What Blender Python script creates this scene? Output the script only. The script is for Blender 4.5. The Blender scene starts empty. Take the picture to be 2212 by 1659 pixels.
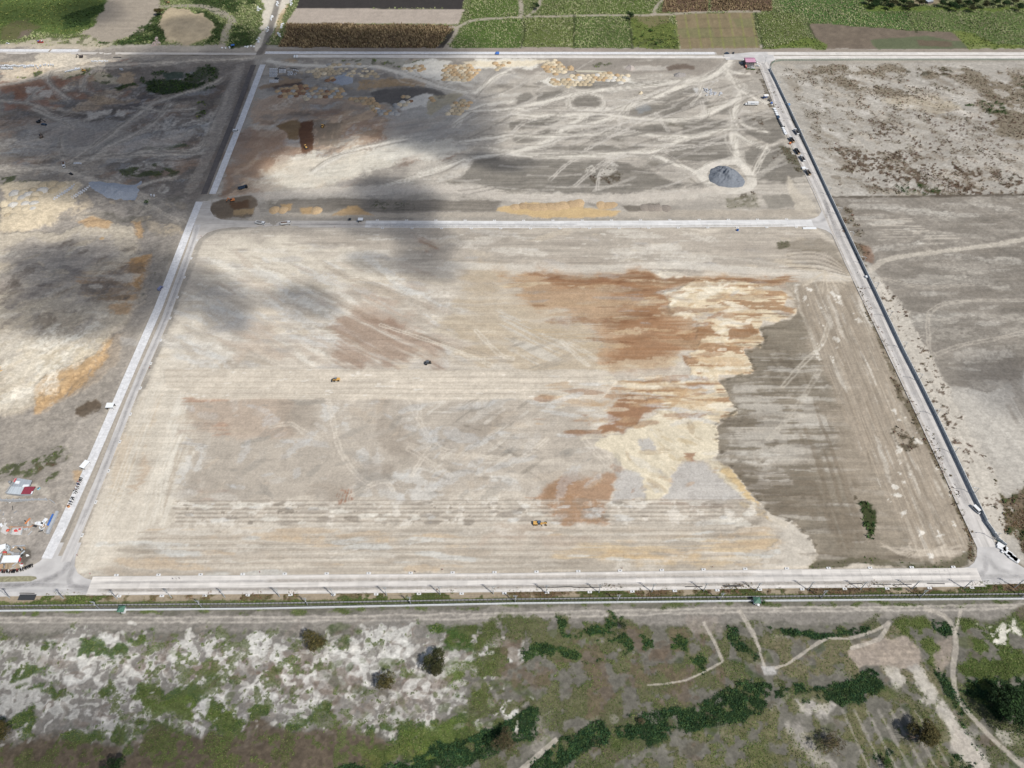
import bpy, bmesh, math, random
import numpy as np
from mathutils import Vector, Matrix

# ---------------------------------------------------------------- camera, sky, sun, exposure
SC = bpy.context.scene
COL = SC.collection
F_PX, PITCH, CAM_H = 1587.0, math.radians(50.6), 420.0      # focal length over a 2212 px wide photo, tilt below horizon, height
cam_d = bpy.data.cameras.new('camera'); cam = bpy.data.objects.new('camera', cam_d); COL.objects.link(cam)
cam.location = (0, 0, CAM_H); cam.rotation_euler = (math.pi/2-PITCH, 0, 0)
cam_d.sensor_fit = 'HORIZONTAL'; cam_d.sensor_width = 36.0; cam_d.lens = 36.0*F_PX/2212.0
cam_d.clip_start = 1.0; cam_d.clip_end = 20000.0
SC.camera = cam
SUN_AZ, SUN_EL = math.radians(-41.0), math.radians(50.5)
SUN_V = Vector((math.cos(SUN_EL)*math.cos(SUN_AZ), math.cos(SUN_EL)*math.sin(SUN_AZ), math.sin(SUN_EL)))
world = bpy.data.worlds.new('World'); SC.world = world; world.use_nodes = True
wn = world.node_tree.nodes; wl = world.node_tree.links
sky = wn.new('ShaderNodeTexSky'); sky.sky_type = 'NISHITA'; sky.sun_disc = False
sky.sun_elevation = SUN_EL; sky.sun_rotation = math.atan2(SUN_V.x, SUN_V.y); sky.air_density = 1.0; sky.dust_density = 2.0
wn['Background'].inputs['Strength'].default_value = 0.10
wl.new(sky.outputs['Color'], wn['Background'].inputs['Color'])
sun_d = bpy.data.lights.new('sun', 'SUN'); sun_d.energy = 4.9; sun_d.angle = math.radians(0.53); sun_d.color = (1.0, 0.965, 0.915)
sun = bpy.data.objects.new('sun', sun_d); COL.objects.link(sun); sun.location = (0, 0, 900)
sun.rotation_euler = SUN_V.to_track_quat('Z', 'Y').to_euler()
vs = SC.view_settings; vs.view_transform = 'Standard'; vs.look = 'None'; vs.exposure = 0.20; vs.gamma = 1.0; vs.use_curve_mapping = False
SC.cycles.max_bounces = 4; SC.cycles.diffuse_bounces = 2; SC.cycles.volume_bounces = 0; SC.cycles.transparent_max_bounces = 12
SC.cycles.use_denoising = True

RNG = np.random.default_rng(7); random.seed(7)

# ---------------------------------------------------------------- from a photo point (2212 px wide) to a point of the place
SP, CP = math.sin(PITCH), math.cos(PITCH)
def A(x, y, z=0.0):
    u = (x-1106.0)/F_PX; v = (y-829.5)/F_PX
    dy = CP-v*SP; dz = -SP-v*CP; t = (CAM_H-z)/-dz
    return (u*t, dy*t)
def ZX(c, r, x, y): return ((c*1024+x*0.462930)*0.54, (r*768+y*0.462930)*0.54)     # a point of a quarter-width tile to the 2212 px frame
def zz(c, r, pts): return [ZX(c, r, x, y) for x, y in pts]
def QX(ox, oy, k, x, y): return ((ox+x/k)*0.54, (oy+y/k)*0.54)
def W(p, z=0.0): return A(p[0], p[1], z)
def s2l(c):
    c = np.asarray(c, float)/255.0
    return np.where(c <= 0.04045, c/12.92, ((c+0.055)/1.055)**2.4)
KEXP = 1.62                                                  # what a white surface in full sun comes to at this exposure
def alb(r, g, b, sat=0.84):
    if g > r*1.04 and g > b*1.25: sat = 1.0
    c = s2l((r, g, b))/KEXP; y = float(c @ np.array([0.25, 0.6, 0.15])); return np.clip(y+(c-y)*sat, 0.004, 0.85)

# ---------------------------------------------------------------- value noise
_T = RNG.random((16, 256, 256)).astype(np.float32)
def vnoise(x, y, s=0):
    T = _T[s % 16]; x = x+s*13.7; y = y+s*7.3
    xi = np.floor(x).astype(np.int64); yi = np.floor(y).astype(np.int64)
    fx = (x-xi).astype(np.float32); fy = (y-yi).astype(np.float32)
    fx = fx*fx*(3-2*fx); fy = fy*fy*(3-2*fy)
    x0 = xi & 255; x1 = (xi+1) & 255; y0 = yi & 255; y1 = (yi+1) & 255
    a = T[y0, x0]; b = T[y0, x1]; c = T[y1, x0]; d = T[y1, x1]
    return (a+(b-a)*fx)*(1-fy)+(c+(d-c)*fx)*fy
def fbm(x, y, sc, o=4, s=0):
    r = 0; a = 0.5; t = 0
    for k in range(o):
        r = r+a*vnoise(x/sc, y/sc, s+k); t += a; a *= 0.55; sc *= 0.48
    return r/t
def sst(n, lo, hi):
    t = np.clip((n-lo)/(hi-lo), 0, 1); return t*t*(3-2*t)
def fsst(n, lo, hi): return sst(n, lo, hi)

# ---------------------------------------------------------------- object helpers
def tag(o, label=None, cat=None, group=None, kind=None):
    if label: o['label'] = label
    if cat: o['category'] = cat
    if group: o['group'] = group
    if kind: o['kind'] = kind
    return o
def thing(name, label, cat, loc=(0, 0, 0), rz=0.0, group=None):
    o = bpy.data.objects.new(name, None); COL.objects.link(o)
    o.location = loc; o.rotation_euler = (0, 0, rz); o.empty_display_size = 0.5
    return tag(o, label, cat, group)
def link(name, me, parent=None):
    o = bpy.data.objects.new(name, me); COL.objects.link(o)
    if parent: o.parent = parent
    return o
def copy_tree(o, parent=None):
    c = o.copy(); COL.objects.link(c)
    if parent: c.parent = parent
    for ch in o.children: copy_tree(ch, c)
    return c
def kill_tree(o):
    for ch in list(o.children): kill_tree(ch)
    bpy.data.objects.remove(o)

class MB:
    """Collects boxes, tubes, prisms and loose polygons; build() links them as one mesh object."""
    def __init__(s): s.v = []; s.f = []; s.sm = []
    def add(s, vs_, fs, smooth=False):
        n = len(s.v); s.v += [tuple(p) for p in vs_]; s.f += [tuple(i+n for i in q) for q in fs]; s.sm += [smooth]*len(fs); return s
    def box(s, x0, x1, y0, y1, z0, z1, tx=0.0, ty=0.0, m=None):
        # tx, ty: inset of the top face
        p = [(x0, y0, z0), (x1, y0, z0), (x1, y1, z0), (x0, y1, z0), (x0+tx, y0+ty, z1), (x1-tx, y0+ty, z1), (x1-tx, y1-ty, z1), (x0+tx, y1-ty, z1)]
        if m is not None: p = [m @ Vector(q) for q in p]
        return s.add(p, [(3, 2, 1, 0), (4, 5, 6, 7), (0, 1, 5, 4), (1, 2, 6, 5), (2, 3, 7, 6), (3, 0, 4, 7)])
    def rbox(s, x0, x1, y0, y1, z0, z1, b=0.06):
        # a box with chamfered vertical and top edges
        o = [(x0+b, y0), (x1-b, y0), (x1, y0+b), (x1, y1-b), (x1-b, y1), (x0+b, y1), (x0, y1-b), (x0, y0+b)]
        cx, cy = (x0+x1)/2, (y0+y1)/2
        kx = 1-2*b/max(x1-x0, 1e-3); ky = 1-2*b/max(y1-y0, 1e-3)
        p = [(x, y, z0) for x, y in o]+[(x, y, z1-b) for x, y in o]+[(cx+(x-cx)*kx, cy+(y-cy)*ky, z1) for x, y in o]
        fs = [tuple(range(7, -1, -1)), tuple(range(16, 24))]
        for k in range(8):
            j = (k+1) % 8; fs += [(k, j, 8+j, 8+k), (8+k, 8+j, 16+j, 16+k)]
        return s.add(p, fs)
    def prism(s, poly, a, b, axis='y'):
        # an outline in the x-z plane swept along y (axis y), or in x-y swept along z (axis z)
        n = len(poly)
        if axis == 'y': p = [(x, a, z) for x, z in poly]+[(x, b, z) for x, z in poly]
        else: p = [(x, y, a) for x, y in poly]+[(x, y, b) for x, y in poly]
        fs = [tuple(range(n)), tuple(range(2*n-1, n-1, -1))]
        fs += [(i, n+i, n+(i+1) % n, (i+1) % n) for i in range(n)]
        return s.add(p, fs)
    def tube(s, p0, p1, r0, r1=None, n=8, cap=True, smooth=True):
        r1 = r0 if r1 is None else r1
        p0 = Vector(p0); p1 = Vector(p1); d = (p1-p0)
        q = d.to_track_quat('Z', 'Y'); vs_ = []
        for c, r in ((p0, r0), (p1, r1)):
            for k in range(n):
                a = 2*math.pi*k/n; vs_.append(c+q @ Vector((r*math.cos(a), r*math.sin(a), 0)))
        s.add(vs_, [(k, (k+1) % n, n+(k+1) % n, n+k) for k in range(n)], smooth)
        if cap: s.add(vs_[:n], [tuple(range(n-1, -1, -1))]); s.add(vs_[n:], [tuple(range(n))])
        return s
    def wheel(s, x, y, r, w, n=12, z=None):
        return s.tube((x, y-w/2, r if z is None else z), (x, y+w/2, r if z is None else z), r, n=n, smooth=False)
    def beam(s, p0, p1, w, h):
        p0 = Vector(p0); p1 = Vector(p1); q = (p1-p0).to_track_quat('X', 'Z'); L = (p1-p0).length
        m = Matrix.Translation(p0) @ q.to_matrix().to_4x4()
        return s.box(0, L, -w/2, w/2, -h/2, h/2, m=m)
    def mesh(s, name, mat):
        me = bpy.data.meshes.new(name); me.from_pydata(s.v, [], s.f)
        bm = bmesh.new(); bm.from_mesh(me); bmesh.ops.recalc_face_normals(bm, faces=bm.faces); bm.to_mesh(me); bm.free()
        me.polygons.foreach_set('use_smooth', s.sm)
        if mat: me.materials.append(mat)
        me.update(); return me
    def build(s, name, mat, parent=None): return link(name, s.mesh(name, mat), parent)

def mesh_np(name, V, Fq, mat=None, col=None, smooth=False, nv=4):
    """mesh from arrays: V (n,3), Fq (m,nv) corner indices, col (n,3) linear colour per vertex"""
    me = bpy.data.meshes.new(name); n = len(V); m = len(Fq)
    me.vertices.add(n); me.vertices.foreach_set('co', np.asarray(V, np.float32).ravel())
    me.loops.add(m*nv); me.loops.foreach_set('vertex_index', np.asarray(Fq, np.int32).ravel())
    me.polygons.add(m); me.polygons.foreach_set('loop_start', np.arange(0, m*nv, nv, dtype=np.int32))
    me.polygons.foreach_set('use_smooth', np.full(m, smooth))
    if col is not None:
        a = me.color_attributes.new('tint', 'FLOAT_COLOR', 'POINT')
        c = np.ones((n, 4), np.float32); c[:, :3] = col; a.data.foreach_set('color', c.ravel())
    if mat: me.materials.append(mat)
    me.update(calc_edges=True); return me

# ---------------------------------------------------------------- materials
def mat(name, rgb, rough=0.7, metal=0.0, var=0.18, scale=1.2, bump=0.0, rnd=0.0, spec=0.3, lin=False, stripes=None):
    m = bpy.data.materials.new(name); m.use_nodes = True; N = m.node_tree.nodes; L = m.node_tree.links
    b = N['Principled BSDF']; b.inputs['Roughness'].default_value = rough; b.inputs['Metallic'].default_value = metal
    b.inputs['Specular IOR Level'].default_value = spec
    c = tuple(rgb) if lin else tuple(alb(*rgb))
    nz = N.new('ShaderNodeTexNoise'); nz.inputs['Scale'].default_value = scale; nz.inputs['Detail'].default_value = 5
    POS = N.new('ShaderNodeNewGeometry').outputs['Position']; L.new(POS, nz.inputs['Vector'])
    mr = N.new('ShaderNodeMapRange'); mr.inputs['From Min'].default_value = 0.25; mr.inputs['From Max'].default_value = 0.75
    mr.inputs['To Min'].default_value = 1-var; mr.inputs['To Max'].default_value = 1+var
    L.new(nz.outputs['Fac'], mr.inputs['Value'])
    val = mr.outputs['Result']
    if rnd:
        oi = N.new('ShaderNodeObjectInfo'); m2 = N.new('ShaderNodeMapRange'); m2.inputs['To Min'].default_value = 1-rnd; m2.inputs['To Max'].default_value = 1+rnd
        L.new(oi.outputs['Random'], m2.inputs['Value']); mm = N.new('ShaderNodeMath'); mm.operation = 'MULTIPLY'
        L.new(val, mm.inputs[0]); L.new(m2.outputs['Result'], mm.inputs[1]); val = mm.outputs[0]
    if stripes:
        mp = N.new('ShaderNodeMapping'); mp.inputs['Scale'].default_value = stripes; L.new(POS, mp.inputs['Vector'])
        n2 = N.new('ShaderNodeTexNoise'); n2.inputs['Scale'].default_value = 1.0; n2.inputs['Detail'].default_value = 3; L.new(mp.outputs[0], n2.inputs['Vector'])
        m3 = N.new('ShaderNodeMapRange'); m3.inputs['From Min'].default_value = 0.3; m3.inputs['From Max'].default_value = 0.7
        m3.inputs['To Min'].default_value = 0.84; m3.inputs['To Max'].default_value = 1.1
        L.new(n2.outputs['Fac'], m3.inputs['Value']); mm = N.new('ShaderNodeMath'); mm.operation = 'MULTIPLY'
        L.new(val, mm.inputs[0]); L.new(m3.outputs['Result'], mm.inputs[1]); val = mm.outputs[0]
    vm = N.new('ShaderNodeVectorMath'); vm.operation = 'SCALE'; vm.inputs[0].default_value = c
    L.new(val, vm.inputs['Scale']); L.new(vm.outputs['Vector'], b.inputs['Base Color'])
    if bump:
        bp = N.new('ShaderNodeBump'); bp.inputs['Strength'].default_value = bump; bp.inputs['Distance'].default_value = 0.3
        L.new(nz.outputs['Fac'], bp.inputs['Height']); L.new(bp.outputs['Normal'], b.inputs['Normal'])
    return m
def tint_mat(name, rough=0.85, var=0.25, scale=0.8, transl=0.0, bump=0.0, detail=5):
    """surface whose own colour is carried by the mesh, broken up by noise"""
    m = bpy.data.materials.new(name); m.use_nodes = True; N = m.node_tree.nodes; L = m.node_tree.links
    b = N['Principled BSDF']; b.inputs['Roughness'].default_value = rough; b.inputs['Specular IOR Level'].default_value = 0.15
    at = N.new('ShaderNodeAttribute'); at.attribute_name = 'tint'
    geo = N.new('ShaderNodeNewGeometry'); nz = N.new('ShaderNodeTexNoise'); nz.inputs['Scale'].default_value = scale; nz.inputs['Detail'].default_value = detail
    nz.inputs['Roughness'].default_value = 0.75
    L.new(geo.outputs['Position'], nz.inputs['Vector'])
    mr = N.new('ShaderNodeMapRange'); mr.inputs['From Min'].default_value = 0.25; mr.inputs['From Max'].default_value = 0.75
    mr.inputs['To Min'].default_value = 1-var; mr.inputs['To Max'].default_value = 1+var; L.new(nz.outputs['Fac'], mr.inputs['Value'])
    vm = N.new('ShaderNodeVectorMath'); vm.operation = 'SCALE'; L.new(at.outputs['Color'], vm.inputs[0]); L.new(mr.outputs['Result'], vm.inputs['Scale'])
    L.new(vm.outputs['Vector'], b.inputs['Base Color'])
    if bump:
        bp = N.new('ShaderNodeBump'); bp.inputs['Strength'].default_value = bump; bp.inputs['Distance'].default_value = 0.25
        L.new(nz.outputs['Fac'], bp.inputs['Height']); L.new(bp.outputs['Normal'], b.inputs['Normal'])
    return m
# ---------------------------------------------------------------- the ground: one sheet, painted with its own soil colours and shaped by relief
ROWS_PY = np.arange(1702.0, -16.0, -2.2)                      # rows lie closer together near the camera
_v = (ROWS_PY-829.5)/F_PX
_ry = CAM_H*(CP-_v*SP)/(SP+_v*CP)
YR = np.concatenate([[-350, -150, 0, 50], _ry, [1040, 1100, 1250, 1500, 2000, 3000, 6000]])
_uc = np.arange(-1122.0, 1123.0, 2.2)
UC = np.concatenate([[-9000, -3500, -1900, -1400, -1220], _uc, [1220, 1400, 1900, 3500, 9000]])/F_PX
DEP = YR*CP+CAM_H*SP
GX = (UC[None, :]*DEP[:, None]).astype(np.float64); GY = np.repeat(YR[:, None], len(UC), 1)
NR, NC = GX.shape
X = GX.ravel(); Y = GY.ravel(); NV = X.size
P = np.zeros((NV, 3), np.float32); ZR = np.zeros(NV, np.float32)
VEG = {k: np.zeros(NV, np.float32) for k in ('grass', 'vine', 'scrub', 'cane', 'dry')}
ROUGH = np.full(NV, 0.35, np.float32)
def rowcol(x, y):
    r = np.interp(y, YR, np.arange(NR)); d = y*CP+CAM_H*SP
    c = np.interp(x/d, UC, np.arange(NC)); return r, c
def sample(arr, x, y):
    r, c = rowcol(x, y); r0 = np.clip(r.round().astype(int), 0, NR-1); c0 = np.clip(c.round().astype(int), 0, NC-1)
    return arr.reshape(NR, NC)[r0, c0]

Wx = (fbm(X, Y, 22, 5, 1)-0.5)*2; Wy = (fbm(X, Y, 22, 5, 6)-0.5)*2
MIX = np.zeros((NV, 3), np.float32)
n1 = vnoise(X/0.9, Y/0.9, 3); n2 = fbm(X, Y, 2.6, 3, 2); n6 = fbm(X, Y, 7, 4, 4); n15 = fbm(X, Y, 16, 5, 5); n40 = fbm(X, Y, 45, 5, 8); n120 = fbm(X, Y, 140, 4, 9)
def streak(th, L, Wd, s=0, o=2):
    c, sn = math.cos(th), math.sin(th); a = X*c+Y*sn; b = -X*sn+Y*c+Wy*Wd*0.5
    r = vnoise(a/L, b/Wd, s)
    if o > 1: r = 0.6*r+0.4*vnoise(a/(L*0.45), b/(Wd*0.5), s+1)
    return r
sH = streak(0.0, 46, 2.2, 1); sHw = streak(0.01, 90, 7, 4); sHf = streak(0.0, 26, 1.1, 7, 1)
sV = streak(math.radians(91), 46, 2.6, 2); sVw = streak(math.radians(91), 80, 8, 5); sD = streak(math.radians(-32), 60, 2.6, 3); sDu = streak(math.radians(25), 50, 2.6, 6)
clod = sst(n2, 0.5, 0.75)*sst(n6, 0.4, 0.7)

IDX = np.arange(NV).reshape(NR, NC)
def sel(x0, x1, y0, y1):
    r0 = max(np.searchsorted(YR, y0)-1, 0); r1 = min(np.searchsorted(YR, y1)+1, NR)
    if r1 <= r0: return np.zeros(0, int)
    d0, d1 = DEP[r0], DEP[r1-1]; c0 = max(np.searchsorted(UC, min(x0/d0, x0/d1))-1, 0); c1 = min(np.searchsorted(UC, max(x1/d0, x1/d1))+1, NC)
    i = IDX[r0:r1, c0:c1].ravel(); return i[(X[i] > x0) & (X[i] < x1) & (Y[i] > y0) & (Y[i] < y1)]
HF = 0.0                                                      # how far graded earth is dragged out sideways, metres
def psd(px, py, poly):
    """signed distance to a polygon, positive inside"""
    d2 = np.full(px.shape, 1e12); ins = np.zeros(px.shape, bool); n = len(poly)
    for i in range(n):
        x0, y0 = poly[i]; x1, y1 = poly[(i+1) % n]; ex, ey = x1-x0, y1-y0
        t = np.clip(((px-x0)*ex+(py-y0)*ey)/(ex*ex+ey*ey+1e-9), 0, 1)
        d2 = np.minimum(d2, (px-x0-t*ex)**2+(py-y0-t*ey)**2)
        if y0 != y1:
            c = ((y0 > py) != (y1 > py)) & (px < (x1-x0)*(py-y0)/(y1-y0)+x0); ins ^= c
    return np.where(ins, 1, -1)*np.sqrt(d2)
def mask(pts, f=3.0, w=3.0, world=False):
    q = np.array(pts if world else [W(p) for p in pts]); w = w*1.7 if w > 2 else w; h = HF if w > 2 else 0; pad = f+w+2
    x0, y0 = q.min(0)-pad; x1, y1 = q.max(0)+pad
    i = sel(x0-h, x1+h, y0, y1)
    if not len(i): return i, np.zeros(0)
    d = psd(X[i]+w*Wx[i]+h*(sHf[i]*1.2+sHw[i]*0.8-1.0), Y[i]+w*Wy[i], q)
    return i, sst(d, -f, f)
CRISP = 1.0
def put(i, m, rgb, a=1.0, veg=None, z=0.0, rough=None, keep=False):
    if CRISP:                                                # soils meet in ragged crisp patches, not in soft blends
        nf = (0.45*sHf[i]+0.25*n1[i]+0.3*(2*n2[i]-0.5)) if HF else (0.4*n1[i]+0.6*(2*n2[i]-0.5))
        m = 0.35*m+0.65*sst(m+(nf-0.5)*3.2*CRISP*m*(1-m), 0.3, 0.7)
    c = rgb if isinstance(rgb, np.ndarray) else alb(*rgb)
    k = (m*a)[:, None]; P[i] = P[i]*(1-k)+np.asarray(c)*k
    if veg:
        for n_ in VEG: VEG[n_][i] = VEG[n_][i]*(1-m*(0 if (keep and n_ not in veg) else min(1, a*1.5)))+m*veg.get(n_, 0)
    elif not keep:
        for n_ in VEG: VEG[n_][i] *= (1-m*a)
    if z: ZR[i] += m*z
    if rough is not None: ROUGH[i] = ROUGH[i]*(1-m)+rough*m
def fill(pts, rgb, a=1.0, f=3.0, w=3.0, m=None, world=False, **k):
    i, mm = mask(pts, f, w, world)
    if len(i):
        if m is not None: mm = mm*m[i]
        put(i, mm, rgb, a, **k)
def shade(pts, lo, hi, tex, f=6.0, w=4.0, world=False):
    """varies the soil tone already there between lo and hi by a texture"""
    i, mm = mask(pts, f, w, world)
    if len(i): P[i] *= (1-mm+mm*(lo+(hi-lo)*tex[i]))[:, None]
def spline(q, step=6.0):
    q = [np.array(p, float) for p in q]; out = []
    for k in range(len(q)-1):
        p0, p1, p2, p3 = q[max(k-1, 0)], q[k], q[k+1], q[min(k+2, len(q)-1)]
        n = max(2, int(np.hypot(*(p2-p1))/step))
        for j in range(n):
            t = j/n; out.append(0.5*((2*p1)+(p2-p0)*t+(2*p0-5*p1+4*p2-p3)*t*t+(3*p1-p0-3*p2+p3)*t**3))
    out.append(q[-1]); return np.array(out)
def pdist(i, S):
    d = np.full(len(i), 1e9)
    for a_, b_ in zip(S[:-1], S[1:]):
        ex, ey = b_-a_; lo = np.minimum(a_, b_)-14; hi = np.maximum(a_, b_)+14
        j = np.nonzero((X[i] > lo[0]) & (X[i] < hi[0]) & (Y[i] > lo[1]) & (Y[i] < hi[1]))[0]
        if not len(j): continue
        t = np.clip(((X[i[j]]-a_[0])*ex+(Y[i[j]]-a_[1])*ey)/(ex*ex+ey*ey+1e-9), 0, 1)
        d[j] = np.minimum(d[j], np.hypot(X[i[j]]-a_[0]-t*ex, Y[i[j]]-a_[1]-t*ey))
    return d
def blotch(pts, n, cols, size, el=1.0, th=0.0, a=0.6, jit=0.3, seed=0, world=False):
    """n irregular stains of other soils inside a polygon; el stretches them along th"""
    g = np.random.default_rng(seed+n); q = np.array(pts if world else [W(p) for p in pts]); lo, hi = q.min(0), q.max(0); k = 0; t = 0
    while k < n and t < n*12:
        t += 1; x, y = g.uniform(lo[0], hi[0]), g.uniform(lo[1], hi[1])
        if psd(np.array([x]), np.array([y]), q)[0] < 0: continue
        k += 1; r = size[0]*(size[1]/size[0])**g.random(); e = el*g.uniform(0.6, 1.4); an = th+g.normal(0, jit); i = sel(x-r*e*1.5, x+r*e*1.5, y-r*e*1.5, y+r*e*1.5)
        if not len(i): continue
        c, s_ = math.cos(an), math.sin(an); dx, dy = X[i]-x, Y[i]-y; u = (dx*c+dy*s_)/(r*e)+Wx[i]*0.7; v = (-dx*s_+dy*c)/r+Wy[i]*0.9+(sHf[i]-.5)*0.5*(el > 2)
        m = 1-sst(np.hypot(u, v), 0.55, 1.0); put(i, m*(0.5+0.4*g.random())*(0.55+0.9*n2[i]), cols[g.integers(len(cols))], a, keep=True)
PALE = (208, 199, 187)
def track(pts, wd=5.0, rgb=PALE, a=0.8, f=None, two=False, world=False, wob=1.0):
    S = spline(pts if world else [W(p) for p in pts], 8.0); f = wd*0.55 if f is None else f
    lo = S.min(0)-wd-f-4; hi = S.max(0)+wd+f+4
    i = sel(lo[0], hi[0], lo[1], hi[1])
    if not len(i): return
    d = pdist(i, S)+wob*(n6[i]-0.5)*2
    m = 1-sst(d, wd/2-f/2, wd/2+f)
    if two: m = np.maximum(m*0.45, 1-sst(np.abs(d-1.25), 0.25, 1.1))
    else: m = m*(0.78+0.44*vnoise(d[...]/0.9, np.zeros(len(i)), 5))
    put(i, np.clip(m, 0, 1)*(0.7+0.5*n15[i]), rgb, a)
    ROUGH[i] *= (1-0.7*np.clip(m, 0, 1))

def haul(pts, wd, c0=(200, 192, 181), c1=(222, 214, 201)):
    """a haul road: dusty apron, worn middle and stray wheel ruts that leave and rejoin it"""
    global CRISP
    CRISP = 0.35; track(pts, wd*1.3, c0, 0.35); track(pts, wd*0.5, c1, 0.85); q = np.array([W(p) for p in pts]); CRISP = 0.7
    for k in range(4):
        o = RNG.normal(0, wd*0.75, len(q)); o2 = RNG.normal(0, wd*0.4, len(q)); track(list(q+np.stack([o2, o], 1)), RNG.uniform(0.9, 1.8), c1 if k % 3 else (140, 131, 120), 0.4, world=True, two=(k % 2 == 0))
    CRISP = 1.0
# ---- base soil everywhere
P[:] = alb(176, 167, 155)
P *= (0.86+0.28*n15)[:, None]; P *= (0.9+0.2*n40)[:, None]
far = (Y > 860)
fill([(-4000, 868), (4000, 866), (9000, 6000), (-9000, 6000)], (112, 124, 78), f=4, w=4, world=True, veg={'cane': 1.0})

# ---- west side land (beyond the left road)
WEST = [(0, 100), (545, 112), (540, 180), (480, 300), (425, 420), (405, 480), (330, 640), (262, 830), (185, 1000), (110, 1180), (0, 1230), (-60, 1200), (-60, 100)]
fill(WEST, (172, 162, 151), f=4, w=6)
shade(WEST, 0.72, 1.2, fbm(X, Y, 30, 5, 3), 8)
shade(WEST, 0.85, 1.12, sDu, 8)
# dark worked ground under the dense tracks
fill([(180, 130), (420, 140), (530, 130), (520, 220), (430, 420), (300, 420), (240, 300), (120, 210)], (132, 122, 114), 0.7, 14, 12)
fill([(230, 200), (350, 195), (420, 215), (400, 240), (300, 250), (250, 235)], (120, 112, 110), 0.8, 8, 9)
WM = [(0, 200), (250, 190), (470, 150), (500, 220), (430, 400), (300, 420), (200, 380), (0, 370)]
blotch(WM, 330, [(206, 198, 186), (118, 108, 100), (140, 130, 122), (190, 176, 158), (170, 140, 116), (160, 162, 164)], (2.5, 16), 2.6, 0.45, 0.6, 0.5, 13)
blotch([(0, 130), (300, 130), (300, 220), (0, 240)], 130, [(176, 130, 102), (210, 196, 176), (132, 118, 108), (192, 164, 130), (154, 150, 146)], (2.5, 12), 2.2, 0.1, 0.6, 0.4, 14)
fill([(0, 130), (150, 135), (230, 150), (100, 175), (0, 190)], (222, 205, 180), 0.7, 8, 9)
fill([(90, 110), (170, 118), (250, 130), (150, 145), (60, 140)], (226, 212, 190), 0.7, 7, 8)
for q in ([(0, 178), (60, 170), (150, 165), (160, 185), (80, 200), (0, 205)], [(90, 190), (135, 188), (140, 205), (100, 210)], [(20, 195), (50, 195), (60, 220), (30, 220)]):
    fill(q, (170, 120, 92), 0.75, 4, 7)
for q in ([(0, 225), (30, 222), (35, 238), (0, 240)], [(60, 218), (110, 212), (118, 225), (75, 228)]): fill(q, (176, 128, 104), 0.7, 4, 6)
for q in ([(55, 185), (85, 184), (88, 196), (60, 198)], [(85, 195), (120, 190), (118, 206), (92, 206)], [(195, 240), (230, 238), (228, 250), (200, 252)], [(245, 240), (275, 240), (270, 250), (250, 250)]):
    fill(q, (214, 204, 190), 0.8, 3, 6)
for q in ([(140, 152), (190, 150), (195, 168), (150, 172)], [(198, 160), (245, 162), (250, 178), (205, 180)]):
    fill(q, (205, 190, 160), 0.85, 3, 7); fill(q, (92, 98, 70), 0.8, 3, 7, m=sst(n6, 0.52, 0.6), veg={'grass': 0.5})
fill([(258, 155), (285, 160), (290, 185), (262, 190), (250, 172)], (196, 168, 132), 0.85, 4, 6)
# dark green marsh and its weedy rim
MARSH = [(303, 170), (330, 160), (400, 155), (440, 150), (470, 145), (482, 160), (475, 178), (440, 185), (380, 200), (335, 208), (318, 205), (310, 190)]
fill(MARSH, (88, 96, 76), 0.9, 3, 10, m=sst(n15+0.25*n6, 0.45, 0.62), veg={'vine': 0.6}, keep=True)
fill([(312, 178), (360, 172), (420, 178), (460, 186), (380, 200), (335, 208), (320, 200)], (66, 82, 56), 0.9, 3, 8, veg={'vine': 0.9})
fill([(345, 160), (395, 155), (400, 168), (360, 174)], (78, 98, 82), 0.9, 3, 4)
for q in ([(40, 160), (75, 150), (110, 145), (70, 168), (35, 170)], [(420, 220), (450, 215), (455, 240), (430, 255)], [(230, 305), (262, 298), (258, 306), (236, 312)], [(275, 332), (310, 327), (305, 335), (278, 340)],
          [(315, 320), (400, 308), (410, 318), (350, 328), (318, 332)], [(270, 370), (330, 358), (390, 365), (370, 385), (290, 388)], [(0, 382), (50, 378), (90, 385), (30, 396), (0, 398)]):
    fill(q, (86, 96, 66), 0.85, 3, 8, m=sst(n6, 0.36, 0.56), veg={'grass': 0.8})
fill([(240, 186), (290, 180), (292, 186), (250, 194)], (80, 92, 60), 0.9, 2, 5, veg={'vine': 0.7})
# pale spread ground in the middle of the west side
fill([(60, 270), (160, 260), (260, 260), (330, 270), (330, 330), (200, 345), (120, 340), (50, 310)], (190, 182, 172), 0.6, 14, 14)
fill([(250, 320), (380, 280), (430, 300), (400, 310), (270, 345)], (196, 188, 178), 0.6, 10, 8)
for pts, wd in (([(0, 182), (90, 165), (130, 150), (200, 145), (330, 138), (440, 130), (545, 125)], 9), ([(110, 152), (103, 168), (112, 185), (130, 200), (150, 212)], 7), ([(205, 150), (185, 170), (180, 195)], 6),
                ([(0, 215), (60, 225), (95, 235), (115, 255)], 6), ([(60, 222), (75, 200), (95, 190)], 5), ([(70, 236), (130, 262), (150, 275)], 6), ([(150, 350), (230, 300), (330, 225), (450, 185), (505, 150)], 8),
                ([(165, 350), (230, 335), (330, 325), (430, 318), (480, 230), (515, 150)], 9), ([(0, 372), (120, 362), (180, 350), (250, 310), (330, 265), (370, 225)], 9), ([(0, 366), (100, 364), (150, 372), (210, 395), (280, 420), (350, 460), (405, 488)], 11),
                ([(138, 345), (132, 310), (135, 290)], 4), ([(180, 345), (300, 335), (440, 330)], 6), ([(260, 415), (300, 400), (380, 380)], 6), ([(305, 230), (350, 240), (420, 235)], 5)):
    haul(pts, wd*0.8, (184, 174, 160), (206, 194, 178))
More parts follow.
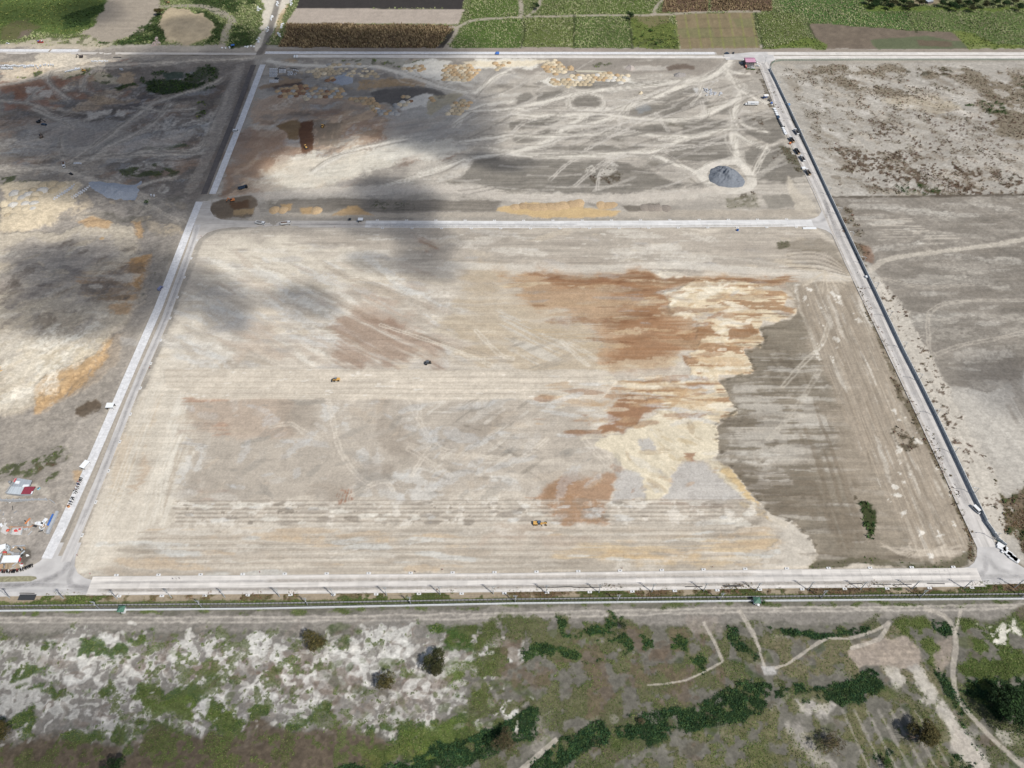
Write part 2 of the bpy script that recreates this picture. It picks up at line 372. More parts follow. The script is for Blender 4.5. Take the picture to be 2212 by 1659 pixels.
for k in range(34):
    x0, y0 = RNG.uniform(20, 400), RNG.uniform(220, 350); a_ = RNG.uniform(-0.5, 0.3); L_ = RNG.uniform(30, 90)
    track([(x0, y0), (x0+L_*0.5, y0+L_*0.5*a_*0.5+3), (x0+L_, y0+L_*a_*0.6)], RNG.uniform(1.5, 3.5), (200, 190, 176) if k % 3 else (128, 118, 110), 0.45)
blotch([(200, 430), (400, 430), (410, 490), (340, 620), (300, 480), (0, 470), (0, 400), (180, 400)], 120, [(196, 184, 168), (140, 132, 122), (126, 120, 108), (210, 190, 160)], (2, 9), 2.0, -0.3, 0.5, 0.6, 15)
# band by the left road
fill([(470, 130), (548, 128), (530, 210), (480, 330), (420, 440), (395, 440), (440, 330), (490, 200)], (142, 131, 122), 0.65, 6, 4)
track([(520, 140), (488, 230), (455, 320), (410, 410)], 9, (184, 172, 158), 0.6)
# cream mound field and ochre slopes
CREAM = [(0, 395), (110, 388), (175, 400), (160, 440), (120, 480), (60, 500), (0, 500)]
fill(CREAM, (226, 206, 172), 0.85, 6, 6, z=0.6)
fill([(0, 500), (120, 500), (230, 480), (290, 500), (300, 560), (320, 620), (280, 700), (220, 780), (160, 820), (95, 860), (50, 890), (0, 905), (-40, 900), (-40, 500)], (206, 192, 170), 0.85, 7, 7, z=2.0)
fill([(0, 540), (130, 520), (260, 540), (270, 620), (180, 660), (40, 640), (0, 600)], (184, 174, 164), 0.7, 12, 12)
shade([(0, 500), (300, 490), (330, 600), (260, 740), (60, 890), (0, 900)], 0.86, 1.12, streak(0.05, 40, 3.2, 9), 8)
OCH = [(230, 568), (330, 560), (326, 585), (322, 612), (300, 640), (290, 660), (285, 690), (245, 690), (230, 660), (170, 640), (160, 600)]
fill(OCH, (190, 150, 102), 0.75, 6, 6, m=0.35+0.65*sst(sH, 0.25, 0.7))
fill([(290, 560), (330, 552), (335, 575), (325, 590), (318, 615), (300, 630), (290, 600)], (198, 154, 98), 0.8, 2, 6)
fill([(76, 845), (110, 815), (190, 780), (240, 740), (272, 720), (275, 745), (255, 790), (210, 830), (150, 860), (110, 885), (78, 890)], (206, 164, 106), 0.85, 3, 4, z=0.6, m=0.5+0.5*streak(math.radians(80), 20, 2.2, 3))
fill([(60, 770), (200, 735), (240, 740), (190, 780), (110, 820), (60, 860)], (222, 206, 178), 0.8, 8, 6)
fill([(0, 720), (120, 730), (60, 870), (0, 890)], (226, 214, 194), 0.8, 9, 7)
for q in ([(170, 478), (200, 470), (240, 480), (232, 500), (180, 498)], [(282, 480), (305, 480), (312, 510), (300, 515), (290, 500)]): fill(q, (204, 164, 112), 0.8, 3, 4)
blotch([(0, 540), (140, 520), (280, 530), (290, 640), (180, 720), (0, 720)], 130, [(150, 140, 132), (216, 206, 190), (172, 160, 148), (130, 116, 104), (206, 190, 164)], (2, 11), 2.6, 0.2, 0.55, 0.5, 16)
blotch([(0, 720), (230, 700), (180, 790), (60, 870), (0, 890)], 60, [(232, 224, 208), (206, 190, 164), (196, 186, 172)], (2, 9), 3.0, 0.9, 0.5, 0.5, 17)
# dark margin of the slope beside the road, muddy patch, weeds
fill([(280, 690), (330, 560), (345, 520), (390, 515), (350, 600), (300, 720), (262, 800), (200, 900), (110, 985), (0, 1010), (0, 905), (95, 890), (220, 800)], (170, 160, 148), 0.8, 6, 6)
fill([(300, 650), (340, 600), (345, 560), (335, 560), (320, 620)], (128, 122, 112), 0.8, 3, 5, m=sst(n6, 0.4, 0.6), veg={'grass': 0.5})
fill([(170, 890), (190, 875), (218, 862), (222, 880), (200, 905), (178, 908)], (116, 98, 78), 0.9, 1.5, 6)
shade([(0, 910), (160, 880), (180, 960), (60, 1000), (0, 1010)], 0.86, 1.16, n6, 6)
for q in ([(0, 1010), (45, 995), (75, 1005), (60, 1020), (0, 1040)], [(70, 1002), (110, 985), (160, 975), (165, 985), (130, 1005), (90, 1030), (60, 1032)], [(112, 1040), (140, 1020), (138, 1030), (118, 1055)]):
    fill(q, (92, 100, 64), 0.85, 2, 7, m=sst(n6, 0.32, 0.5), veg={'grass': 0.9})
fill([(95, 1005), (160, 978), (165, 985), (125, 1008), (95, 1028)], (118, 100, 78), 0.7, 2, 6, m=sst(n6, 0.4, 0.6), veg={'scrub': 0.8})
fill([(150, 960), (200, 890), (230, 900), (180, 1000), (140, 1080), (130, 1070)], (186, 176, 164), 0.7, 5, 5)
fill([(162, 1018), (178, 1016), (176, 1038), (162, 1040)], (206, 172, 128), 0.85, 2, 3)
# building yard
fill([(-60, 1075), (110, 1078), (130, 1095), (100, 1200), (40, 1225), (-60, 1235)], (174, 165, 156), 0.9, 2, 2)
shade([(-60, 1075), (110, 1078), (130, 1095), (100, 1200), (40, 1225), (-60, 1235)], 0.84, 1.16, n6, 2)
fill([(50, 1188), (76, 1184), (78, 1198), (66, 1210), (54, 1204)], (112, 104, 94), 0.8, 1.5, 4)
fill([(0, 1212), (40, 1208), (60, 1216), (30, 1226), (0, 1224)], (196, 172, 140), 0.8, 2, 3)
fill([(-60, 1040), (55, 1045), (110, 1062), (110, 1078), (-60, 1074)], (196, 186, 172), 0.7, 2, 3)
fill([(-60, 1085), (-30, 1085), (-30, 1200), (-60, 1210)], (174, 165, 156), 0.9, 3, 3)

# ---- upper pad between top road and middle road
TOP = [(560, 128), (1630, 128), (1655, 170), (1745, 360), (1790, 455), (1760, 470), (470, 468), (440, 450), (500, 330)]
fill(TOP, (188, 179, 167), f=4, w=3)
shade(TOP, 0.78, 1.16, fbm(X, Y, 40, 5, 12), 6)
shade(TOP, 0.86, 1.12, sH, 6)
blotch(TOP, 420, [(212, 206, 196), (128, 120, 110), (150, 142, 132), (196, 186, 172), (116, 108, 92)], (1.6, 8), 4.0, 0.05, 0.5, 0.3, 19)
fill([(960, 128), (1620, 128), (1640, 165), (1420, 160), (1240, 160), (1000, 150)], (160, 150, 139), 0.8, 8, 8)
# tan and brown made ground on its west part
fill([(470, 440), (520, 330), (560, 210), (640, 195), (800, 215), (860, 260), (800, 330), (640, 380), (560, 430)], (196, 166, 138), 0.85, 10, 10)
shade([(470, 440), (520, 330), (560, 210), (640, 195), (800, 215), (860, 260), (800, 330), (640, 380), (560, 430)], 0.84, 1.14, streak(math.radians(62), 34, 4, 2), 8)
blotch([(470, 440), (540, 250), (640, 200), (860, 240), (1000, 240), (1000, 330), (640, 420)], 220, [(216, 206, 190), (164, 128, 104), (150, 142, 134), (200, 172, 140), (186, 184, 180), (130, 112, 98)], (2, 11), 3.4, math.radians(30), 0.55, 0.4, 18)
for q in ([(500, 290), (535, 275), (560, 290), (540, 330), (510, 380), (490, 390)], [(560, 300), (600, 290), (610, 330), (560, 390), (540, 370)], [(470, 400), (500, 380), (510, 400), (480, 430)]): fill(q, (168, 132, 106), 0.6, 8, 9)
for q in ([(600, 270), (640, 262), (655, 270), (645, 300), (620, 304)],): fill(q, (150, 118, 74), 0.85, 2, 4)
fill([(650, 266), (678, 262), (680, 300), (675, 325), (660, 334), (648, 330), (646, 300)], (124, 84, 58), 0.95, 1.5, 3)
fill([(680, 262), (735, 266), (755, 290), (735, 310), (685, 316)], (150, 134, 116), 0.8, 5, 4, m=0.4+0.6*sst(sV, 0.2, 0.8))
fill([(600, 330), (660, 340), (740, 330), (800, 330), (860, 345), (780, 375), (690, 400), (600, 420), (560, 420)], (212, 201, 183), 0.6, 12, 12)
fill([(600, 395), (640, 345), (760, 325), (860, 335), (840, 355), (720, 390)], (228, 220, 203), 0.5, 12, 12)
fill([(700, 400), (830, 360), (880, 350), (870, 385), (760, 410)], (150, 142, 134), 0.5, 8, 8)
fill([(860, 230), (1000, 205), (1050, 240), (980, 290), (880, 330), (820, 310)], (182, 178, 172), 0.7, 12, 12)
fill([(830, 300), (990, 300), (1000, 330), (870, 350), (800, 340)], (214, 208, 196), 0.7, 8, 9)
shade([(640, 250), (1000, 240), (1000, 345), (600, 420)], 0.86, 1.12, streak(math.radians(14), 50, 2.8, 11), 10)
# gravelly west corner with heaps of white waste
fill([(585, 128), (700, 130), (760, 150), (900, 150), (900, 215), (760, 200), (640, 195), (590, 190)], (148, 140, 132), 0.75, 6, 8)
blotch([(590, 128), (960, 128), (940, 200), (600, 190)], 130, [(206, 196, 178), (126, 118, 112), (190, 160, 120), (176, 178, 180)], (2, 7), 1.8, 0.2, 0.55, 0.8, 20)
fill([(640, 165), (760, 160), (860, 170), (900, 185), (760, 190), (640, 188)], (172, 166, 158), 0.7, 5, 8, m=sst(n6, 0.35, 0.6))
fill([(720, 165), (745, 160), (768, 168), (765, 182), (735, 186), (718, 178)], (168, 178, 190), 0.9, 2, 4)
fill([(560, 190), (640, 182), (655, 170), (640, 168), (605, 172), (560, 185)], (170, 140, 108), 0.8, 3, 5)
fill([(590, 185), (650, 178), (655, 184), (600, 192)], (112, 88, 74), 0.8, 2, 4)
fill([(790, 172), (900, 165), (920, 175), (915, 190), (860, 188), (800, 192), (780, 190)], (192, 158, 112), 0.85, 3, 6, m=0.5+0.5*streak(math.radians(75), 14, 1.8, 5))
fill([(805, 195), (920, 190), (960, 200), (960, 215), (900, 228), (850, 232), (812, 220)], (120, 114, 110), 0.9, 3, 7)
fill([(880, 210), (930, 205), (960, 215), (930, 232), (890, 232), (860, 238)], (224, 218, 208), 0.85, 3, 6)
fill([(935, 208), (990, 192), (1000, 200), (960, 230), (925, 250), (915, 245)], (180, 168, 138), 0.85, 2, 5, m=0.5+0.5*streak(math.radians(70), 18, 1.8, 6))
fill([(770, 128), (960, 128), (960, 140), (860, 145), (780, 142)], (176, 172, 160), 0.7, 3, 6); fill([(700, 132), (930, 130), (930, 142), (800, 146)], (96, 100, 72), 0.75, 2, 8, m=sst(n6, 0.52, 0.66), veg={'grass': 0.5})
# bright white dump ground
for q in ([(870, 140), (940, 128), (980, 135), (960, 160), (920, 175), (880, 165)], [(930, 150), (1050, 140), (1040, 175), (990, 180), (940, 178)], [(1030, 128), (1160, 128), (1160, 145), (1100, 150), (1040, 150)], [(1200, 172), (1350, 170), (1390, 180), (1200, 190), (1150, 180)]):
    fill(q, (230, 224, 212), 0.85, 5, 8)
fill([(1000, 134), (1085, 132), (1185, 130), (1190, 138), (1100, 146), (1020, 146)], (230, 214, 184), 0.8, 4, 5)
fill([(1030, 152), (1100, 150), (1130, 160), (1080, 180), (1010, 182)], (176, 170, 163), 0.7, 6, 7)
fill([(1340, 140), (1440, 138), (1465, 148), (1400, 152), (1350, 150)], (196, 188, 178), 0.8, 4, 6)
fill([(1440, 140), (1500, 142), (1500, 150), (1450, 152)], (124, 104, 90), 0.8, 3, 6); fill([(1270, 140), (1310, 138), (1320, 144), (1280, 148)], (98, 100, 74), 0.7, 2, 6, m=sst(n6, 0.45, 0.6), veg={'grass': 0.5})
# dark unworked islands with tracks all round them
for q in ([(1228, 216), (1245, 204), (1275, 200), (1298, 208), (1302, 218), (1290, 230), (1255, 232), (1232, 226)], [(1400, 215), (1440, 195), (1480, 185), (1500, 185), (1505, 198), (1480, 210), (1440, 225), (1400, 222)], [(1390, 178), (1450, 174), (1440, 186), (1390, 188)],
          [(1230, 252), (1280, 245), (1312, 250), (1290, 262), (1240, 266)], [(1106, 262), (1180, 248), (1230, 252), (1200, 270), (1130, 280), (1106, 278)], [(1450, 305), (1580, 290), (1582, 345), (1520, 350), (1440, 340)], [(1465, 260), (1580, 262), (1580, 285), (1470, 290)],
          [(1106, 320), (1300, 312), (1400, 318), (1380, 326), (1106, 330)], [(1040, 340), (1180, 345), (1340, 345), (1420, 380), (1480, 400), (1400, 415), (1250, 420), (1060, 405), (1000, 380)], [(1150, 200), (1220, 195), (1210, 215), (1160, 225)],
          [(1106, 210), (1140, 200), (1150, 215), (1110, 225)], [(1245, 175), (1390, 176), (1340, 190), (1250, 192)], [(1550, 225), (1590, 222), (1590, 245), (1555, 248)], [(1600, 250), (1690, 250), (1700, 300), (1660, 310), (1610, 290)], [(1600, 320), (1700, 310), (1740, 380), (1700, 400), (1640, 390)],
          [(1106, 290), (1350, 275), (1440, 270), (1460, 290), (1300, 300), (1106, 305)], [(1320, 240), (1440, 225), (1480, 215), (1530, 210), (1540, 225), (1440, 250), (1340, 252)]):
    fill(q, (138, 131, 121), 0.8, 3, 5); shade(q, 0.82, 1.16, sHf, 3)
for q in ([(1250, 352), (1320, 350), (1350, 370), (1340, 395), (1270, 388)], [(1600, 255), (1650, 255), (1660, 275), (1610, 270)], [(1560, 227), (1588, 225), (1588, 243), (1562, 244)], [(1655, 318), (1690, 312), (1700, 340), (1660, 345)], [(1590, 410), (1640, 408), (1650, 425), (1600, 428)]):
    fill(q, (104, 92, 74), 0.75, 2, 7, m=sst(n6, 0.5, 0.62), veg={'scrub': 0.5})
fill([(1270, 345), (1330, 345), (1340, 360), (1290, 380), (1250, 370)], (214, 208, 198), 0.6, 4, 7, m=sst(n6, 0.45, 0.6))
for q in ([(1490, 190), (1520, 185), (1540, 195), (1530, 205), (1500, 205)], [(1500, 170), (1540, 165), (1555, 178), (1510, 180)]): fill(q, (214, 212, 210), 0.7, 2, 6, m=sst(n6, 0.45, 0.6))
fill([(1375, 225), (1400, 222), (1412, 240), (1385, 246)], (150, 155, 160), 0.6, 3, 4)
TR = [([(1450, 145), (1580, 128)], 8)]
for pts, wd in (zz(2, 0, [(1900, 510), (1790, 620), (1600, 680), (1350, 720), (1100, 750), (850, 770), (500, 830), (250, 890), (0, 950)]), 9), (zz(2, 0, [(1860, 560), (1700, 670), (1400, 770), (1250, 840), (1000, 920), (700, 960), (560, 1050), (430, 1120), (300, 1230), (0, 1320)]), 11), \
        (zz(2, 0, [(1300, 820), (1050, 890), (940, 980), (800, 1040), (620, 1080), (480, 1100)]), 8), (zz(2, 0, [(0, 990), (300, 1000), (600, 985), (800, 985), (1000, 1010), (1300, 1030), (1600, 1020), (1750, 960), (1900, 880), (1960, 830)]), 8), \
        (zz(2, 0, [(1850, 600), (1900, 690), (1980, 780), (1960, 850), (1930, 950), (1920, 1080), (1905, 1180), (1930, 1290), (1950, 1400)]), 10), (zz(2, 0, [(1950, 1400), (2060, 1520), (2060, 1600), (1980, 1640), (1860, 1640), (1700, 1580), (1550, 1470), (1350, 1400), (1200, 1330), (900, 1330), (500, 1345), (0, 1330)]), 9), \
        (zz(2, 0, [(1930, 1390), (1800, 1410), (1700, 1440), (1600, 1475)]), 7), (zz(2, 0, [(1900, 1100), (1700, 1160), (1500, 1190), (1350, 1260), (1180, 1320)]), 7), (zz(2, 0, [(0, 1170), (300, 1180), (700, 1160), (1000, 1160), (1300, 1170), (1500, 1180)]), 7), \
        (zz(2, 0, [(490, 850), (500, 920), (600, 950), (760, 930), (800, 880), (760, 830), (640, 800), (520, 820), (490, 860)]), 5), (zz(2, 0, [(1870, 610), (1980, 640), (2050, 640)]), 5), (zz(2, 0, [(1990, 790), (2100, 850), (2200, 890)]), 7), \
        (zz(2, 0, [(1640, 740), (1620, 830), (1540, 900)]), 4), (zz(2, 0, [(1960, 1050), (2060, 1110), (2200, 1140)]), 5), (zz(2, 0, [(1940, 1160), (2050, 1220), (2200, 1280)]), 5), (zz(2, 0, [(2200, 1270), (2100, 1440), (2050, 1560)]), 4):
    haul(pts, wd)
for pts in (zz(2, 0, [(330, 1550), (450, 1440), (560, 1370)]), zz(2, 0, [(550, 1600), (700, 1470), (850, 1360)]), zz(2, 0, [(740, 1640), (750, 1520), (850, 1400), (1000, 1330)]), zz(2, 0, [(1300, 1310), (1600, 1260), (1900, 1230)]), zz(2, 0, [(0, 1150), (100, 1060), (200, 1030)]), zz(2, 0, [(900, 1150), (940, 1060), (930, 990)]), zz(2, 0, [(1640, 880), (1660, 980)]), zz(2, 0, [(1240, 980), (1350, 1130)]), zz(2, 0, [(640, 1290), (800, 1210), (1000, 1120)])):
    track(pts, 4.5, (204, 196, 186), 0.7, two=True)
for pts, wd in (zz(1, 0, [(110, 530), (300, 560), (700, 570), (1000, 580), (1150, 600), (1300, 650), (1500, 720), (1700, 770), (1900, 800)]), 10), (zz(1, 0, [(1900, 800), (2050, 680), (2200, 600)]), 7), (zz(1, 0, [(1700, 1090), (1900, 930), (2200, 880)]), 8), (zz(1, 0, [(1400, 1500), (1800, 1390), (2000, 1340), (2212, 1320)]), 6), \
        (zz(1, 0, [(1000, 1620), (1300, 1560), (1560, 1480), (1800, 1380)]), 5), (zz(1, 0, [(500, 1480), (700, 1360), (900, 1280), (1300, 1200)]), 6), (zz(1, 0, [(1700, 1240), (2000, 1190), (2212, 1170)]), 6), (zz(1, 0, [(1740, 900), (1900, 960), (2200, 950)]), 6):
    haul(pts, wd)
track(zz(2, 0, [(1950, 1400), (2050, 1500), (2075, 1590), (1990, 1645), (1850, 1645), (1700, 1585), (1640, 1520), (1680, 1460), (1790, 1412), (1900, 1405), (1950, 1400)]), 8, (216, 208, 196), 0.9, f=1.5)
track(zz(0, 1, [(2050, 60), (2190, 160), (2190, 300)])+[(560, 480)], 8, (196, 185, 172), 0.7)
track([(455, 440), (560, 425), (760, 412), (1000, 408), (1100, 425), (1300, 428), (1480, 420), (1560, 410)], 11, (203, 193, 181), 0.8)
track([(1480, 425), (1560, 415), (1640, 380), (1700, 330)], 5, (200, 192, 180), 0.5)
for k in range(130):
    x0, y0 = RNG.uniform(960, 1640), RNG.uniform(190, 420); a_ = RNG.choice([RNG.uniform(-0.55, -0.15), RNG.uniform(-0.05, 0.05)]); L_ = RNG.uniform(30, 160)
    track([(x0, y0), (x0+L_*0.5, y0+L_*0.5*a_+2), (x0+L_, y0+L_*a_)], RNG.uniform(1.5, 3), (206, 198, 188) if k % 3 else (132, 124, 114), 0.4)
# dark belt above the middle road, with smeared ochre heaps
fill([(600, 432), (700, 428), (1080, 432), (1070, 458), (640, 460), (580, 455)], (140, 131, 120), 0.85, 4, 3); shade([(600, 432), (1080, 432), (1070, 458), (580, 455)], 0.82, 1.2, sHf, 3)
fill([(800, 432), (900, 436), (900, 450), (800, 448)], (100, 100, 78), 0.6, 3, 5, m=sst(n2, 0.5, 0.62), veg={'grass': 0.4})
fill([(640, 460), (1080, 458), (1760, 452), (1770, 470), (560, 470)], (186, 174, 158), 0.8, 3, 2)
fill([(1075, 448), (1110, 440), (1200, 436), (1260, 432), (1265, 448), (1340, 455), (1320, 468), (1180, 470), (1120, 462), (1070, 456)], (214, 180, 122), 0.9, 2, 3)
fill([(1290, 436), (1326, 438), (1318, 450), (1294, 450)], (206, 172, 118), 0.9, 1.5, 3)
for q in ([(605, 442), (630, 440), (628, 456), (610, 458)], [(646, 448), (672, 446), (680, 462), (650, 464)], [(750, 448), (770, 446), (800, 466), (720, 466)]): fill(q, (200, 162, 106), 0.8, 2, 3)
fill([(455, 440), (480, 428), (540, 425), (552, 445), (545, 468), (470, 470), (450, 455)], (130, 112, 92), 0.9, 2, 3); fill([(490, 440), (535, 438), (540, 452), (500, 458)], (120, 86, 58), 0.8, 2, 4); fill([(500, 458), (548, 452), (548, 464), (505, 466)], (196, 164, 116), 0.7, 2, 3)
for q in ([(1340, 440), (1420, 440), (1420, 452), (1360, 454)],): fill(q, (120, 110, 98), 0.8, 2, 4)
fill([(1560, 425), (1640, 415), (1650, 448), (1570, 450)], (128, 122, 96), 0.7, 2, 4, m=0.4+0.6*sDu, veg={'grass': 0.3}); fill([(1650, 420), (1720, 415), (1730, 450), (1660, 450)], (150, 143, 132), 0.8, 2, 3)
fill([(1700, 380), (1760, 440), (1770, 470), (1720, 455)], (206, 194, 176), 0.7, 3, 3)
# verge of the right road
fill([(1640, 150), (1650, 150), (1700, 250), (1690, 262), (1660, 220), (1640, 190)], (112, 102, 84), 0.7, 2, 4, m=sst(n6, 0.35, 0.6), veg={'scrub': 0.5})
fill([(1690, 315), (1712, 322), (1745, 370), (1755, 395), (1735, 390), (1700, 350)], (104, 100, 72), 0.8, 2, 4, m=sst(n6, 0.32, 0.55), veg={'scrub': 0.7})

# ---- main pad
HF = 5.0; CRISP = 0.4
PAD = [(440, 520), (470, 500), (560, 490), (1760, 492), (1800, 520), (1830, 570), (1855, 605), (2110, 1160), (2110, 1200), (2080, 1228), (1400, 1232), (800, 1240), (205, 1250), (165, 1235), (160, 1205), (240, 1000), (330, 800)]
fill(PAD, (207, 195, 179), f=3, w=2, z=0.15)
shade(PAD, 0.87, 1.1, fbm(X, Y, 70, 5, 7), 4)
i_, m_ = mask(PAD, 3, 2); P[i_] *= (1-m_+m_*(0.94+0.12*sH[i_]))[:, None]; P[i_] *= (1-m_+m_*(0.96+0.08*sHf[i_]))[:, None]
TOPB = [(480, 497), (1750, 495), (1820, 560), (1840, 590), (1400, 585), (1000, 580), (900, 545), (560, 520)]
fill(TOPB, (180, 169, 155), 0.75, 8, 6); shade(TOPB, 0.86, 1.14, sH, 6)
fill(TOPB, (216, 208, 196), 0.7, 5, 4, m=sst(streak(0, 14, 1.5, 12), 0.72, 0.85))
fill([(440, 540), (520, 505), (640, 520), (820, 560), (860, 600), (700, 640), (560, 620), (420, 640)], (212, 201, 183), 0.7, 14, 12)
shade([(420, 540), (560, 510), (900, 560), (1100, 700), (800, 800), (330, 800)], 0.88, 1.1, sD, 14)
fill([(330, 800), (400, 650), (430, 660), (400, 800), (560, 790), (460, 870), (420, 1000), (380, 1100), (330, 1180), (220, 1240), (165, 1235), (165, 1200), (250, 990)], (214, 203, 186), 0.75, 7, 7)
shade([(330, 800), (400, 650), (440, 660), (420, 1000), (380, 1100), (300, 1200), (165, 1235), (250, 990)], 0.9, 1.1, sVw, 6)
fill([(240, 1000), (300, 900), (340, 820), (350, 840), (310, 960), (240, 1120)], (206, 186, 160), 0.6, 6, 6, m=sst(sV, 0.2, 0.7))
for q in ([(300, 990), (320, 975), (316, 1020), (300, 1060), (285, 1070)],): fill(q, (196, 170, 142), 0.6, 5, 5)
for pts in ([(335, 830), (270, 1000), (200, 1190)], [(345, 830), (290, 990), (240, 1120), (190, 1220)], [(415, 860), (350, 1010), (340, 1090), (300, 1190)], [(430, 870), (365, 1010), (345, 1110)], [(390, 870), (330, 1040), (290, 1190)]): track(pts, 3.5, (222, 213, 198), 0.5, two=True)
for k in range(26):
    x0 = RNG.uniform(-245, -205); y0 = RNG.uniform(205, 330); L_ = RNG.uniform(20, 70)
    track([(x0, y0), (x0+RNG.uniform(-1, 1), y0+L_*0.5), (x0+RNG.uniform(-2, 2), y0+L_)], RNG.uniform(1, 2.4), (224, 216, 202) if k % 3 else (184, 168, 148), 0.45, world=True)
blotch([(440, 530), (1100, 500), (1750, 500), (1800, 590), (1000, 600), (1000, 800), (340, 800)], 260, [(222, 214, 202), (170, 158, 144), (190, 178, 164), (208, 192, 168), (186, 182, 178)], (1.5, 9), 4.0, -0.12, 0.45, 0.2, 1)
blotch([(440, 560), (900, 560), (1100, 780), (340, 790)], 200, [(226, 220, 208), (182, 168, 150), (196, 178, 160), (206, 204, 200)], (1.2, 6), 6.0, math.radians(-30), 0.5, 0.12, 2)
# middle of the pad: reddish stains, grey lights
for q, c, a_ in (([(700, 700), (800, 660), (900, 690), (950, 730), (960, 790), (740, 795), (720, 750)], (172, 144, 122), 0.8), ([(760, 640), (860, 640), (880, 680), (800, 700)], (190, 164, 142), 0.6), ([(810, 680), (850, 670), (860, 700), (830, 710)], (160, 128, 108), 0.6),
                 ([(900, 512), (960, 512), (960, 532), (905, 535)], (166, 128, 100), 0.7), ([(500, 720), (600, 690), (620, 770), (480, 780)], (196, 176, 156), 0.6), ([(990, 590), (1060, 580), (1100, 610), (1050, 640), (1000, 620)], (170, 152, 130), 0.6)):
    fill(q, c, a_, 12, 12, m=0.45+0.55*sst(sD, 0.25, 0.75))
fill([(1030, 570), (1150, 585), (1180, 650), (1330, 760), (1300, 800), (1240, 830), (1040, 800), (960, 700), (1000, 620)], (196, 176, 146), 0.7, 14, 12, m=0.5+0.5*sst(sHw, 0.25, 0.7))
fill([(1090, 660), (1180, 690), (1240, 750), (1240, 780), (1100, 770), (1060, 720)], (206, 200, 190), 0.6, 12, 12, m=sst(sD, 0.4, 0.7))
fill([(1100, 730), (1200, 740), (1250, 770), (1180, 795), (1100, 780)], (166, 156, 142), 0.55, 8, 9, m=sst(sDu, 0.35, 0.65))
for pts in (zz(1, 1, [(500, 850), (800, 990), (1050, 1120), (1400, 1240), (1800, 1360), (2200, 1470)]), zz(1, 1, [(900, 750), (1150, 850), (1500, 1000)])): track(pts, 3, (160, 144, 124), 0.35, two=True)
for pts in (zz(1, 1, [(1080, 1150), (1500, 1290), (1900, 1440), (2100, 1530)]), zz(1, 1, [(1900, 1200), (2100, 1400), (2212, 1440)]), zz(2, 1, [(430, 1290), (560, 1420), (660, 1500)]), zz(2, 1, [(500, 1310), (700, 1420), (800, 1500)])): track(pts, 3.5, (222, 212, 196), 0.55, two=True)
track([(970, 572), (1100, 578), (1300, 580), (1440, 572), (1560, 580), (1700, 590), (1840, 600)], 7, (212, 203, 190), 0.75)
track([(1440, 545), (1600, 560), (1700, 575)], 3, (206, 196, 182), 0.5)
# ochre and rust fill in the middle right
CRISP = 0.15; HF = 9.0
OX = [(1080, 590), (1200, 584), (1440, 590), (1720, 600), (1720, 625), (1640, 640), (1520, 700), (1490, 760), (1440, 790), (1340, 800), (1300, 770), (1290, 730), (1250, 690), (1150, 660), (1110, 640)]
fill(OX, (194, 154, 110), 0.8, 13, 9, m=0.7+0.3*sst(sH, 0.15, 0.6)); shade(OX, 0.84, 1.16, sHw, 8)
fill([(1150, 594), (1330, 592), (1440, 598), (1430, 640), (1460, 680), (1480, 740), (1420, 790), (1340, 796), (1330, 760), (1300, 700), (1330, 660), (1300, 620), (1180, 610)], (170, 118, 74), 0.75, 14, 9, m=0.65+0.35*sst(sH, 0.2, 0.6))
fill([(1100, 690), (1300, 690), (1300, 780), (1200, 740)], (200, 176, 138), 0.55, 8, 10, m=sst(sH, 0.35, 0.65))
fill([(1290, 640), (1390, 646), (1400, 660), (1300, 668)], (180, 168, 156), 0.6, 4, 6, m=sst(sH, 0.4, 0.7)); fill([(1340, 660), (1400, 672), (1380, 690), (1330, 676)], (184, 172, 160), 0.6, 4, 6, m=sst(sHf, 0.4, 0.7))
fill([(1420, 600), (1720, 597), (1720, 612), (1560, 612)], (164, 116, 74), 0.8, 2, 4, m=0.4+0.6*sst(sHf, 0.3, 0.6))
# cream fill with ragged eastern edge
HF = 1.5; CRISP = 1.0
CR = [(1430, 625), (1500, 604), (1600, 606), (1690, 620), (1705, 640), (1690, 652), (1726, 668), (1690, 690), (1700, 700), (1655, 690), (1640, 720), (1650, 735), (1610, 762), (1625, 800), (1560, 806), (1560, 825), (1585, 850), (1588, 890), (1545, 900), (1536, 918), (1470, 890), (1380, 850), (1340, 830), (1350, 822), (1500, 815), (1490, 780), (1510, 740), (1500, 700), (1450, 670)]
fill(CR, (226, 206, 172), 0.95, 1.5, 5, z=0.5)
i_, m_ = mask(CR, 2, 5); put(i_, m_*sst(0.55*sH[i_]+0.45*n15[i_], 0.53, 0.62), (178, 132, 88), 0.8); put(i_, m_*sst(0.5*sHw[i_]+0.5*n6[i_], 0.56, 0.66), (232, 220, 196), 0.85)
for q in ([(1570, 705), (1625, 700), (1640, 725), (1580, 735)], [(1480, 768), (1515, 766), (1520, 782), (1490, 790)], [(1540, 660), (1580, 660), (1575, 680), (1550, 684)], [(1460, 720), (1530, 705), (1560, 730), (1500, 745)]): fill(q, (172, 124, 80), 0.8, 2, 6)
for q in ([(1450, 672), (1500, 655), (1560, 660), (1590, 690), (1500, 700)], [(1560, 690), (1640, 690), (1620, 706), (1570, 706)], [(1380, 800), (1480, 795), (1500, 812), (1360, 818)], [(1420, 575), (1445, 570), (1470, 585), (1460, 595), (1425, 590)], [(1425, 625), (1560, 618), (1560, 630), (1430, 640)]): fill(q, (232, 220, 198), 0.8, 2, 6, m=0.35+0.65*sst(sH, 0.3, 0.6))
HF = 2.5; CRISP = 0.5
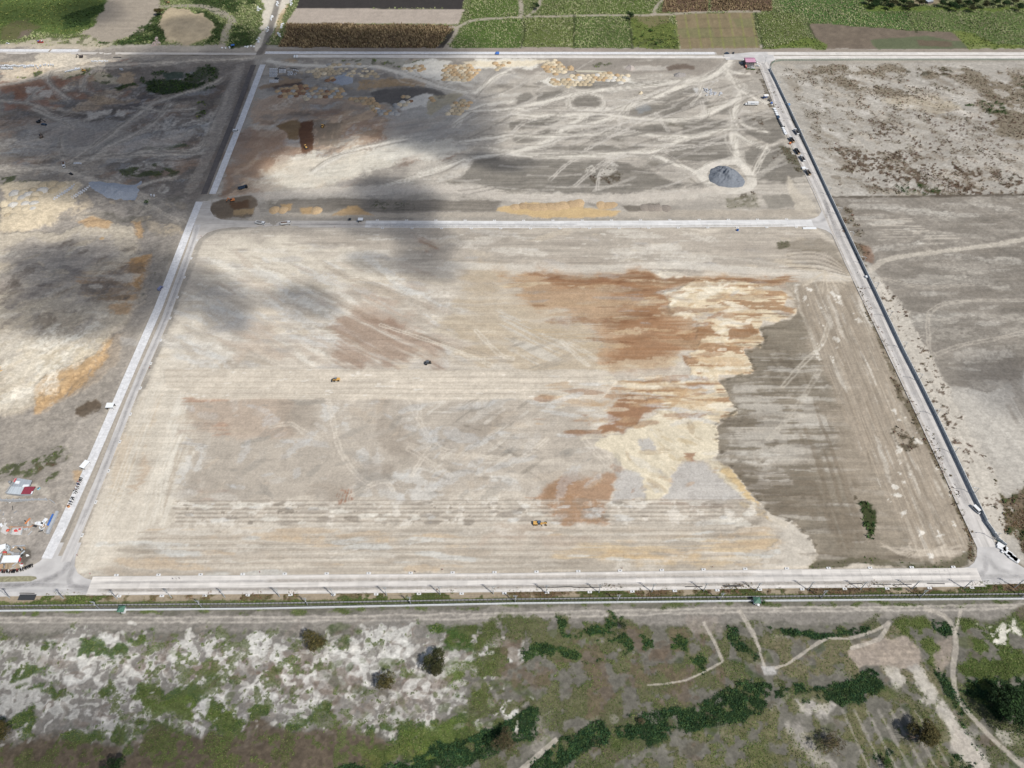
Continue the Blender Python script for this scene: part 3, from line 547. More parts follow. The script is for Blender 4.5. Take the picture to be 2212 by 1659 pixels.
# rust tongue, yellow spread, grey-white spreads
fill([(1240, 830), (1400, 815), (1540, 850), (1470, 890), (1400, 880), (1300, 860)], (182, 142, 100), 0.75, 6, 8, m=sst(sH, 0.3, 0.6))
fill([(1296, 940), (1310, 885), (1350, 862), (1425, 858), (1440, 880), (1410, 900), (1385, 926), (1345, 936), (1305, 944)], (172, 122, 80), 0.9, 3, 6)
STAR = [(1290, 966), (1300, 948), (1345, 938), (1372, 925), (1420, 905), (1440, 880), (1480, 872), (1520, 892), (1536, 920), (1545, 960), (1570, 1005), (1600, 1035), (1615, 1060), (1640, 1095), (1660, 1115), (1620, 1110), (1560, 1040), (1540, 1000), (1500, 990), (1470, 1000), (1445, 1040), (1425, 1085), (1395, 1085), (1385, 1050), (1350, 1010), (1330, 985)]
fill(STAR, (222, 208, 180), 0.95, 1.5, 4, z=0.25); shade(STAR, 0.9, 1.1, streak(math.radians(-50), 18, 2, 13), 3)
fill([(1440, 875), (1500, 876), (1530, 900), (1480, 930), (1430, 905)], (228, 214, 188), 0.8, 4, 6)
fill([(1560, 1020), (1580, 1015), (1640, 1090), (1700, 1140), (1690, 1150), (1630, 1110)], (220, 188, 132), 0.85, 2, 4, z=0.3)
for q in ([(1332, 1016), (1368, 1008), (1386, 1040), (1392, 1074), (1330, 1076)], [(1436, 1060), (1450, 1030), (1490, 998), (1530, 996), (1560, 1045), (1600, 1085), (1560, 1085), (1430, 1078)], [(1380, 950), (1410, 945), (1415, 975), (1390, 975)]): fill(q, (196, 190, 184), 0.9, 2.5, 5)
fill([(1480, 980), (1505, 975), (1505, 996), (1488, 1000)], (172, 124, 88), 0.8, 2, 4); fill([(1430, 1082), (1560, 1078), (1640, 1090), (1560, 1098), (1430, 1092)], (160, 112, 84), 0.6, 2, 4, m=sst(sHf, 0.35, 0.6))
RU = [(1150, 1068), (1160, 1052), (1205, 1048), (1225, 1032), (1260, 1022), (1300, 1012), (1334, 1014), (1328, 1050), (1326, 1076), (1326, 1122), (1180, 1126), (1160, 1085)]
fill(RU, (180, 134, 92), 0.85, 3, 6, m=0.6+0.4*n6); fill([(1180, 1050), (1250, 1030), (1230, 1078), (1160, 1078)], (164, 124, 86), 0.5, 4, 6)
HF = 5.0; CRISP = 0.4
# lower part: greyer cut ground, ribs, graded strips
LOWA = [(410, 862), (1240, 866), (1300, 950), (1290, 970), (1340, 1010), (1150, 1062), (1000, 1074), (390, 1076), (400, 960)]
fill(LOWA, (190, 178, 163), 0.8, 6, 7); shade(LOWA, 0.86, 1.1, fbm(X, Y, 36, 5, 11), 6)
fill([(420, 870), (640, 864), (640, 930), (470, 960), (400, 940)], (196, 172, 150), 0.6, 10, 10)
for q, c, a_ in (([(410, 855), (470, 848), (520, 852), (500, 870), (430, 880)], (194, 152, 122), 0.7), ([(440, 920), (480, 918), (480, 955), (430, 955)], (190, 148, 118), 0.6), ([(430, 1045), (530, 1038), (520, 1056), (450, 1060)], (176, 146, 128), 0.5)): fill(q, c, a_, 6, 8, m=sst(sH, 0.3, 0.6))
for q in ([(780, 1020), (850, 1010), (860, 1060), (800, 1075)], [(840, 1015), (960, 1030), (960, 1070), (850, 1078)], [(1040, 1035), (1110, 1030), (1150, 1050), (1050, 1066)], [(700, 870), (760, 875), (770, 920), (720, 930)], [(760, 980), (800, 950), (820, 1000), (790, 1020)], [(380, 980), (440, 1000), (420, 1060), (370, 1050)]): fill(q, (208, 204, 198), 0.65, 6, 9, m=sst(n6, 0.35, 0.6))
for q in ([(600, 870), (680, 868), (700, 920), (620, 930)], [(820, 880), (900, 890), (900, 990), (830, 970)], [(780, 990), (840, 1000), (820, 1060), (780, 1050)], [(1000, 930), (1080, 880), (1090, 900), (1020, 960)], [(640, 1040), (760, 1050), (730, 1075), (640, 1075)]): fill(q, (168, 154, 138), 0.6, 9, 9)
for k in range(40):
    x0, y0 = RNG.uniform(900, 1140), RNG.uniform(880, 1040); a_ = RNG.choice([-0.75, -0.7, 0.6, 0.3, 0.05]); L_ = RNG.uniform(15, 60)
    track([(x0, y0), (x0+L_*0.5, y0+L_*0.5*a_), (x0+L_, y0+L_*a_)], RNG.uniform(0.8, 2), (222, 214, 202) if k % 2 else (142, 132, 118), 0.4)
for pts in (zz(1, 2, [(620, 140), (660, 280), (690, 460), (760, 640), (900, 820), (980, 860)]), zz(1, 2, [(1290, 140), (1400, 290), (1480, 440), (1580, 550), (1750, 600), (2200, 660)]), zz(1, 2, [(1420, 140), (1410, 280)]), zz(1, 2, [(1320, 560), (1500, 680), (1680, 790)]), zz(1, 2, [(1540, 530), (1440, 640), (1350, 790)]), zz(2, 2, [(600, 440), (700, 580), (850, 720)]), zz(2, 2, [(0, 700), (200, 560), (300, 480)]), zz(1, 2, [(820, 970), (980, 880), (1120, 840), (1180, 920)]), zz(1, 2, [(130, 370), (300, 340), (420, 420), (560, 480)])): track(pts, 3, (220, 208, 192), 0.5, two=True)
for pts in ([(1000, 1000), (1130, 920), (1250, 850)], [(960, 985), (1080, 990), (1300, 1010)], [(880, 960), (1000, 1000), (1150, 1040)]): track(pts, 4, (216, 204, 188), 0.35)
blotch(LOWA, 220, [(208, 202, 194), (170, 158, 144), (186, 176, 164), (200, 182, 160), (150, 146, 138), (198, 200, 202)], (1.0, 6), 3.4, 0.15, 0.36, 0.6, 3)
BENCH = [(355, 796), (560, 797), (1300, 800), (1340, 820), (1300, 862), (900, 862), (430, 864), (400, 850), (360, 830)]
fill(BENCH, (213, 200, 182), 0.85, 1.6, 1.5, z=0.35); shade(BENCH, 0.93, 1.07, sH, 3)
fill(BENCH, (236, 230, 220), 0.6, 2, 2, m=sst(streak(0, 9, 1.6, 14), 0.74, 0.86))
for yy in (801, 814, 826, 838, 850): track([(360, yy), (700, yy+1), (1280, yy+2)], 0.9, (188, 174, 156), 0.4, wob=0.4)
RIB = [(385, 1080), (820, 1082), (1160, 1078), (1620, 1082), (1650, 1105), (1600, 1135), (1160, 1130), (385, 1132), (360, 1110)]
fill(RIB, (194, 182, 166), 0.6, 2, 2); shade(RIB, 0.82, 1.16, n2, 2)
fill(RIB, (222, 214, 202), 0.7, 3, 3, m=sst(n6, 0.55, 0.68)); fill([(385, 1082), (1150, 1082), (1100, 1130), (385, 1130)], (132, 120, 106), 0.7, 2, 3, m=sst(n2, 0.62, 0.74)*sst(n15, 0.45, 0.6))
for k, yy in enumerate(range(1082, 1136, 9)): track([(380, yy+1), (800, yy), (1200, yy-1), (1640, yy-2)], 0.9, (160, 146, 130), 0.42, wob=0.5); track([(380, yy+4), (800, yy+3), (1200, yy+2), (1620, yy+1)], 0.9, (218, 208, 194), 0.5, wob=0.5)
fill([(1180, 1080), (1320, 1078), (1330, 1125), (1200, 1126)], (178, 132, 88), 0.75, 3, 5, m=0.4+0.6*n2)
LOWB = [(330, 1138), (1160, 1134), (1640, 1125), (1700, 1180), (1660, 1225), (800, 1236), (200, 1245), (260, 1200)]
fill(LOWB, (196, 184, 168), 0.75, 4, 3); shade(LOWB, 0.93, 1.06, sHf, 4); shade(LOWB, 0.92, 1.07, sHw, 4)
for yy in range(1140, 1226, 7): track([(300, yy+3), (700, yy+RNG.uniform(-1, 2)), (1150, yy), (1640, yy-2)], 0.8, (172, 158, 140) if yy % 2 else (216, 205, 190), 0.5, wob=0.4)
fill([(1250, 1165), (1500, 1150), (1660, 1165), (1690, 1200), (1640, 1212), (1300, 1218), (1200, 1205)], (214, 186, 142), 0.65, 6, 6, m=0.3+0.7*sst(sH, 0.25, 0.6))
fill([(1280, 1195), (1520, 1188), (1520, 1204), (1300, 1210)], (216, 182, 130), 0.6, 5, 5); fill([(1100, 1140), (1300, 1150), (1200, 1180), (1050, 1170)], (188, 166, 146), 0.5, 8, 8)
fill([(200, 1232), (800, 1226), (1500, 1214), (1640, 1218), (1640, 1230), (800, 1240), (200, 1252)], (172, 160, 144), 0.6, 3, 3, m=0.4+0.6*sHf)
fill([(820, 1250), (850, 1246), (885, 1244), (882, 1254), (830, 1258)], (132, 104, 80), 0.9, 1, 3); fill([(168, 1215), (220, 1230), (225, 1246), (180, 1244)], (226, 218, 204), 0.7, 3, 5)
HF = 3.0
APR = [(1640, 1090), (1664, 1100), (1690, 1120), (1712, 1130), (1720, 1150), (1762, 1164), (1768, 1190), (1750, 1200), (1752, 1222), (1660, 1226), (1640, 1200), (1690, 1160), (1660, 1130)]
fill(APR, (206, 196, 182), 0.9, 1.5, 3, z=0.3); shade(APR, 0.9, 1.08, streak(math.radians(-30), 20, 1.6, 15), 2)
for k in range(7): track([(1560, 1083+5*k), (1625, 1086+5*k), (1655-3*k, 1105+3*k), (1640-6*k, 1130+k), (1590, 1138+k)], 1.2, (178, 166, 150), 0.5)
fill([(722, 1084), (726, 1056), (760, 1050), (760, 1078)], (178, 126, 92), 0.7, 2, 4, m=sst(streak(math.radians(88), 9, 1.1, 4), 0.42, 0.6))
blotch(LOWB, 160, [(214, 206, 194), (172, 160, 144), (188, 172, 152), (206, 208, 206), (206, 178, 142)], (0.8, 4), 7.0, 0.0, 0.5, 0.05, 4)
blotch(RIB, 150, [(224, 218, 206), (140, 128, 114), (168, 156, 142), (208, 206, 202)], (0.7, 3), 3.0, 0.0, 0.6, 0.1, 5)
blotch(OX, 90, [(206, 178, 138), (150, 102, 66), (190, 160, 124), (176, 166, 156), (214, 196, 164)], (1.0, 6), 6.0, 0.02, 0.55, 0.12, 6)
blotch(CR, 120, [(176, 130, 88), (232, 222, 202), (196, 164, 124), (188, 182, 174), (206, 170, 124)], (0.8, 5), 4.0, 0.1, 0.6, 0.35, 7)
blotch(STAR, 60, [(230, 218, 192), (200, 178, 138), (206, 200, 190), (184, 160, 126)], (0.8, 4), 3.0, -0.8, 0.5, 0.6, 8)
blotch([(1150, 1010), (1590, 1000), (1600, 1085), (1150, 1080)], 22, [(206, 202, 196), (172, 164, 156), (196, 160, 120), (170, 128, 96)], (0.8, 4), 2.5, 0.4, 0.5, 0.7, 9)
blotch([(1160, 800), (1540, 815), (1520, 900), (1300, 960), (1160, 940)], 90, [(226, 212, 186), (166, 120, 80), (198, 166, 126), (206, 204, 200)], (0.8, 4), 6.0, 0.0, 0.55, 0.15, 10)
HF = 1.5; CRISP = 0.7
# ---- old field inside the pad, east of the ragged edge
OLD = [(1726, 668), (1700, 610), (1850, 606), (1960, 840), (2105, 1165), (2105, 1200), (2080, 1226), (1750, 1228), (1768, 1190), (1715, 1135), (1660, 1105), (1620, 1060), (1575, 1005), (1545, 960), (1536, 920), (1588, 885), (1560, 820), (1626, 800), (1612, 765), (1652, 735), (1642, 712), (1700, 690)]
fill(OLD, (151, 139, 121), 0.95, 1.2, 4, z=-0.35, rough=0.8); shade(OLD, 0.86, 1.14, sH, 3); shade(OLD, 0.88, 1.12, fbm(X, Y, 26, 4, 3), 4)
fill([(1600, 840), (1760, 800), (1790, 920), (1740, 1010), (1620, 1010), (1560, 960)], (194, 186, 174), 0.8, 14, 10, m=sst(0.5*sH+0.5*n15, 0.38, 0.56))
fill([(1590, 1010), (1700, 1015), (1700, 1080), (1640, 1080)], (204, 196, 185), 0.8, 6, 8, m=sst(0.5*sH+0.5*n15, 0.46, 0.58))
fill([(1650, 740), (1740, 730), (1790, 900), (1760, 820), (1660, 830)], (126, 112, 94), 0.5, 14, 10, m=sst(sV, 0.3, 0.7))
fill([(1560, 1000), (1760, 1010), (1780, 1110), (1700, 1120), (1620, 1050)], (130, 115, 96), 0.65, 8, 8, m=0.4+0.6*sst(sH, 0.3, 0.7))
blotch(OLD, 240, [(196, 188, 176), (112, 98, 80), (130, 116, 98), (176, 164, 148), (214, 208, 198)], (0.7, 3.5), 9.0, 0.0, 0.36, 0.06, 11)
EDG = [(1726, 668), (1700, 690), (1642, 712), (1652, 735), (1612, 765), (1626, 800), (1560, 822), (1588, 885), (1536, 920), (1545, 960), (1575, 1005), (1620, 1060), (1660, 1105), (1715, 1135), (1768, 1190)]
for k in range(70):
    j = RNG.integers(len(EDG)-1); u_ = RNG.random(); e0, e1 = EDG[j], EDG[j+1]; ex_, ey_ = W((e0[0]+(e1[0]-e0[0])*u_+3, e0[1]+(e1[1]-e0[1])*u_)); r_ = RNG.uniform(0.6, 1.7)
    fill([(ex_-r_*1.6, ey_), (ex_, ey_-r_), (ex_+r_*2.2, ey_+r_*0.3), (ex_+r_*0.4, ey_+r_)], (104, 92, 74) if k % 3 else (134, 118, 96), 0.6, 0.8, 1.5, world=True)
STR = [(1700, 612), (1852, 606), (1960, 840), (2105, 1165), (2100, 1205), (1990, 1215), (1850, 950), (1770, 780)]
fill(STR, (182, 167, 148), 0.8, 8, 5); i_, m_ = mask(STR, 6, 4); P[i_] *= (1-m_+m_*(0.86+0.26*sV[i_]))[:, None]
fill([(1850, 850), (1960, 1000), (2050, 1200), (1900, 1200), (1800, 1000), (1770, 880)], (178, 163, 144), 0.6, 10, 8, m=0.4+0.6*sVw)
fill([(1770, 880), (1850, 1000), (1880, 1120), (1840, 1200), (1760, 1120), (1740, 960)], (140, 124, 104), 0.55, 9, 9, m=sst(sV, 0.25, 0.7))
fill(STR, (226, 220, 210), 0.8, 3, 4, m=sst(n6, 0.66, 0.74)*sst(n40, 0.4, 0.55))
blotch(STR, 200, [(206, 196, 180), (140, 124, 104), (160, 144, 124), (222, 216, 206)], (0.6, 2.4), 10.0, math.radians(92), 0.32, 0.05, 12)
for q in ([(1865, 1085), (1885, 1090), (1898, 1120), (1896, 1155), (1886, 1165), (1872, 1130)],): fill(q, (74, 84, 48), 0.95, 1.5, 4, veg={'vine': 0.95})
for q in ([(1935, 935), (1950, 928), (1985, 955), (1988, 970), (1960, 975), (1938, 955)], [(1855, 1078), (1870, 1080), (1868, 1100), (1858, 1095)]): fill(q, (110, 98, 76), 0.85, 2, 5, m=sst(n2, 0.36, 0.55), veg={'scrub': 0.8})
fill([(1752, 1205), (1900, 1212), (2060, 1205), (2100, 1190), (2102, 1210), (2080, 1228), (1750, 1230)], (118, 112, 86), 0.85, 3, 4, m=0.45+0.55*n6, veg={'grass': 0.45})
fill([(1775, 520), (1690, 520), (1680, 540), (1720, 545), (1790, 550), (1830, 590), (1845, 590), (1810, 530)], (150, 138, 120), 0.7, 5, 5, m=0.4+0.6*sDu); fill([(1680, 522), (1712, 520), (1714, 536), (1690, 540)], (110, 104, 78), 0.8, 2, 5, m=sst(n6, 0.35, 0.55), veg={'grass': 0.6})
for k in range(9): track([(1700, 545+4*k), (1760, 540+5*k), (1800, 556+4*k), (1835, 588+k)], 1.1, (206, 192, 172) if k % 2 else (138, 124, 104), 0.5)
for k in range(22):
    a_ = RNG.uniform(0.3, 2.6); cx_, cy_ = 1782, 588; track([(cx_, cy_), (cx_+math.cos(a_)*60, cy_+math.sin(a_)*45)], 1.3, (208, 194, 174), 0.4)
track([(1690, 835), (1740, 780), (1775, 745), (1790, 700)], 3, (206, 196, 180), 0.55, two=True); track([(1660, 950), (1720, 880), (1770, 800)], 3, (200, 190, 174), 0.4, two=True)
for k in range(18): track([(1890+RNG.uniform(0, 90), 1170+RNG.uniform(0, 25)), (1960+RNG.uniform(0, 60), 1185+RNG.uniform(0, 20)), (2040+RNG.uniform(0, 40), 1175+RNG.uniform(0, 28))], 1.0, (206, 192, 174), 0.45)
HF = 0.0; CRISP = 1.0
# grass verge of the right road, west side
fill([(1850, 610), (1862, 612), (1960, 830), (2060, 1050), (2110, 1170), (2108, 1215), (2090, 1215), (2095, 1160), (2030, 1030), (1930, 830)], (118, 106, 80), 0.85, 1.5, 2.5, m=0.4+0.6*sst(n6, 0.35, 0.6), veg={'scrub': 0.75})

# ---- east side, beyond the long wall
EAST = [(1662, 140), (2300, 132), (2330, 1500), (2190, 1260), (2150, 1180), (2000, 880), (1900, 640), (1800, 430), (1720, 270)]
fill(EAST, (186, 179, 169), 0.95, 3, 2); shade(EAST, 0.84, 1.12, fbm(X, Y, 34, 5, 2), 4); shade(EAST, 0.88, 1.1, sD, 4)
for q in ([(1740, 140), (1850, 140), (2000, 142), (2080, 150), (2100, 165), (2000, 170), (1900, 160), (1780, 160)], [(1790, 165), (1850, 165), (1900, 185), (1960, 200), (2040, 220), (2060, 235), (1960, 225), (1880, 205), (1800, 185)], [(2080, 150), (2230, 160), (2230, 260), (2180, 240), (2120, 210), (2090, 180)], [(2100, 210), (2230, 240), (2230, 330), (2150, 280)]):
    fill(q, (140, 124, 98), 0.75, 8, 10, m=sst(n15+0.3*n6, 0.42, 0.66), veg={'scrub': 0.4})
fill([(1690, 150), (2230, 145), (2230, 425), (1810, 425)], (140, 128, 108), 0.45, 8, 8, m=sst(0.5*n6+0.5*n15, 0.47, 0.6), veg={'scrub': 0.4})
fill([(1950, 146), (2050, 148), (2060, 162), (1960, 160)], (96, 90, 66), 0.8, 4, 8, m=sst(n6, 0.42, 0.6), veg={'scrub': 0.9})
for q in ([(2120, 220), (2170, 225), (2180, 250), (2130, 245)], [(2190, 170), (2230, 170), (2230, 195), (2200, 190)], [(2060, 225), (2110, 225), (2110, 238), (2070, 238)]): fill(q, (76, 88, 52), 0.85, 4, 8, m=sst(n6, 0.4, 0.58), veg={'vine': 0.7})
for q in ([(1810, 320), (1960, 330), (2060, 370), (2230, 410), (2230, 430), (2000, 430), (1900, 410), (1830, 370)], [(1820, 330), (1880, 330), (1940, 360), (1880, 375), (1830, 355)], [(1860, 250), (1920, 260), (1950, 290), (1900, 300)], [(2000, 350), (2230, 380), (2230, 430), (2080, 430)], [(1960, 385), (2080, 400), (2130, 428), (1990, 428)]):
    fill(q, (116, 96, 78), 0.85, 8, 9, m=sst(0.35*n6+0.3*n15+0.35*(2*n2-0.5), 0.46, 0.6), veg={'scrub': 0.85})
fill([(1900, 200), (2230, 260), (2230, 420), (1960, 330)], (102, 76, 60), 0.8, 12, 4, m=sst(n2, 0.6, 0.7)*sst(n40, 0.3, 0.5), veg={'scrub': 0.6}, keep=True)
fill([(1930, 388), (2020, 398), (2030, 425), (1950, 425)], (86, 90, 58), 0.8, 4, 8, m=sst(n6, 0.4, 0.58), veg={'vine': 0.5})
fill([(1900, 215), (2050, 215), (2080, 240), (2000, 245), (1940, 235)], (200, 186, 162), 0.6, 6, 8)
blotch([(1680, 145), (2230, 140), (2230, 425), (1810, 425)], 330, [(212, 206, 198), (150, 138, 120), (172, 160, 144), (128, 112, 90), (196, 184, 168)], (1.6, 9), 2.6, math.radians(-35), 0.5, 0.4, 22)
PLW = [(1795, 425), (2300, 420), (2330, 820), (2240, 800), (2130, 850), (2060, 830), (2020, 840), (1990, 770), (1900, 600), (1850, 530)]
fill(PLW, (156, 147, 136), 0.95, 2, 2, rough=0.7); shade(PLW, 0.88, 1.1, fbm(X, Y, 40, 4, 6), 5)
shade([(1795, 425), (2300, 420), (2320, 560), (1900, 600), (1850, 530)], 0.84, 1.14, streak(math.radians(128), 60, 3.4, 8), 5); shade([(1880, 590), (2320, 540), (2330, 820), (2000, 840)], 0.86, 1.12, sH, 6)
for q in ([(1870, 475), (1960, 470), (2010, 500), (1900, 520)], [(2010, 500), (2080, 520), (2000, 540), (1960, 530)]): fill(q, (206, 196, 182), 0.6, 6, 7, m=sst(sHf, 0.35, 0.6))
track([(1795, 426), (2000, 424), (2230, 420)], 2.5, (104, 92, 78), 0.8, wob=2)
blotch(PLW, 220, [(190, 182, 170), (130, 122, 112), (148, 138, 126), (204, 198, 188)], (1.5, 8), 6.0, 0.0, 0.4, 0.15, 21)
track([(1880, 585), (1905, 565), (1960, 552), (2060, 540), (2140, 530), (2230, 513)], 4.2, (206, 196, 181), 0.7)
for pts in ([(2012, 800), (2005, 720), (2012, 670), (2080, 650), (2230, 648)], [(2012, 770), (2080, 745), (2160, 730), (2230, 712)], [(1900, 600), (1990, 620), (2100, 615)]): track(pts, 3.5, (196, 186, 172), 0.55, two=True)
WS = [(1880, 590), (1940, 640), (1990, 720), (2040, 830), (2110, 960), (2170, 1080), (2200, 1160), (2150, 1170), (2060, 980), (1970, 790)]
fill(WS, (206, 197, 184), 0.85, 4, 4); fill(WS, (112, 92, 74), 0.85, 1.5, 3, m=sst(n2, 0.6, 0.69)*sst(n15, 0.3, 0.5), veg={'scrub': 0.9}, keep=True); shade(WS, 0.88, 1.1, sV, 4)
fill([(1800, 440), (1830, 440), (1880, 560), (1870, 580), (1850, 560)], (128, 116, 94), 0.7, 2, 4, m=sst(n6, 0.42, 0.6), veg={'scrub': 0.7}); fill([(1850, 520), (1880, 530), (1890, 570), (1870, 560)], (150, 108, 80), 0.6, 3, 5)
SE = [(2040, 830), (2130, 850), (2240, 800), (2320, 820), (2330, 1100), (2200, 1080), (2130, 960)]
fill(SE, (196, 189, 179), 0.9, 6, 6); shade(SE, 0.88, 1.08, streak(math.radians(112), 40, 2.4, 10), 5)
fill([(2160, 800), (2330, 790), (2330, 940), (2230, 960), (2180, 880)], (158, 148, 136), 0.7, 10, 8, m=sst(sV, 0.2, 0.6))
for q in ([(2170, 1075), (2230, 1030), (2330, 1020), (2330, 1200), (2230, 1200), (2195, 1150)], [(2150, 1060), (2180, 1090), (2200, 1150), (2180, 1150)]):
    fill(q, (126, 106, 78), 0.9, 4, 7, m=sst(n15+0.2*n6, 0.36, 0.55), veg={'scrub': 0.9}); fill(q, (84, 88, 54), 0.8, 4, 7, m=sst(n6, 0.55, 0.68), veg={'vine': 0.6})
fill([(2130, 1165), (2160, 1170), (2230, 1240), (2230, 1262), (2180, 1215)], (140, 124, 104), 0.8, 2, 3, m=0.5+0.5*n6)

# ---- strip between the front road and the perimeter wall
VERGE = [(-60, 1282), (1106, 1272), (2280, 1260), (2280, 1285), (1106, 1300), (-60, 1310)]
fill(VERGE, (178, 160, 134), 0.95, 1.2, 1.2, rough=0.8); fill(VERGE, (128, 116, 76), 0.85, 2, 3, m=sst(n6, 0.45, 0.6), veg={'scrub': 0.7})
fill([(1106, 1270), (1420, 1268), (2280, 1258), (2280, 1284), (1106, 1292)], (124, 98, 70), 0.8, 2, 3, m=sst(n15+0.2*n2, 0.42, 0.6), veg={'scrub': 0.9})
for q in ([(-60, 1290), (60, 1290), (240, 1285), (230, 1304), (-60, 1308)], [(700, 1284), (1000, 1276), (1106, 1290), (700, 1300)], [(1250, 1280), (1400, 1282), (1400, 1290), (1250, 1292)], [(1500, 1280), (1700, 1278), (1700, 1290), (1500, 1290)], [(1900, 1266), (2280, 1258), (2280, 1280), (1900, 1280)]):
    fill(q, (84, 98, 50), 0.85, 2, 4, m=sst(n6, 0.42, 0.6), veg={'grass': 0.9})
fill([(-60, 1301), (1106, 1291), (2280, 1275), (2280, 1290), (1106, 1304), (-60, 1316)], (82, 98, 46), 0.9, 1, 1, m=0.55+0.45*n6, veg={'grass': 1.0})
CRISP = 0.4
# ---- land south of the wall
SOUTH = [(-80, 1312), (1106, 1303), (2300, 1290), (2300, 1760), (-120, 1760)]
fill(SOUTH, (128, 124, 113), 0.97, 1, 1, rough=0.7); shade(SOUTH, 0.84, 1.12, fbm(X, Y, 24, 5, 9), 5)
WHITE = (200, 197, 191); GRN = (78, 104, 50); LGRN = (110, 130, 60); DGRN = (48, 74, 42); BRN = (134, 112, 96)
fill([(-80, 1316), (1106, 1307), (2280, 1294), (2280, 1306), (1106, 1318), (-80, 1330)], (104, 116, 66), 0.85, 2, 3, m=sst(n6, 0.42, 0.6), veg={'grass': 0.8})
DIRT = [(-80, 1328), (600, 1322), (1106, 1314), (1700, 1310), (2280, 1302), (2280, 1332), (1960, 1338), (1560, 1345), (1106, 1350), (600, 1356), (-80, 1362)]
fill(DIRT, (156, 149, 141), 0.9, 3, 3); shade(DIRT, 0.9, 1.08, streak(0.01, 40, 1.6, 2), 3)
track([(-60, 1340), (600, 1338), (1250, 1326), (1600, 1318), (2000, 1314), (2280, 1308)], 2.4, (200, 191, 180), 0.6, two=True)
# white sand with swirls, west
SAND = [(-80, 1372), (300, 1366), (700, 1358), (980, 1362), (1090, 1375), (1130, 1400), (1000, 1480), (1010, 1530), (900, 1550), (800, 1560), (640, 1580), (420, 1590), (200, 1590), (60, 1600), (-100, 1640)]
fill(SAND, (152, 146, 140), 0.9, 8, 8); sw = sst(0.25*n15+0.35*fbm(X, Y, 9, 4, 10)+0.2*n6+0.2*(2*n2-0.5), 0.45, 0.54); fill(SAND, WHITE, 0.75, 8, 8, m=sw)
fill([(100, 1430), (400, 1400), (700, 1420), (1000, 1440), (900, 1520), (500, 1500), (200, 1500)], (150, 132, 120), 0.7, 12, 10, m=sst(fbm(X, Y, 18, 4, 7), 0.5, 0.62))
fill([(410, 1440), (600, 1430), (640, 1470), (500, 1490), (400, 1480)], (140, 116, 98), 0.75, 4, 7, m=sst(n6, 0.35, 0.6))
for cx_, cy_, r_ in ((470, 1405, 30), (478, 1448, 24), (560, 1390, 26), (615, 1415, 26), (612, 1447, 19), (663, 1454, 18), (455, 1505, 20), (465, 1512, 26), (585, 1490, 24), (660, 1505, 22), (748, 1405, 26), (770, 1440, 20), (850, 1435, 22), (870, 1400, 20), (395, 1410, 26), (520, 1425, 22), (900, 1490, 24), (1120, 1560, 18), (1100, 1530, 14), (700, 1440, 24), (230, 1400, 30), (300, 1440, 30), (160, 1450, 30), (1105, 1415, 16)):
    for q_ in range(3):
        rr = r_*(1-0.22*q_); a0 = RNG.uniform(0, 6.28); aa = np.linspace(a0, a0+RNG.uniform(2.6, 5.4), 9)
        track([(cx_+rr*math.cos(t)*1.0, cy_+rr*0.85*math.sin(t)) for t in aa], RNG.uniform(1.2, 2.6), (216, 213, 207), 0.62, wob=2.6)
    fill([(cx_-r_*0.5, cy_), (cx_, cy_-r_*0.4), (cx_+r_*0.5, cy_), (cx_, cy_+r_*0.4)], (158, 148, 138), 0.5, 2, 4, m=sst(n6, 0.4, 0.6))
for q in ([(620, 1350), (1000, 1360), (1100, 1400), (960, 1420), (700, 1400)], [(760, 1420), (870, 1440), (850, 1480), (780, 1470)]): fill(q, WHITE, 0.8, 4, 8, m=sst(n6, 0.45, 0.58))
for k in range(420):
    x0, y0 = RNG.uniform(-250, 10), RNG.uniform(98, 160); a0 = RNG.uniform(0, 6.28); r_ = RNG.uniform(3, 9); da = RNG.choice([-1, 1])*RNG.uniform(0.5, 1.6)
    track([(x0+r_*math.cos(a0+da*t), y0+r_*0.8*math.sin(a0+da*t)) for t in (0, 0.5, 1.0)], RNG.uniform(0.7, 1.8), [(224, 220, 212), (212, 208, 202), (140, 124, 112), (158, 148, 138)][k % 4], 0.6, world=True, wob=1.6)
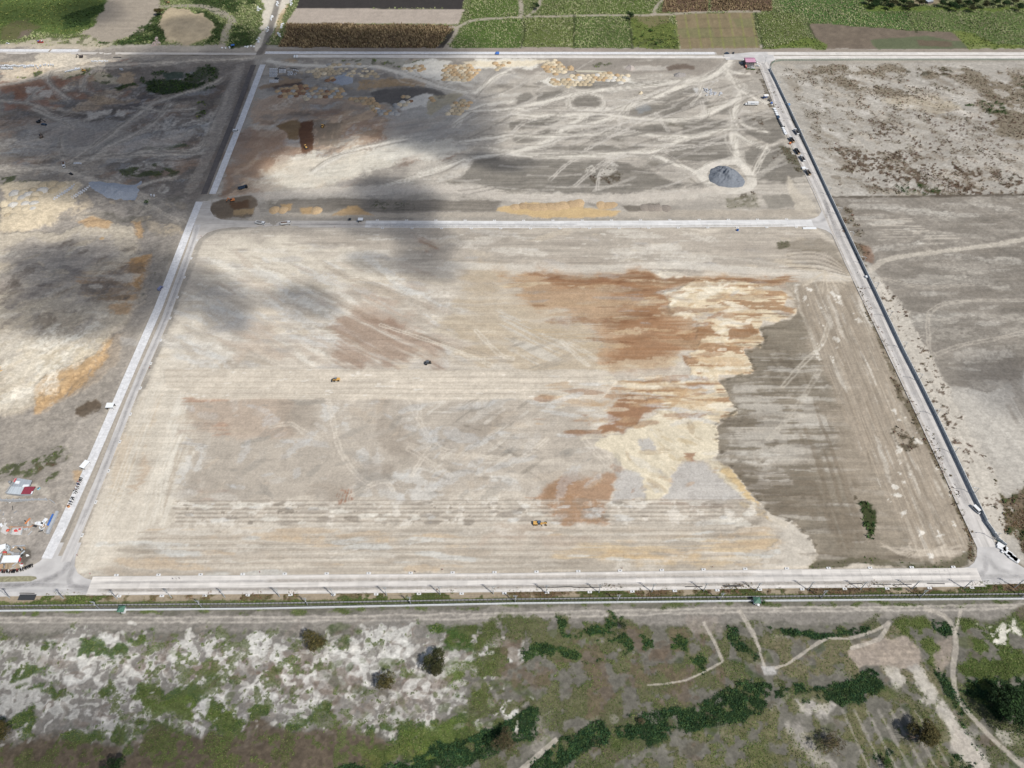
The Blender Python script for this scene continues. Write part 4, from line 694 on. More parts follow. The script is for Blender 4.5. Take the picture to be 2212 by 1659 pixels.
# grass patches over the sand
for q, c, v_ in (([(-80, 1355), (100, 1365), (130, 1390), (60, 1420), (-80, 1440)], GRN, 0.9), ([(-80, 1430), (70, 1410), (110, 1440), (40, 1470), (-80, 1480)], GRN, 0.8), ([(290, 1350), (340, 1352), (330, 1390), (300, 1380)], GRN, 0.8), ([(430, 1370), (520, 1368), (500, 1400), (440, 1390)], GRN, 0.7), ([(60, 1480), (260, 1470), (260, 1510), (120, 1520), (40, 1500)], GRN, 0.9),
                 ([(270, 1495), (480, 1490), (560, 1510), (480, 1540), (300, 1530)], GRN, 0.8), ([(280, 1520), (520, 1520), (560, 1560), (300, 1570)], LGRN, 0.8), ([(-80, 1590), (120, 1550), (300, 1580), (420, 1590), (260, 1600), (60, 1640), (-80, 1660)], GRN, 0.9), ([(-80, 1560), (60, 1540), (90, 1560), (-60, 1600)], GRN, 0.7),
                 ([(640, 1350), (760, 1356), (780, 1390), (680, 1400)], GRN, 0.5), ([(860, 1348), (1020, 1345), (1140, 1350), (1140, 1440), (1040, 1440), (960, 1400)], GRN, 0.9), ([(1000, 1380), (1260, 1380), (1290, 1430), (1160, 1470), (1040, 1450)], LGRN, 0.9), ([(960, 1440), (1100, 1450), (1090, 1530), (980, 1500)], LGRN, 0.6), ([(640, 1530), (920, 1530), (1060, 1520), (1010, 1560), (820, 1580), (700, 1560)], GRN, 0.9),
                 ([(180, 1385), (280, 1380), (300, 1430), (200, 1430)], GRN, 0.4), ([(420, 1560), (700, 1545), (640, 1580), (440, 1590)], GRN, 0.9), ([(930, 1350), (1000, 1355), (990, 1420), (930, 1400)], GRN, 0.5)):
    fill(q, c, 0.9, 4, 9, m=sst(0.55*n15+0.45*n6, 0.45, 0.56), veg={'grass': v_})
# brown and green field along the bottom edge
BF = [(-100, 1640), (100, 1600), (380, 1592), (600, 1580), (800, 1575), (900, 1590), (860, 1640), (760, 1670), (760, 1760), (-120, 1760)]
fill(BF, (118, 102, 84), 0.92, 5, 8); fill(BF, (108, 108, 66), 0.85, 5, 9, m=sst(n15, 0.48, 0.62), veg={'grass': 0.5}); shade(BF, 0.86, 1.16, n2, 4)
fill([(860, 1560), (1000, 1550), (1090, 1550), (1000, 1600), (900, 1640), (820, 1620)], LGRN, 0.9, 5, 8, m=sst(n15, 0.35, 0.55), veg={'grass': 0.9})
fill([(780, 1610), (900, 1590), (900, 1640), (760, 1680)], (116, 122, 66), 0.8, 5, 8, m=sst(n6, 0.4, 0.6), veg={'grass': 0.7}); fill([(450, 1600), (560, 1600), (640, 1700), (500, 1760)], (120, 124, 66), 0.6, 5, 8, m=sst(n6, 0.42, 0.6), veg={'grass': 0.6})
fill([(1000, 1345), (2240, 1335), (2240, 1680), (1000, 1690)], (104, 106, 64), 0.78, 6, 8, m=sst(0.4*n15+0.6*n6, 0.44, 0.53), veg={'grass': 0.5})
fill([(-60, 1350), (1100, 1345), (1100, 1690), (-60, 1690)], (102, 112, 66), 0.7, 6, 8, m=sst(0.4*n40+0.4*n6+0.2*(2*n2-0.5), 0.56, 0.63), veg={'grass': 0.5}, keep=True)
# dense dark vine thickets
VINE = [[(700, 1670), (760, 1650), (860, 1640), (920, 1605), (1000, 1590), (1090, 1548), (1150, 1535), (1172, 1560), (1160, 1590), (1080, 1625), (1000, 1640), (960, 1660), (1000, 1690), (700, 1700)],
        [(1150, 1640), (1200, 1590), (1280, 1550), (1310, 1555), (1322, 1575), (1310, 1600), (1260, 1625), (1200, 1660), (1160, 1680)],
        [(1336, 1580), (1345, 1560), (1390, 1545), (1480, 1520), (1560, 1488), (1620, 1478), (1680, 1482), (1690, 1510), (1640, 1530), (1560, 1558), (1480, 1580), (1430, 1610), (1400, 1612), (1370, 1598)],
        [(1680, 1485), (1740, 1490), (1780, 1500), (1860, 1465), (1900, 1458), (1935, 1480), (1920, 1500), (1840, 1520), (1760, 1522), (1700, 1530)],
        [(1580, 1352), (1600, 1352), (1610, 1385), (1650, 1430), (1635, 1440), (1600, 1410), (1580, 1380)], [(2080, 1490), (2100, 1450), (2150, 1460), (2280, 1440), (2280, 1540), (2160, 1540), (2120, 1500)],
        [(2010, 1345), (2060, 1345), (2068, 1372), (2030, 1375), (2008, 1362)], [(2000, 1420), (2040, 1440), (2100, 1540), (2080, 1550), (2040, 1480)], [(2080, 1560), (2110, 1600), (2130, 1680), (2100, 1640)], [(1720, 1355), (1880, 1350), (1890, 1365), (1740, 1372)], [(1660, 1350), (1760, 1352), (1760, 1368), (1670, 1366)], [(1900, 1640), (1918, 1632), (1932, 1642), (1928, 1665), (1905, 1664)], [(2050, 1630), (2090, 1620), (2110, 1680), (2060, 1700)]]
for k, q in enumerate(VINE):
    fill(q, DGRN, 0.95, 2, 5, m=1-0.9*sst(fbm(X, Y, 6, 3, 5), 0.62, 0.7), veg={'vine': 1.0})
fill([(1150, 1575), (1180, 1560), (1184, 1600), (1150, 1630)], (180, 172, 160), 0.5, 4, 6)
blotch([(700, 1350), (2212, 1340), (2212, 1660), (700, 1660)], 420, [(160, 154, 145), (112, 104, 84), (124, 106, 88), (102, 112, 64), (132, 126, 114), (86, 102, 50), (70, 92, 44)], (0.8, 5), 2.0, 0.1, 0.55, 0.6, 23)
blotch(SAND, 260, [(216, 212, 206), (128, 112, 98), (150, 138, 128), (104, 116, 66), (196, 192, 186)], (0.6, 3), 2.4, 0.1, 0.5, 0.9, 24)
# weedy grey-green field, centre and east
MIDF = [(1110, 1350), (1560, 1345), (1620, 1380), (1650, 1440), (1640, 1475), (1500, 1500), (1350, 1540), (1200, 1560), (1090, 1530), (1040, 1470)]
fill(MIDF, (120, 118, 82), 0.75, 5, 9, m=sst(0.5*n6+0.5*n15, 0.46, 0.58), veg={'grass': 0.35}); fill(MIDF, (128, 108, 88), 0.6, 5, 9, m=sst(fbm(X, Y, 12, 4, 13), 0.52, 0.64))
for q in ([(1200, 1355), (1320, 1350), (1330, 1390), (1240, 1390)], [(1230, 1370), (1480, 1370), (1530, 1395), (1530, 1415), (1300, 1410)], [(1120, 1400), (1260, 1410), (1300, 1430), (1140, 1440)], [(1330, 1340), (1360, 1338), (1340, 1370)], [(1440, 1400), (1540, 1410), (1500, 1430), (1450, 1420)]): fill(q, GRN, 0.9, 3, 8, m=sst(n6, 0.44, 0.58), veg={'vine': 0.6})
for q in ([(1480, 1330), (1560, 1325), (1570, 1365), (1500, 1365)],): fill(q, (164, 152, 142), 0.8, 3, 4, m=0.5+0.5*sV)
EF = [(1660, 1370), (1900, 1360), (1950, 1345), (2000, 1420), (2060, 1500), (1920, 1470), (1760, 1480), (1690, 1480), (1650, 1440)]
fill(EF, (138, 128, 96), 0.75, 5, 7, m=sst(n6, 0.36, 0.56), veg={'grass': 0.3})
fill([(1650, 1520), (1930, 1510), (2040, 1560), (2100, 1700), (1340, 1700), (1400, 1620), (1560, 1560)], (132, 126, 88), 0.75, 6, 8, m=sst(0.6*n6+0.4*n15, 0.44, 0.58), veg={'grass': 0.35})
fill([(1200, 1660), (1400, 1620), (1650, 1560), (1700, 1700), (1200, 1720)], (118, 122, 70), 0.6, 8, 8, m=sst(n15, 0.45, 0.6), veg={'grass': 0.5})
fill([(1960, 1410), (2060, 1540), (2160, 1680), (2100, 1700), (2000, 1540), (1930, 1470)], (204, 196, 186), 0.8, 6, 7, m=sst(n15, 0.35, 0.5)); fill([(2060, 1560), (2140, 1680), (2120, 1700), (2040, 1600)], (196, 184, 172), 0.6, 5, 6)
PL = [(1840, 1400), (1880, 1375), (1960, 1385), (1990, 1420), (1950, 1445), (1860, 1450), (1830, 1425)]
fill(PL, (178, 162, 148), 0.9, 3, 5); shade(PL, 0.84, 1.14, streak(0.0, 24, 1.3, 5), 3)
fill([(2020, 1395), (2060, 1370), (2064, 1420), (2040, 1470), (2010, 1430)], (172, 156, 142), 0.8, 3, 4, m=0.4+0.6*sDu)
fill([(1940, 1345), (2010, 1345), (2030, 1400), (2020, 1440), (1990, 1425), (1965, 1385)], (106, 118, 64), 0.9, 3, 6, m=sst(n6, 0.3, 0.5), veg={'grass': 1.0})
fill([(2080, 1345), (2280, 1330), (2280, 1480), (2120, 1500), (2080, 1420)], (98, 116, 58), 0.9, 5, 8, m=sst(0.6*n6+0.4*n15, 0.38, 0.5), veg={'grass': 1.0}); fill([(2110, 1350), (2180, 1345), (2200, 1390), (2140, 1400)], (222, 216, 204), 0.9, 3, 7, m=sst(n6, 0.4, 0.55)); fill([(2180, 1325), (2280, 1318), (2280, 1345), (2200, 1350)], (122, 106, 96), 0.8, 3, 5)
fill([(2140, 1560), (2230, 1600), (2260, 1660), (2160, 1610)], (196, 188, 178), 0.7, 5, 7, m=sst(n6, 0.4, 0.6)); fill([(2180, 1600), (2280, 1560), (2280, 1700), (2220, 1700)], (110, 112, 66), 0.7, 5, 7, m=sst(n6, 0.4, 0.6), veg={'grass': 0.5})
fill([(1700, 1525), (1800, 1530), (1790, 1550), (1720, 1550)], (204, 196, 188), 0.7, 4, 6); fill([(1690, 1580), (1730, 1560), (1820, 1680), (1780, 1700)], (186, 178, 170), 0.7, 5, 5, m=0.4+0.6*sV)
for k in range(7): track([(1820+26*k, 1535), (1850+28*k, 1600), (1890+30*k, 1690)], 1.3, (178, 170, 160), 0.5)
for pts, wd in (([(1600, 1318), (1630, 1370), (1645, 1420), (1652, 1440)], 1.2), ([(1595, 1320), (1620, 1360), (1640, 1400)], 1.6), ([(1660, 1445), (1700, 1435), (1750, 1400), (1790, 1378), (1830, 1380), (1890, 1362), (1920, 1345)], 1.3), ([(2000, 1315), (2040, 1330), (2060, 1360), (2065, 1400), (2058, 1450), (2070, 1510), (2110, 1560), (2170, 1620), (2215, 1660), (2240, 1690)], 2.6), ([(1520, 1345), (1545, 1390), (1560, 1425)], 1.6), ([(1560, 1430), (1480, 1470), (1400, 1480)], 0.8), ([(2075, 1320), (2068, 1350), (2062, 1380)], 1.5), ([(1200, 1600), (1130, 1660), (1100, 1690)], 2.4), ([(1920, 1345), (1900, 1380), (1840, 1400)], 2)):
    track(pts, wd, (194, 184, 171), 0.75, f=0.5, wob=0.4)
fill([(1645, 1440), (1672, 1438), (1676, 1456), (1650, 1458)], (190, 186, 182), 0.9, 1, 1.5)

# ---- fields north of the top road
NB = [(-100, 100), (2320, 108), (2320, -20), (-100, -20)]
fill([(540, 105), (1000, 104), (1640, 104), (2280, 108), (2280, 116), (560, 116)], (164, 151, 138), 0.9, 3, 3)
fill([(-80, -20), (240, -20), (232, 20), (215, 40), (170, 68), (150, 72), (90, 70), (60, 80), (0, 92), (-80, 94)], (104, 124, 66), 0.95, 4, 8, veg={'grass': 0.9}); fill([(120, 40), (230, 5), (232, 25), (170, 60), (140, 62)], (66, 90, 46), 0.8, 5, 7, veg={'vine': 0.8}); fill([(0, 60), (60, 40), (90, 60), (40, 85), (0, 90)], (122, 112, 74), 0.7, 5, 8)
fill([(240, -20), (330, -20), (345, 20), (310, 70), (230, 92), (170, 74), (215, 42)], (176, 162, 146), 0.95, 3, 5); shade([(240, -20), (345, 10), (310, 70), (180, 80)], 0.86, 1.14, sH, 5)
fill([(0, 95), (170, 78), (240, 92), (210, 105), (0, 104)], (204, 190, 168), 0.8, 5, 7); fill([(120, 78), (180, 75), (215, 88), (190, 96), (120, 92)], (100, 106, 66), 0.7, 3, 7, m=sst(n6, 0.42, 0.6), veg={'grass': 0.6}); fill([(45, 68), (75, 66), (70, 80), (42, 82)], (138, 120, 108), 0.8, 3, 5)
for q in ([(218, 90), (270, 88), (300, 60), (335, 32), (350, 40), (345, 75), (320, 98), (260, 100)], [(330, 80), (350, 65), (358, 90), (335, 100)], [(425, 15), (470, 35), (490, 52), (470, 90), (440, 95), (460, 60), (440, 35)], [(500, 60), (540, 50), (535, 100), (490, 100)], [(370, -10), (450, -10), (510, -10), (520, 25), (490, 32), (430, 12)], [(530, -10), (560, -10), (555, 10), (525, 12)]):
    fill(q, (76, 90, 50), 0.9, 3, 7, m=sst(n6, 0.26, 0.46), veg={'vine': 0.85})
KN = [(350, 45), (365, 22), (400, 20), (440, 30), (460, 60), (450, 82), (410, 98), (360, 96), (345, 70)]
fill(KN, (196, 176, 144), 0.95, 3, 6, z=1.5); shade(KN, 0.84, 1.12, n6, 4)
fill([(440, 10), (480, 30), (500, 40), (470, 30)], (190, 178, 166), 0.7, 3, 4); track([(345, 15), (440, 14), (500, 40), (490, 60), (480, 100)], 7, (186, 172, 158), 0.7)
fill([(570, -20), (628, -20), (618, 20), (590, 60), (565, 100), (550, 112), (548, 95), (565, 50)], (216, 206, 190), 0.95, 2, 4); track([(605, -10), (590, 40), (575, 90), (560, 115)], 6, (128, 120, 114), 0.8); fill([(610, 20), (625, 5), (612, 45), (590, 80), (585, 75)], (222, 190, 146), 0.6, 2, 4)
BR = [(618, 50), (985, 54), (980, 62), (965, 78), (940, 104), (700, 103), (604, 100)]
fill([(640, 18), (1005, 20), (990, 52), (618, 50)], (186, 171, 158), 0.98, 1.5, 1.5); shade([(640, 18), (1005, 20), (990, 52), (618, 50)], 0.93, 1.05, sH, 2)
fill([(650, -30), (1010, -30), (998, 20), (640, 18)], (78, 72, 72), 0.98, 1.5, 2.0)
fill(BR, (112, 88, 62), 0.98, 2, 2.5, veg={'dry': 1.0}); fill([(985, 60), (990, 66), (960, 104), (940, 104), (970, 74)], (74, 66, 64), 0.9, 1.5, 4)
GC = (100, 120, 62)
FIELDS = [([(1020, 42), (1105, 38), (1128, 40), (1125, 103), (985, 104), (970, 100), (1000, 66)], (96, 120, 58)), ([(1135, 36), (1240, 32), (1240, 103), (1128, 103)], (112, 124, 68)), ([(1240, 32), (1355, 32), (1365, 104), (1240, 103)], (98, 118, 62)), ([(1022, -30), (1120, -30), (1122, 34), (1030, 40), (1010, 55)], (98, 120, 58)), ([(1170, -30), (1285, -30), (1285, 34), (1150, 32)], (106, 122, 66)), ([(1290, -30), (1440, -30), (1412, 34), (1290, 30)], (104, 122, 62)),
          ([(1672, -30), (1860, -30), (1870, 20), (1960, 22), (1970, 80), (1890, 72), (1750, 48), (1730, 28), (1690, 26)], (92, 122, 64)), ([(1632, 26), (1720, 30), (1760, 100), (1650, 105)], (108, 120, 66)), ([(1960, 22), (2300, 20), (2300, 108), (2150, 104), (2080, 70), (1975, 68)], (104, 124, 70))]
for q, c in FIELDS: fill(q, c, 0.98, 1.5, 2, veg={'cane': 1.0}); shade(q, 0.86, 1.14, n15, 3)
DRYF = [[(1440, -30), (1530, -30), (1530, 26), (1428, 26)], [(1535, -30), (1668, -30), (1665, 24), (1535, 24)]]
for q in DRYF: fill(q, (124, 96, 76), 0.98, 1.5, 2, veg={'dry': 0.8})
fill([(1365, 32), (1440, 28), (1460, 60), (1465, 104), (1365, 104)], (118, 130, 68), 0.95, 2, 4, veg={'grass': 1.0}); fill([(1365, 34), (1450, 30), (1455, 50), (1400, 62)], (142, 128, 92), 0.7, 3, 7); fill([(1370, 84), (1460, 80), (1462, 100), (1375, 102)], (92, 100, 62), 0.7, 3, 7, m=sst(n6, 0.4, 0.6), veg={'vine': 0.7})
TAN = [(1458, 30), (1625, 27), (1642, 104), (1470, 105)]
fill(TAN, (152, 134, 100), 0.98, 1.5, 2); shade(TAN, 0.86, 1.14, streak(math.radians(88), 30, 3, 1), 3)
for q in ([(1462, 60), (1540, 58), (1550, 80), (1475, 82)], [(1540, 80), (1600, 76), (1640, 80), (1640, 100), (1540, 100)], [(1580, 40), (1622, 40), (1630, 60), (1590, 60)]): fill(q, (136, 136, 88), 0.6, 2, 3)
for k in range(8):
    track([(1455+24*k, 30), (1468+24*k, 104)], 1.5, (150, 158, 86), 0.5)
for yy in (42, 62, 82): track([(1460, yy+1), (1636, yy-3)], 1.6, (126, 116, 82), 0.5)
PUR = [(1748, 50), (1900, 60), (2060, 70), (2085, 85), (2100, 106), (1780, 104), (1765, 90)]
fill(PUR, (136, 120, 104), 0.98, 1.5, 3); shade(PUR, 0.86, 1.12, n6, 3); fill([(1880, 88), (2000, 78), (2095, 92), (2098, 105), (1890, 105)], (110, 122, 90), 0.8, 2, 3); fill([(1980, 86), (2060, 90), (2060, 100), (1985, 98)], (128, 104, 88), 0.7, 2, 3)
fill([(1700, 96), (1740, 84), (1790, 96), (1780, 106), (1640, 107)], (118, 134, 68), 0.9, 2, 4, veg={'grass': 1.0}); fill([(2060, 66), (2100, 72), (2150, 96), (2280, 106), (2100, 108)], (132, 144, 78), 0.9, 2, 4, veg={'grass': 1.0}); fill([(1860, 10), (1960, 14), (2200, 16), (2300, 14), (2300, 22), (1880, 24)], (116, 134, 66), 0.9, 2, 4, veg={'grass': 0.8}); fill([(1960, -20), (2030, -20), (2040, 6), (1980, 12)], (164, 144, 116), 0.8, 3, 6)
for pts, wd in (([(975, 58), (990, 58), (1020, 44), (1070, 40), (1130, 37), (1290, 33), (1420, 32), (1520, 26), (1640, 25)], 4.5), ([(1122, -20), (1126, 20), (1124, 38)], 4.5), ([(1175, -20), (1160, 18), (1140, 34)], 4), ([(1440, -10), (1418, 14), (1412, 32)], 4), ([(962, 104), (985, 70), (985, 58)], 4)): track(pts, wd, (182, 170, 154), 0.85)
for pts in ([(1128, 40), (1134, 70), (1124, 104)], [(1240, 33), (1240, 104)], [(1358, 34), (1366, 104)], [(1955, 24), (1980, 70)], [(1632, 28), (1650, 104)], [(1742, 45), (1765, 90)]): track(pts, 2.2, (72, 82, 46), 0.7)
fill([(1100, 106), (1300, 106), (1300, 112), (1100, 112)], (176, 160, 148), 0.8, 2, 3)

# ---- fine relief and tone
mound = sst(psd(X, Y, np.array([W(p) for p in [(-40, 500), (300, 500), (330, 600), (280, 720), (100, 880), (-40, 900)]])), 0, 25)
ZR += mound*0.8
wst = mask(WEST, 14, 2); ZR[wst[0]] += wst[1]*((fbm(X[wst[0]], Y[wst[0]], 34, 4, 6)-0.5)*5.0)
tp_ = mask(TOP, 18, 2); ZR[tp_[0]] += tp_[1]*((fbm(X[tp_[0]], Y[tp_[0]], 26, 4, 3)-0.5)*2.2)
fine = (n2-0.5)*0.30+(n1-0.5)*0.08+(n6-0.5)*0.5
ZR += ROUGH*fine
P *= (1+0.12*(n1-0.5)+0.18*(n2-0.5)+0.16*(n6-0.5))[:, None]
P *= np.array([0.995, 1.0, 0.97], np.float32)
lum = P.mean(1, keepdims=True); P *= (np.clip(lum, 0.02, 1)/0.34)**0.24
P = np.clip(P, 0.008, 0.72)
for q_, k_, a_ in ((PAD, 0, 1.0), (TOP, 0, 0.55), (PLW, 0, 0.8), (STR, 0, -1.0), (STR, 1, 1.0), (OLD, 0, 0.3), (WEST, 2, 0.8), (EAST, 2, 0.6), (SOUTH, 2, 0.9)):
    i, m = mask(q_, 4, 2); m = m*(0.25+0.75*sst(fbm(X[i], Y[i], 60, 3, 4), 0.38, 0.62)) if k_ == 0 and a_ > 0 else m; MIX[i, k_] = np.clip(MIX[i, k_]+m*a_, 0, 1)
FLAT = np.zeros(NV, bool)
def flatten(x0, x1, y0, y1, h=0.0):
    i = (X > x0) & (X < x1) & (Y > y0) & (Y < y1); ZR[i] = np.minimum(ZR[i], h)
V = np.stack([X, Y, ZR], 1)
idx = np.arange(NV).reshape(NR, NC)
Fq = np.stack([idx[:-1, :-1], idx[:-1, 1:], idx[1:, 1:], idx[1:, :-1]], -1).reshape(-1, 4)
# ---------------------------------------------------------------- build the ground
M_SOIL = tint_mat('soil', 0.95, 0.21, 0.7, bump=0.6, detail=7)
def soil_streaks(m):
    """grader and tyre striations, and clods, where the sheet says the ground was worked that way"""
    N = m.node_tree.nodes; L = m.node_tree.links; b = N['Principled BSDF']; src = b.inputs['Base Color'].links[0].from_socket
    pos = N.new('ShaderNodeNewGeometry').outputs['Position']; at = N.new('ShaderNodeAttribute'); at.attribute_name = 'worked'; sp = N.new('ShaderNodeSeparateColor'); L.new(at.outputs['Color'], sp.inputs['Color'])
    for ch, scl, lo, hi, amp, dt in (('Red', (0.022, 0.62, 0.3), 0.35, 0.65, 0.075, 5), ('Red', (0.012, 0.16, 0.3), 0.40, 0.60, 0.05, 3), ('Green', (0.6, 0.018, 0.3), 0.36, 0.64, 0.11, 4), ('Blue', (0.30, 0.36, 0.3), 0.40, 0.62, 0.15, 6)):
        mp = N.new('ShaderNodeMapping'); mp.inputs['Scale'].default_value = scl; L.new(pos, mp.inputs['Vector']); nz = N.new('ShaderNodeTexNoise'); nz.inputs['Scale'].default_value = 1; nz.inputs['Detail'].default_value = dt; nz.inputs['Distortion'].default_value = 0.6; L.new(mp.outputs[0], nz.inputs['Vector'])
        mr = N.new('ShaderNodeMapRange'); mr.inputs['From Min'].default_value = lo; mr.inputs['From Max'].default_value = hi; mr.inputs['To Min'].default_value = -amp; mr.inputs['To Max'].default_value = amp; L.new(nz.outputs['Fac'], mr.inputs['Value'])
        ma = N.new('ShaderNodeMath'); ma.operation = 'MULTIPLY_ADD'; ma.inputs[2].default_value = 1.0; L.new(mr.outputs['Result'], ma.inputs[0]); L.new(sp.outputs[ch], ma.inputs[1])
        vm = N.new('ShaderNodeVectorMath'); vm.operation = 'SCALE'; L.new(src, vm.inputs[0]); L.new(ma.outputs[0], vm.inputs['Scale']); src = vm.outputs['Vector']
    L.new(src, b.inputs['Base Color'])
soil_streaks(M_SOIL)
def flat_band(pts, wd, h=-0.02):
    S = np.array(pts, float); lo = S.min(0)-wd; hi = S.max(0)+wd
    i = np.nonzero((X > lo[0]) & (X < hi[0]) & (Y > lo[1]) & (Y < hi[1]))[0]
    d = pdist(i, S); j = i[d < wd/2]; ZR[j] = np.minimum(ZR[j], h)-0.12
LROADW = [(-288.0, 205), (-287.0, 225), (-286.2, 269), (-286.3, 346), (-286.0, 425), (-289.3, 522), (-290.4, 565)]
LROADG = [(-275.8, 203), (-276.0, 225), (-275.8, 265), (-277.6, 346), (-276.8, 412), (-280.5, 496), (-283.0, 530)]
LROADU = [(-281.3, 576), (-283.6, 700), (-286.6, 818)]
LROADB = [(-289.4, 576), (-292.8, 712), (-297.3, 820)]
RROAD = [(296.9, 213), (296.3, 240), (296.0, 272), (294.6, 345), (290.8, 480), (290.0, 579), (286.6, 700), (288.5, 771), (289.5, 826)]
MROAD = [(-186, 531.4), (0, 530.8), (120, 531.3), (270, 533.0)]
FROADC = [(-320, 186.9), (-156, 187.9), (0, 189.6), (156, 191.9), (320, 193.6)]
TROADN = [(-290, 848.6), (-1, 847.6), (240, 847.2)]
TROADS = [(-250, 840.5), (0, 839.0), (250, 838.4)]
TROADE = [(300, 846.6), (640, 846.0)]; TROADF = [(305, 837.5), (640, 837.8)]
TLROAD = [(-680, 854.6), (-509, 853.7)]
for S_, w_ in ((LROADW, 9), (LROADG, 9), (LROADU, 9), (LROADB, 10), (RROAD, 15), (MROAD, 13), (FROADC, 14), (TROADN, 12), (TROADS, 11), (TROADE, 12), (TROADF, 12), (TLROAD, 11)): flat_band(S_, w_)
JUNC = [([(-120, 1238), (30, 1233), (62, 1226), (84, 1214), (104, 1196), (121, 1172), (176, 1172), (163, 1205), (161, 1222), (168, 1238), (184, 1249), (205, 1254.5), (240, 1256.5), (240, 1284), (-120, 1291)], 0.105, 'M_FAN', False),
        (zz(3, 2, [(1740, 1180), (1796, 1330), (1808, 1420), (1805, 1490), (1780, 1545), (1735, 1580), (1660, 1594)])+[(2066, 1264), (2330, 1258), (2330, 1226)]+zz(3, 2, [(2212, 1590), (2070, 1500), (1990, 1425), (1925, 1310), (1895, 1240)]), 0.105, 'M_FAN', False),
        (zz(3, 1, [(428, 80), (462, 140), (462, 170), (440, 205), (400, 228), (330, 238), (330, 306), (420, 308), (500, 330), (550, 365), (590, 430), (640, 540), (700, 500), (560, 120)]), 0.105, 'M_FAN', False),
        (zz(0, 1, [(1755, 85), (1820, 85), (1818, 160), (1850, 212), (1910, 238), (2010, 246), (2212, 250), (2212, 302), (2000, 306), (1880, 322), (1790, 352), (1720, 410), (1668, 500), (1668, 330), (1700, 265)]), 0.09, 'M_DUST', False),
        ([(248, 832), (248, 844), (285, 850.6), (306, 850.8), (306, 832), (300, 828), (295.5, 818), (282.6, 818), (283, 832)], 0.105, 'M_FAN', True)]
for q_, z_, m_, w_ in JUNC:
    i, m = mask(q_, 0.6, 0, w_); ZR[i] = ZR[i]*(1-m)+(-0.15)*m
V[:, 2] = ZR
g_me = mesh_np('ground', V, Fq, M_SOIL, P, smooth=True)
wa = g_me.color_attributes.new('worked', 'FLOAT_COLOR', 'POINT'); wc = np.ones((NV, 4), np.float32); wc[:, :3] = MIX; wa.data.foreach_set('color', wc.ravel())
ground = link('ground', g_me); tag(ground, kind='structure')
# ---------------------------------------------------------------- broken cloud above the camera; its shadow falls on the west and north of the site
def proj(x, y):
    fo = y*CP+CAM_H*SP; up = y*SP-CAM_H*CP; return 1106+F_PX*x/fo, 829.5-F_PX*up/fo
CLOUD_H, SIG = 860.0, 0.025
BLOBS = [(260, 225, 190, 70, 1.35), (480, 195, 160, 75, 1.35), (690, 190, 140, 60, 1.2), (845, 215, 120, 55, 1.25), (900, 105, 110, 26, 0.8), (700, 88, 150, 22, 1.0), (420, 60, 70, 20, 0.5), (560, 300, 130, 65, 0.75), (300, 325, 210, 65, 1.05),
         (160, 400, 200, 30, 0.5), (440, 430, 130, 55, 0.7), (160, 270, 130, 70, 0.7), (60, 240, 120, 50, 0.5), (205, 25, 60, 24, 0.7), (40, 30, 120, 30, 0.3), (80, 125, 140, 26, -1.2), (715, 348, 120, 28, -1.6), (1090, 352, 62, 13, 1.0), (970, 240, 85, 60, 0.6), (920, 300, 90, 45, 0.45), (850, 420, 80, 40, 0.35), (2120, 790, 130, 60, 0.12), (320, 440, 120, 30, 0.35), (1010, 300, 50, 40, 0.25),
         (830, 400, 60, 22, 0.5), (870, 450, 60, 28, 0.75), (925, 518, 60, 22, 0.9), (800, 490, 75, 20, 0.55), (930, 582, 60, 24, 0.95), (800, 570, 55, 20, 0.65), (676, 655, 48, 34, 0.85), (590, 640, 45, 28, 0.35), (487, 665, 44, 46, 0.85), (440, 622, 50, 40, 0.5), (345, 640, 30, 40, 0.3), (200, 615, 130, 62, 1.25), (110, 690, 110, 36, 0.6), (345, 600, 50, 60, 0.5), (60, 560, 70, 26, 0.25), (600, 484, 230, 16, 0.4), (780, 430, 200, 14, 0.3), (260, 1580, 520, 170, 0.26), (100, 1600, 240, 110, 0.12), (2180, 840, 90, 70, 0.3), (620, 880, 120, 40, 0.10), (860, 930, 80, 50, 0.08)]
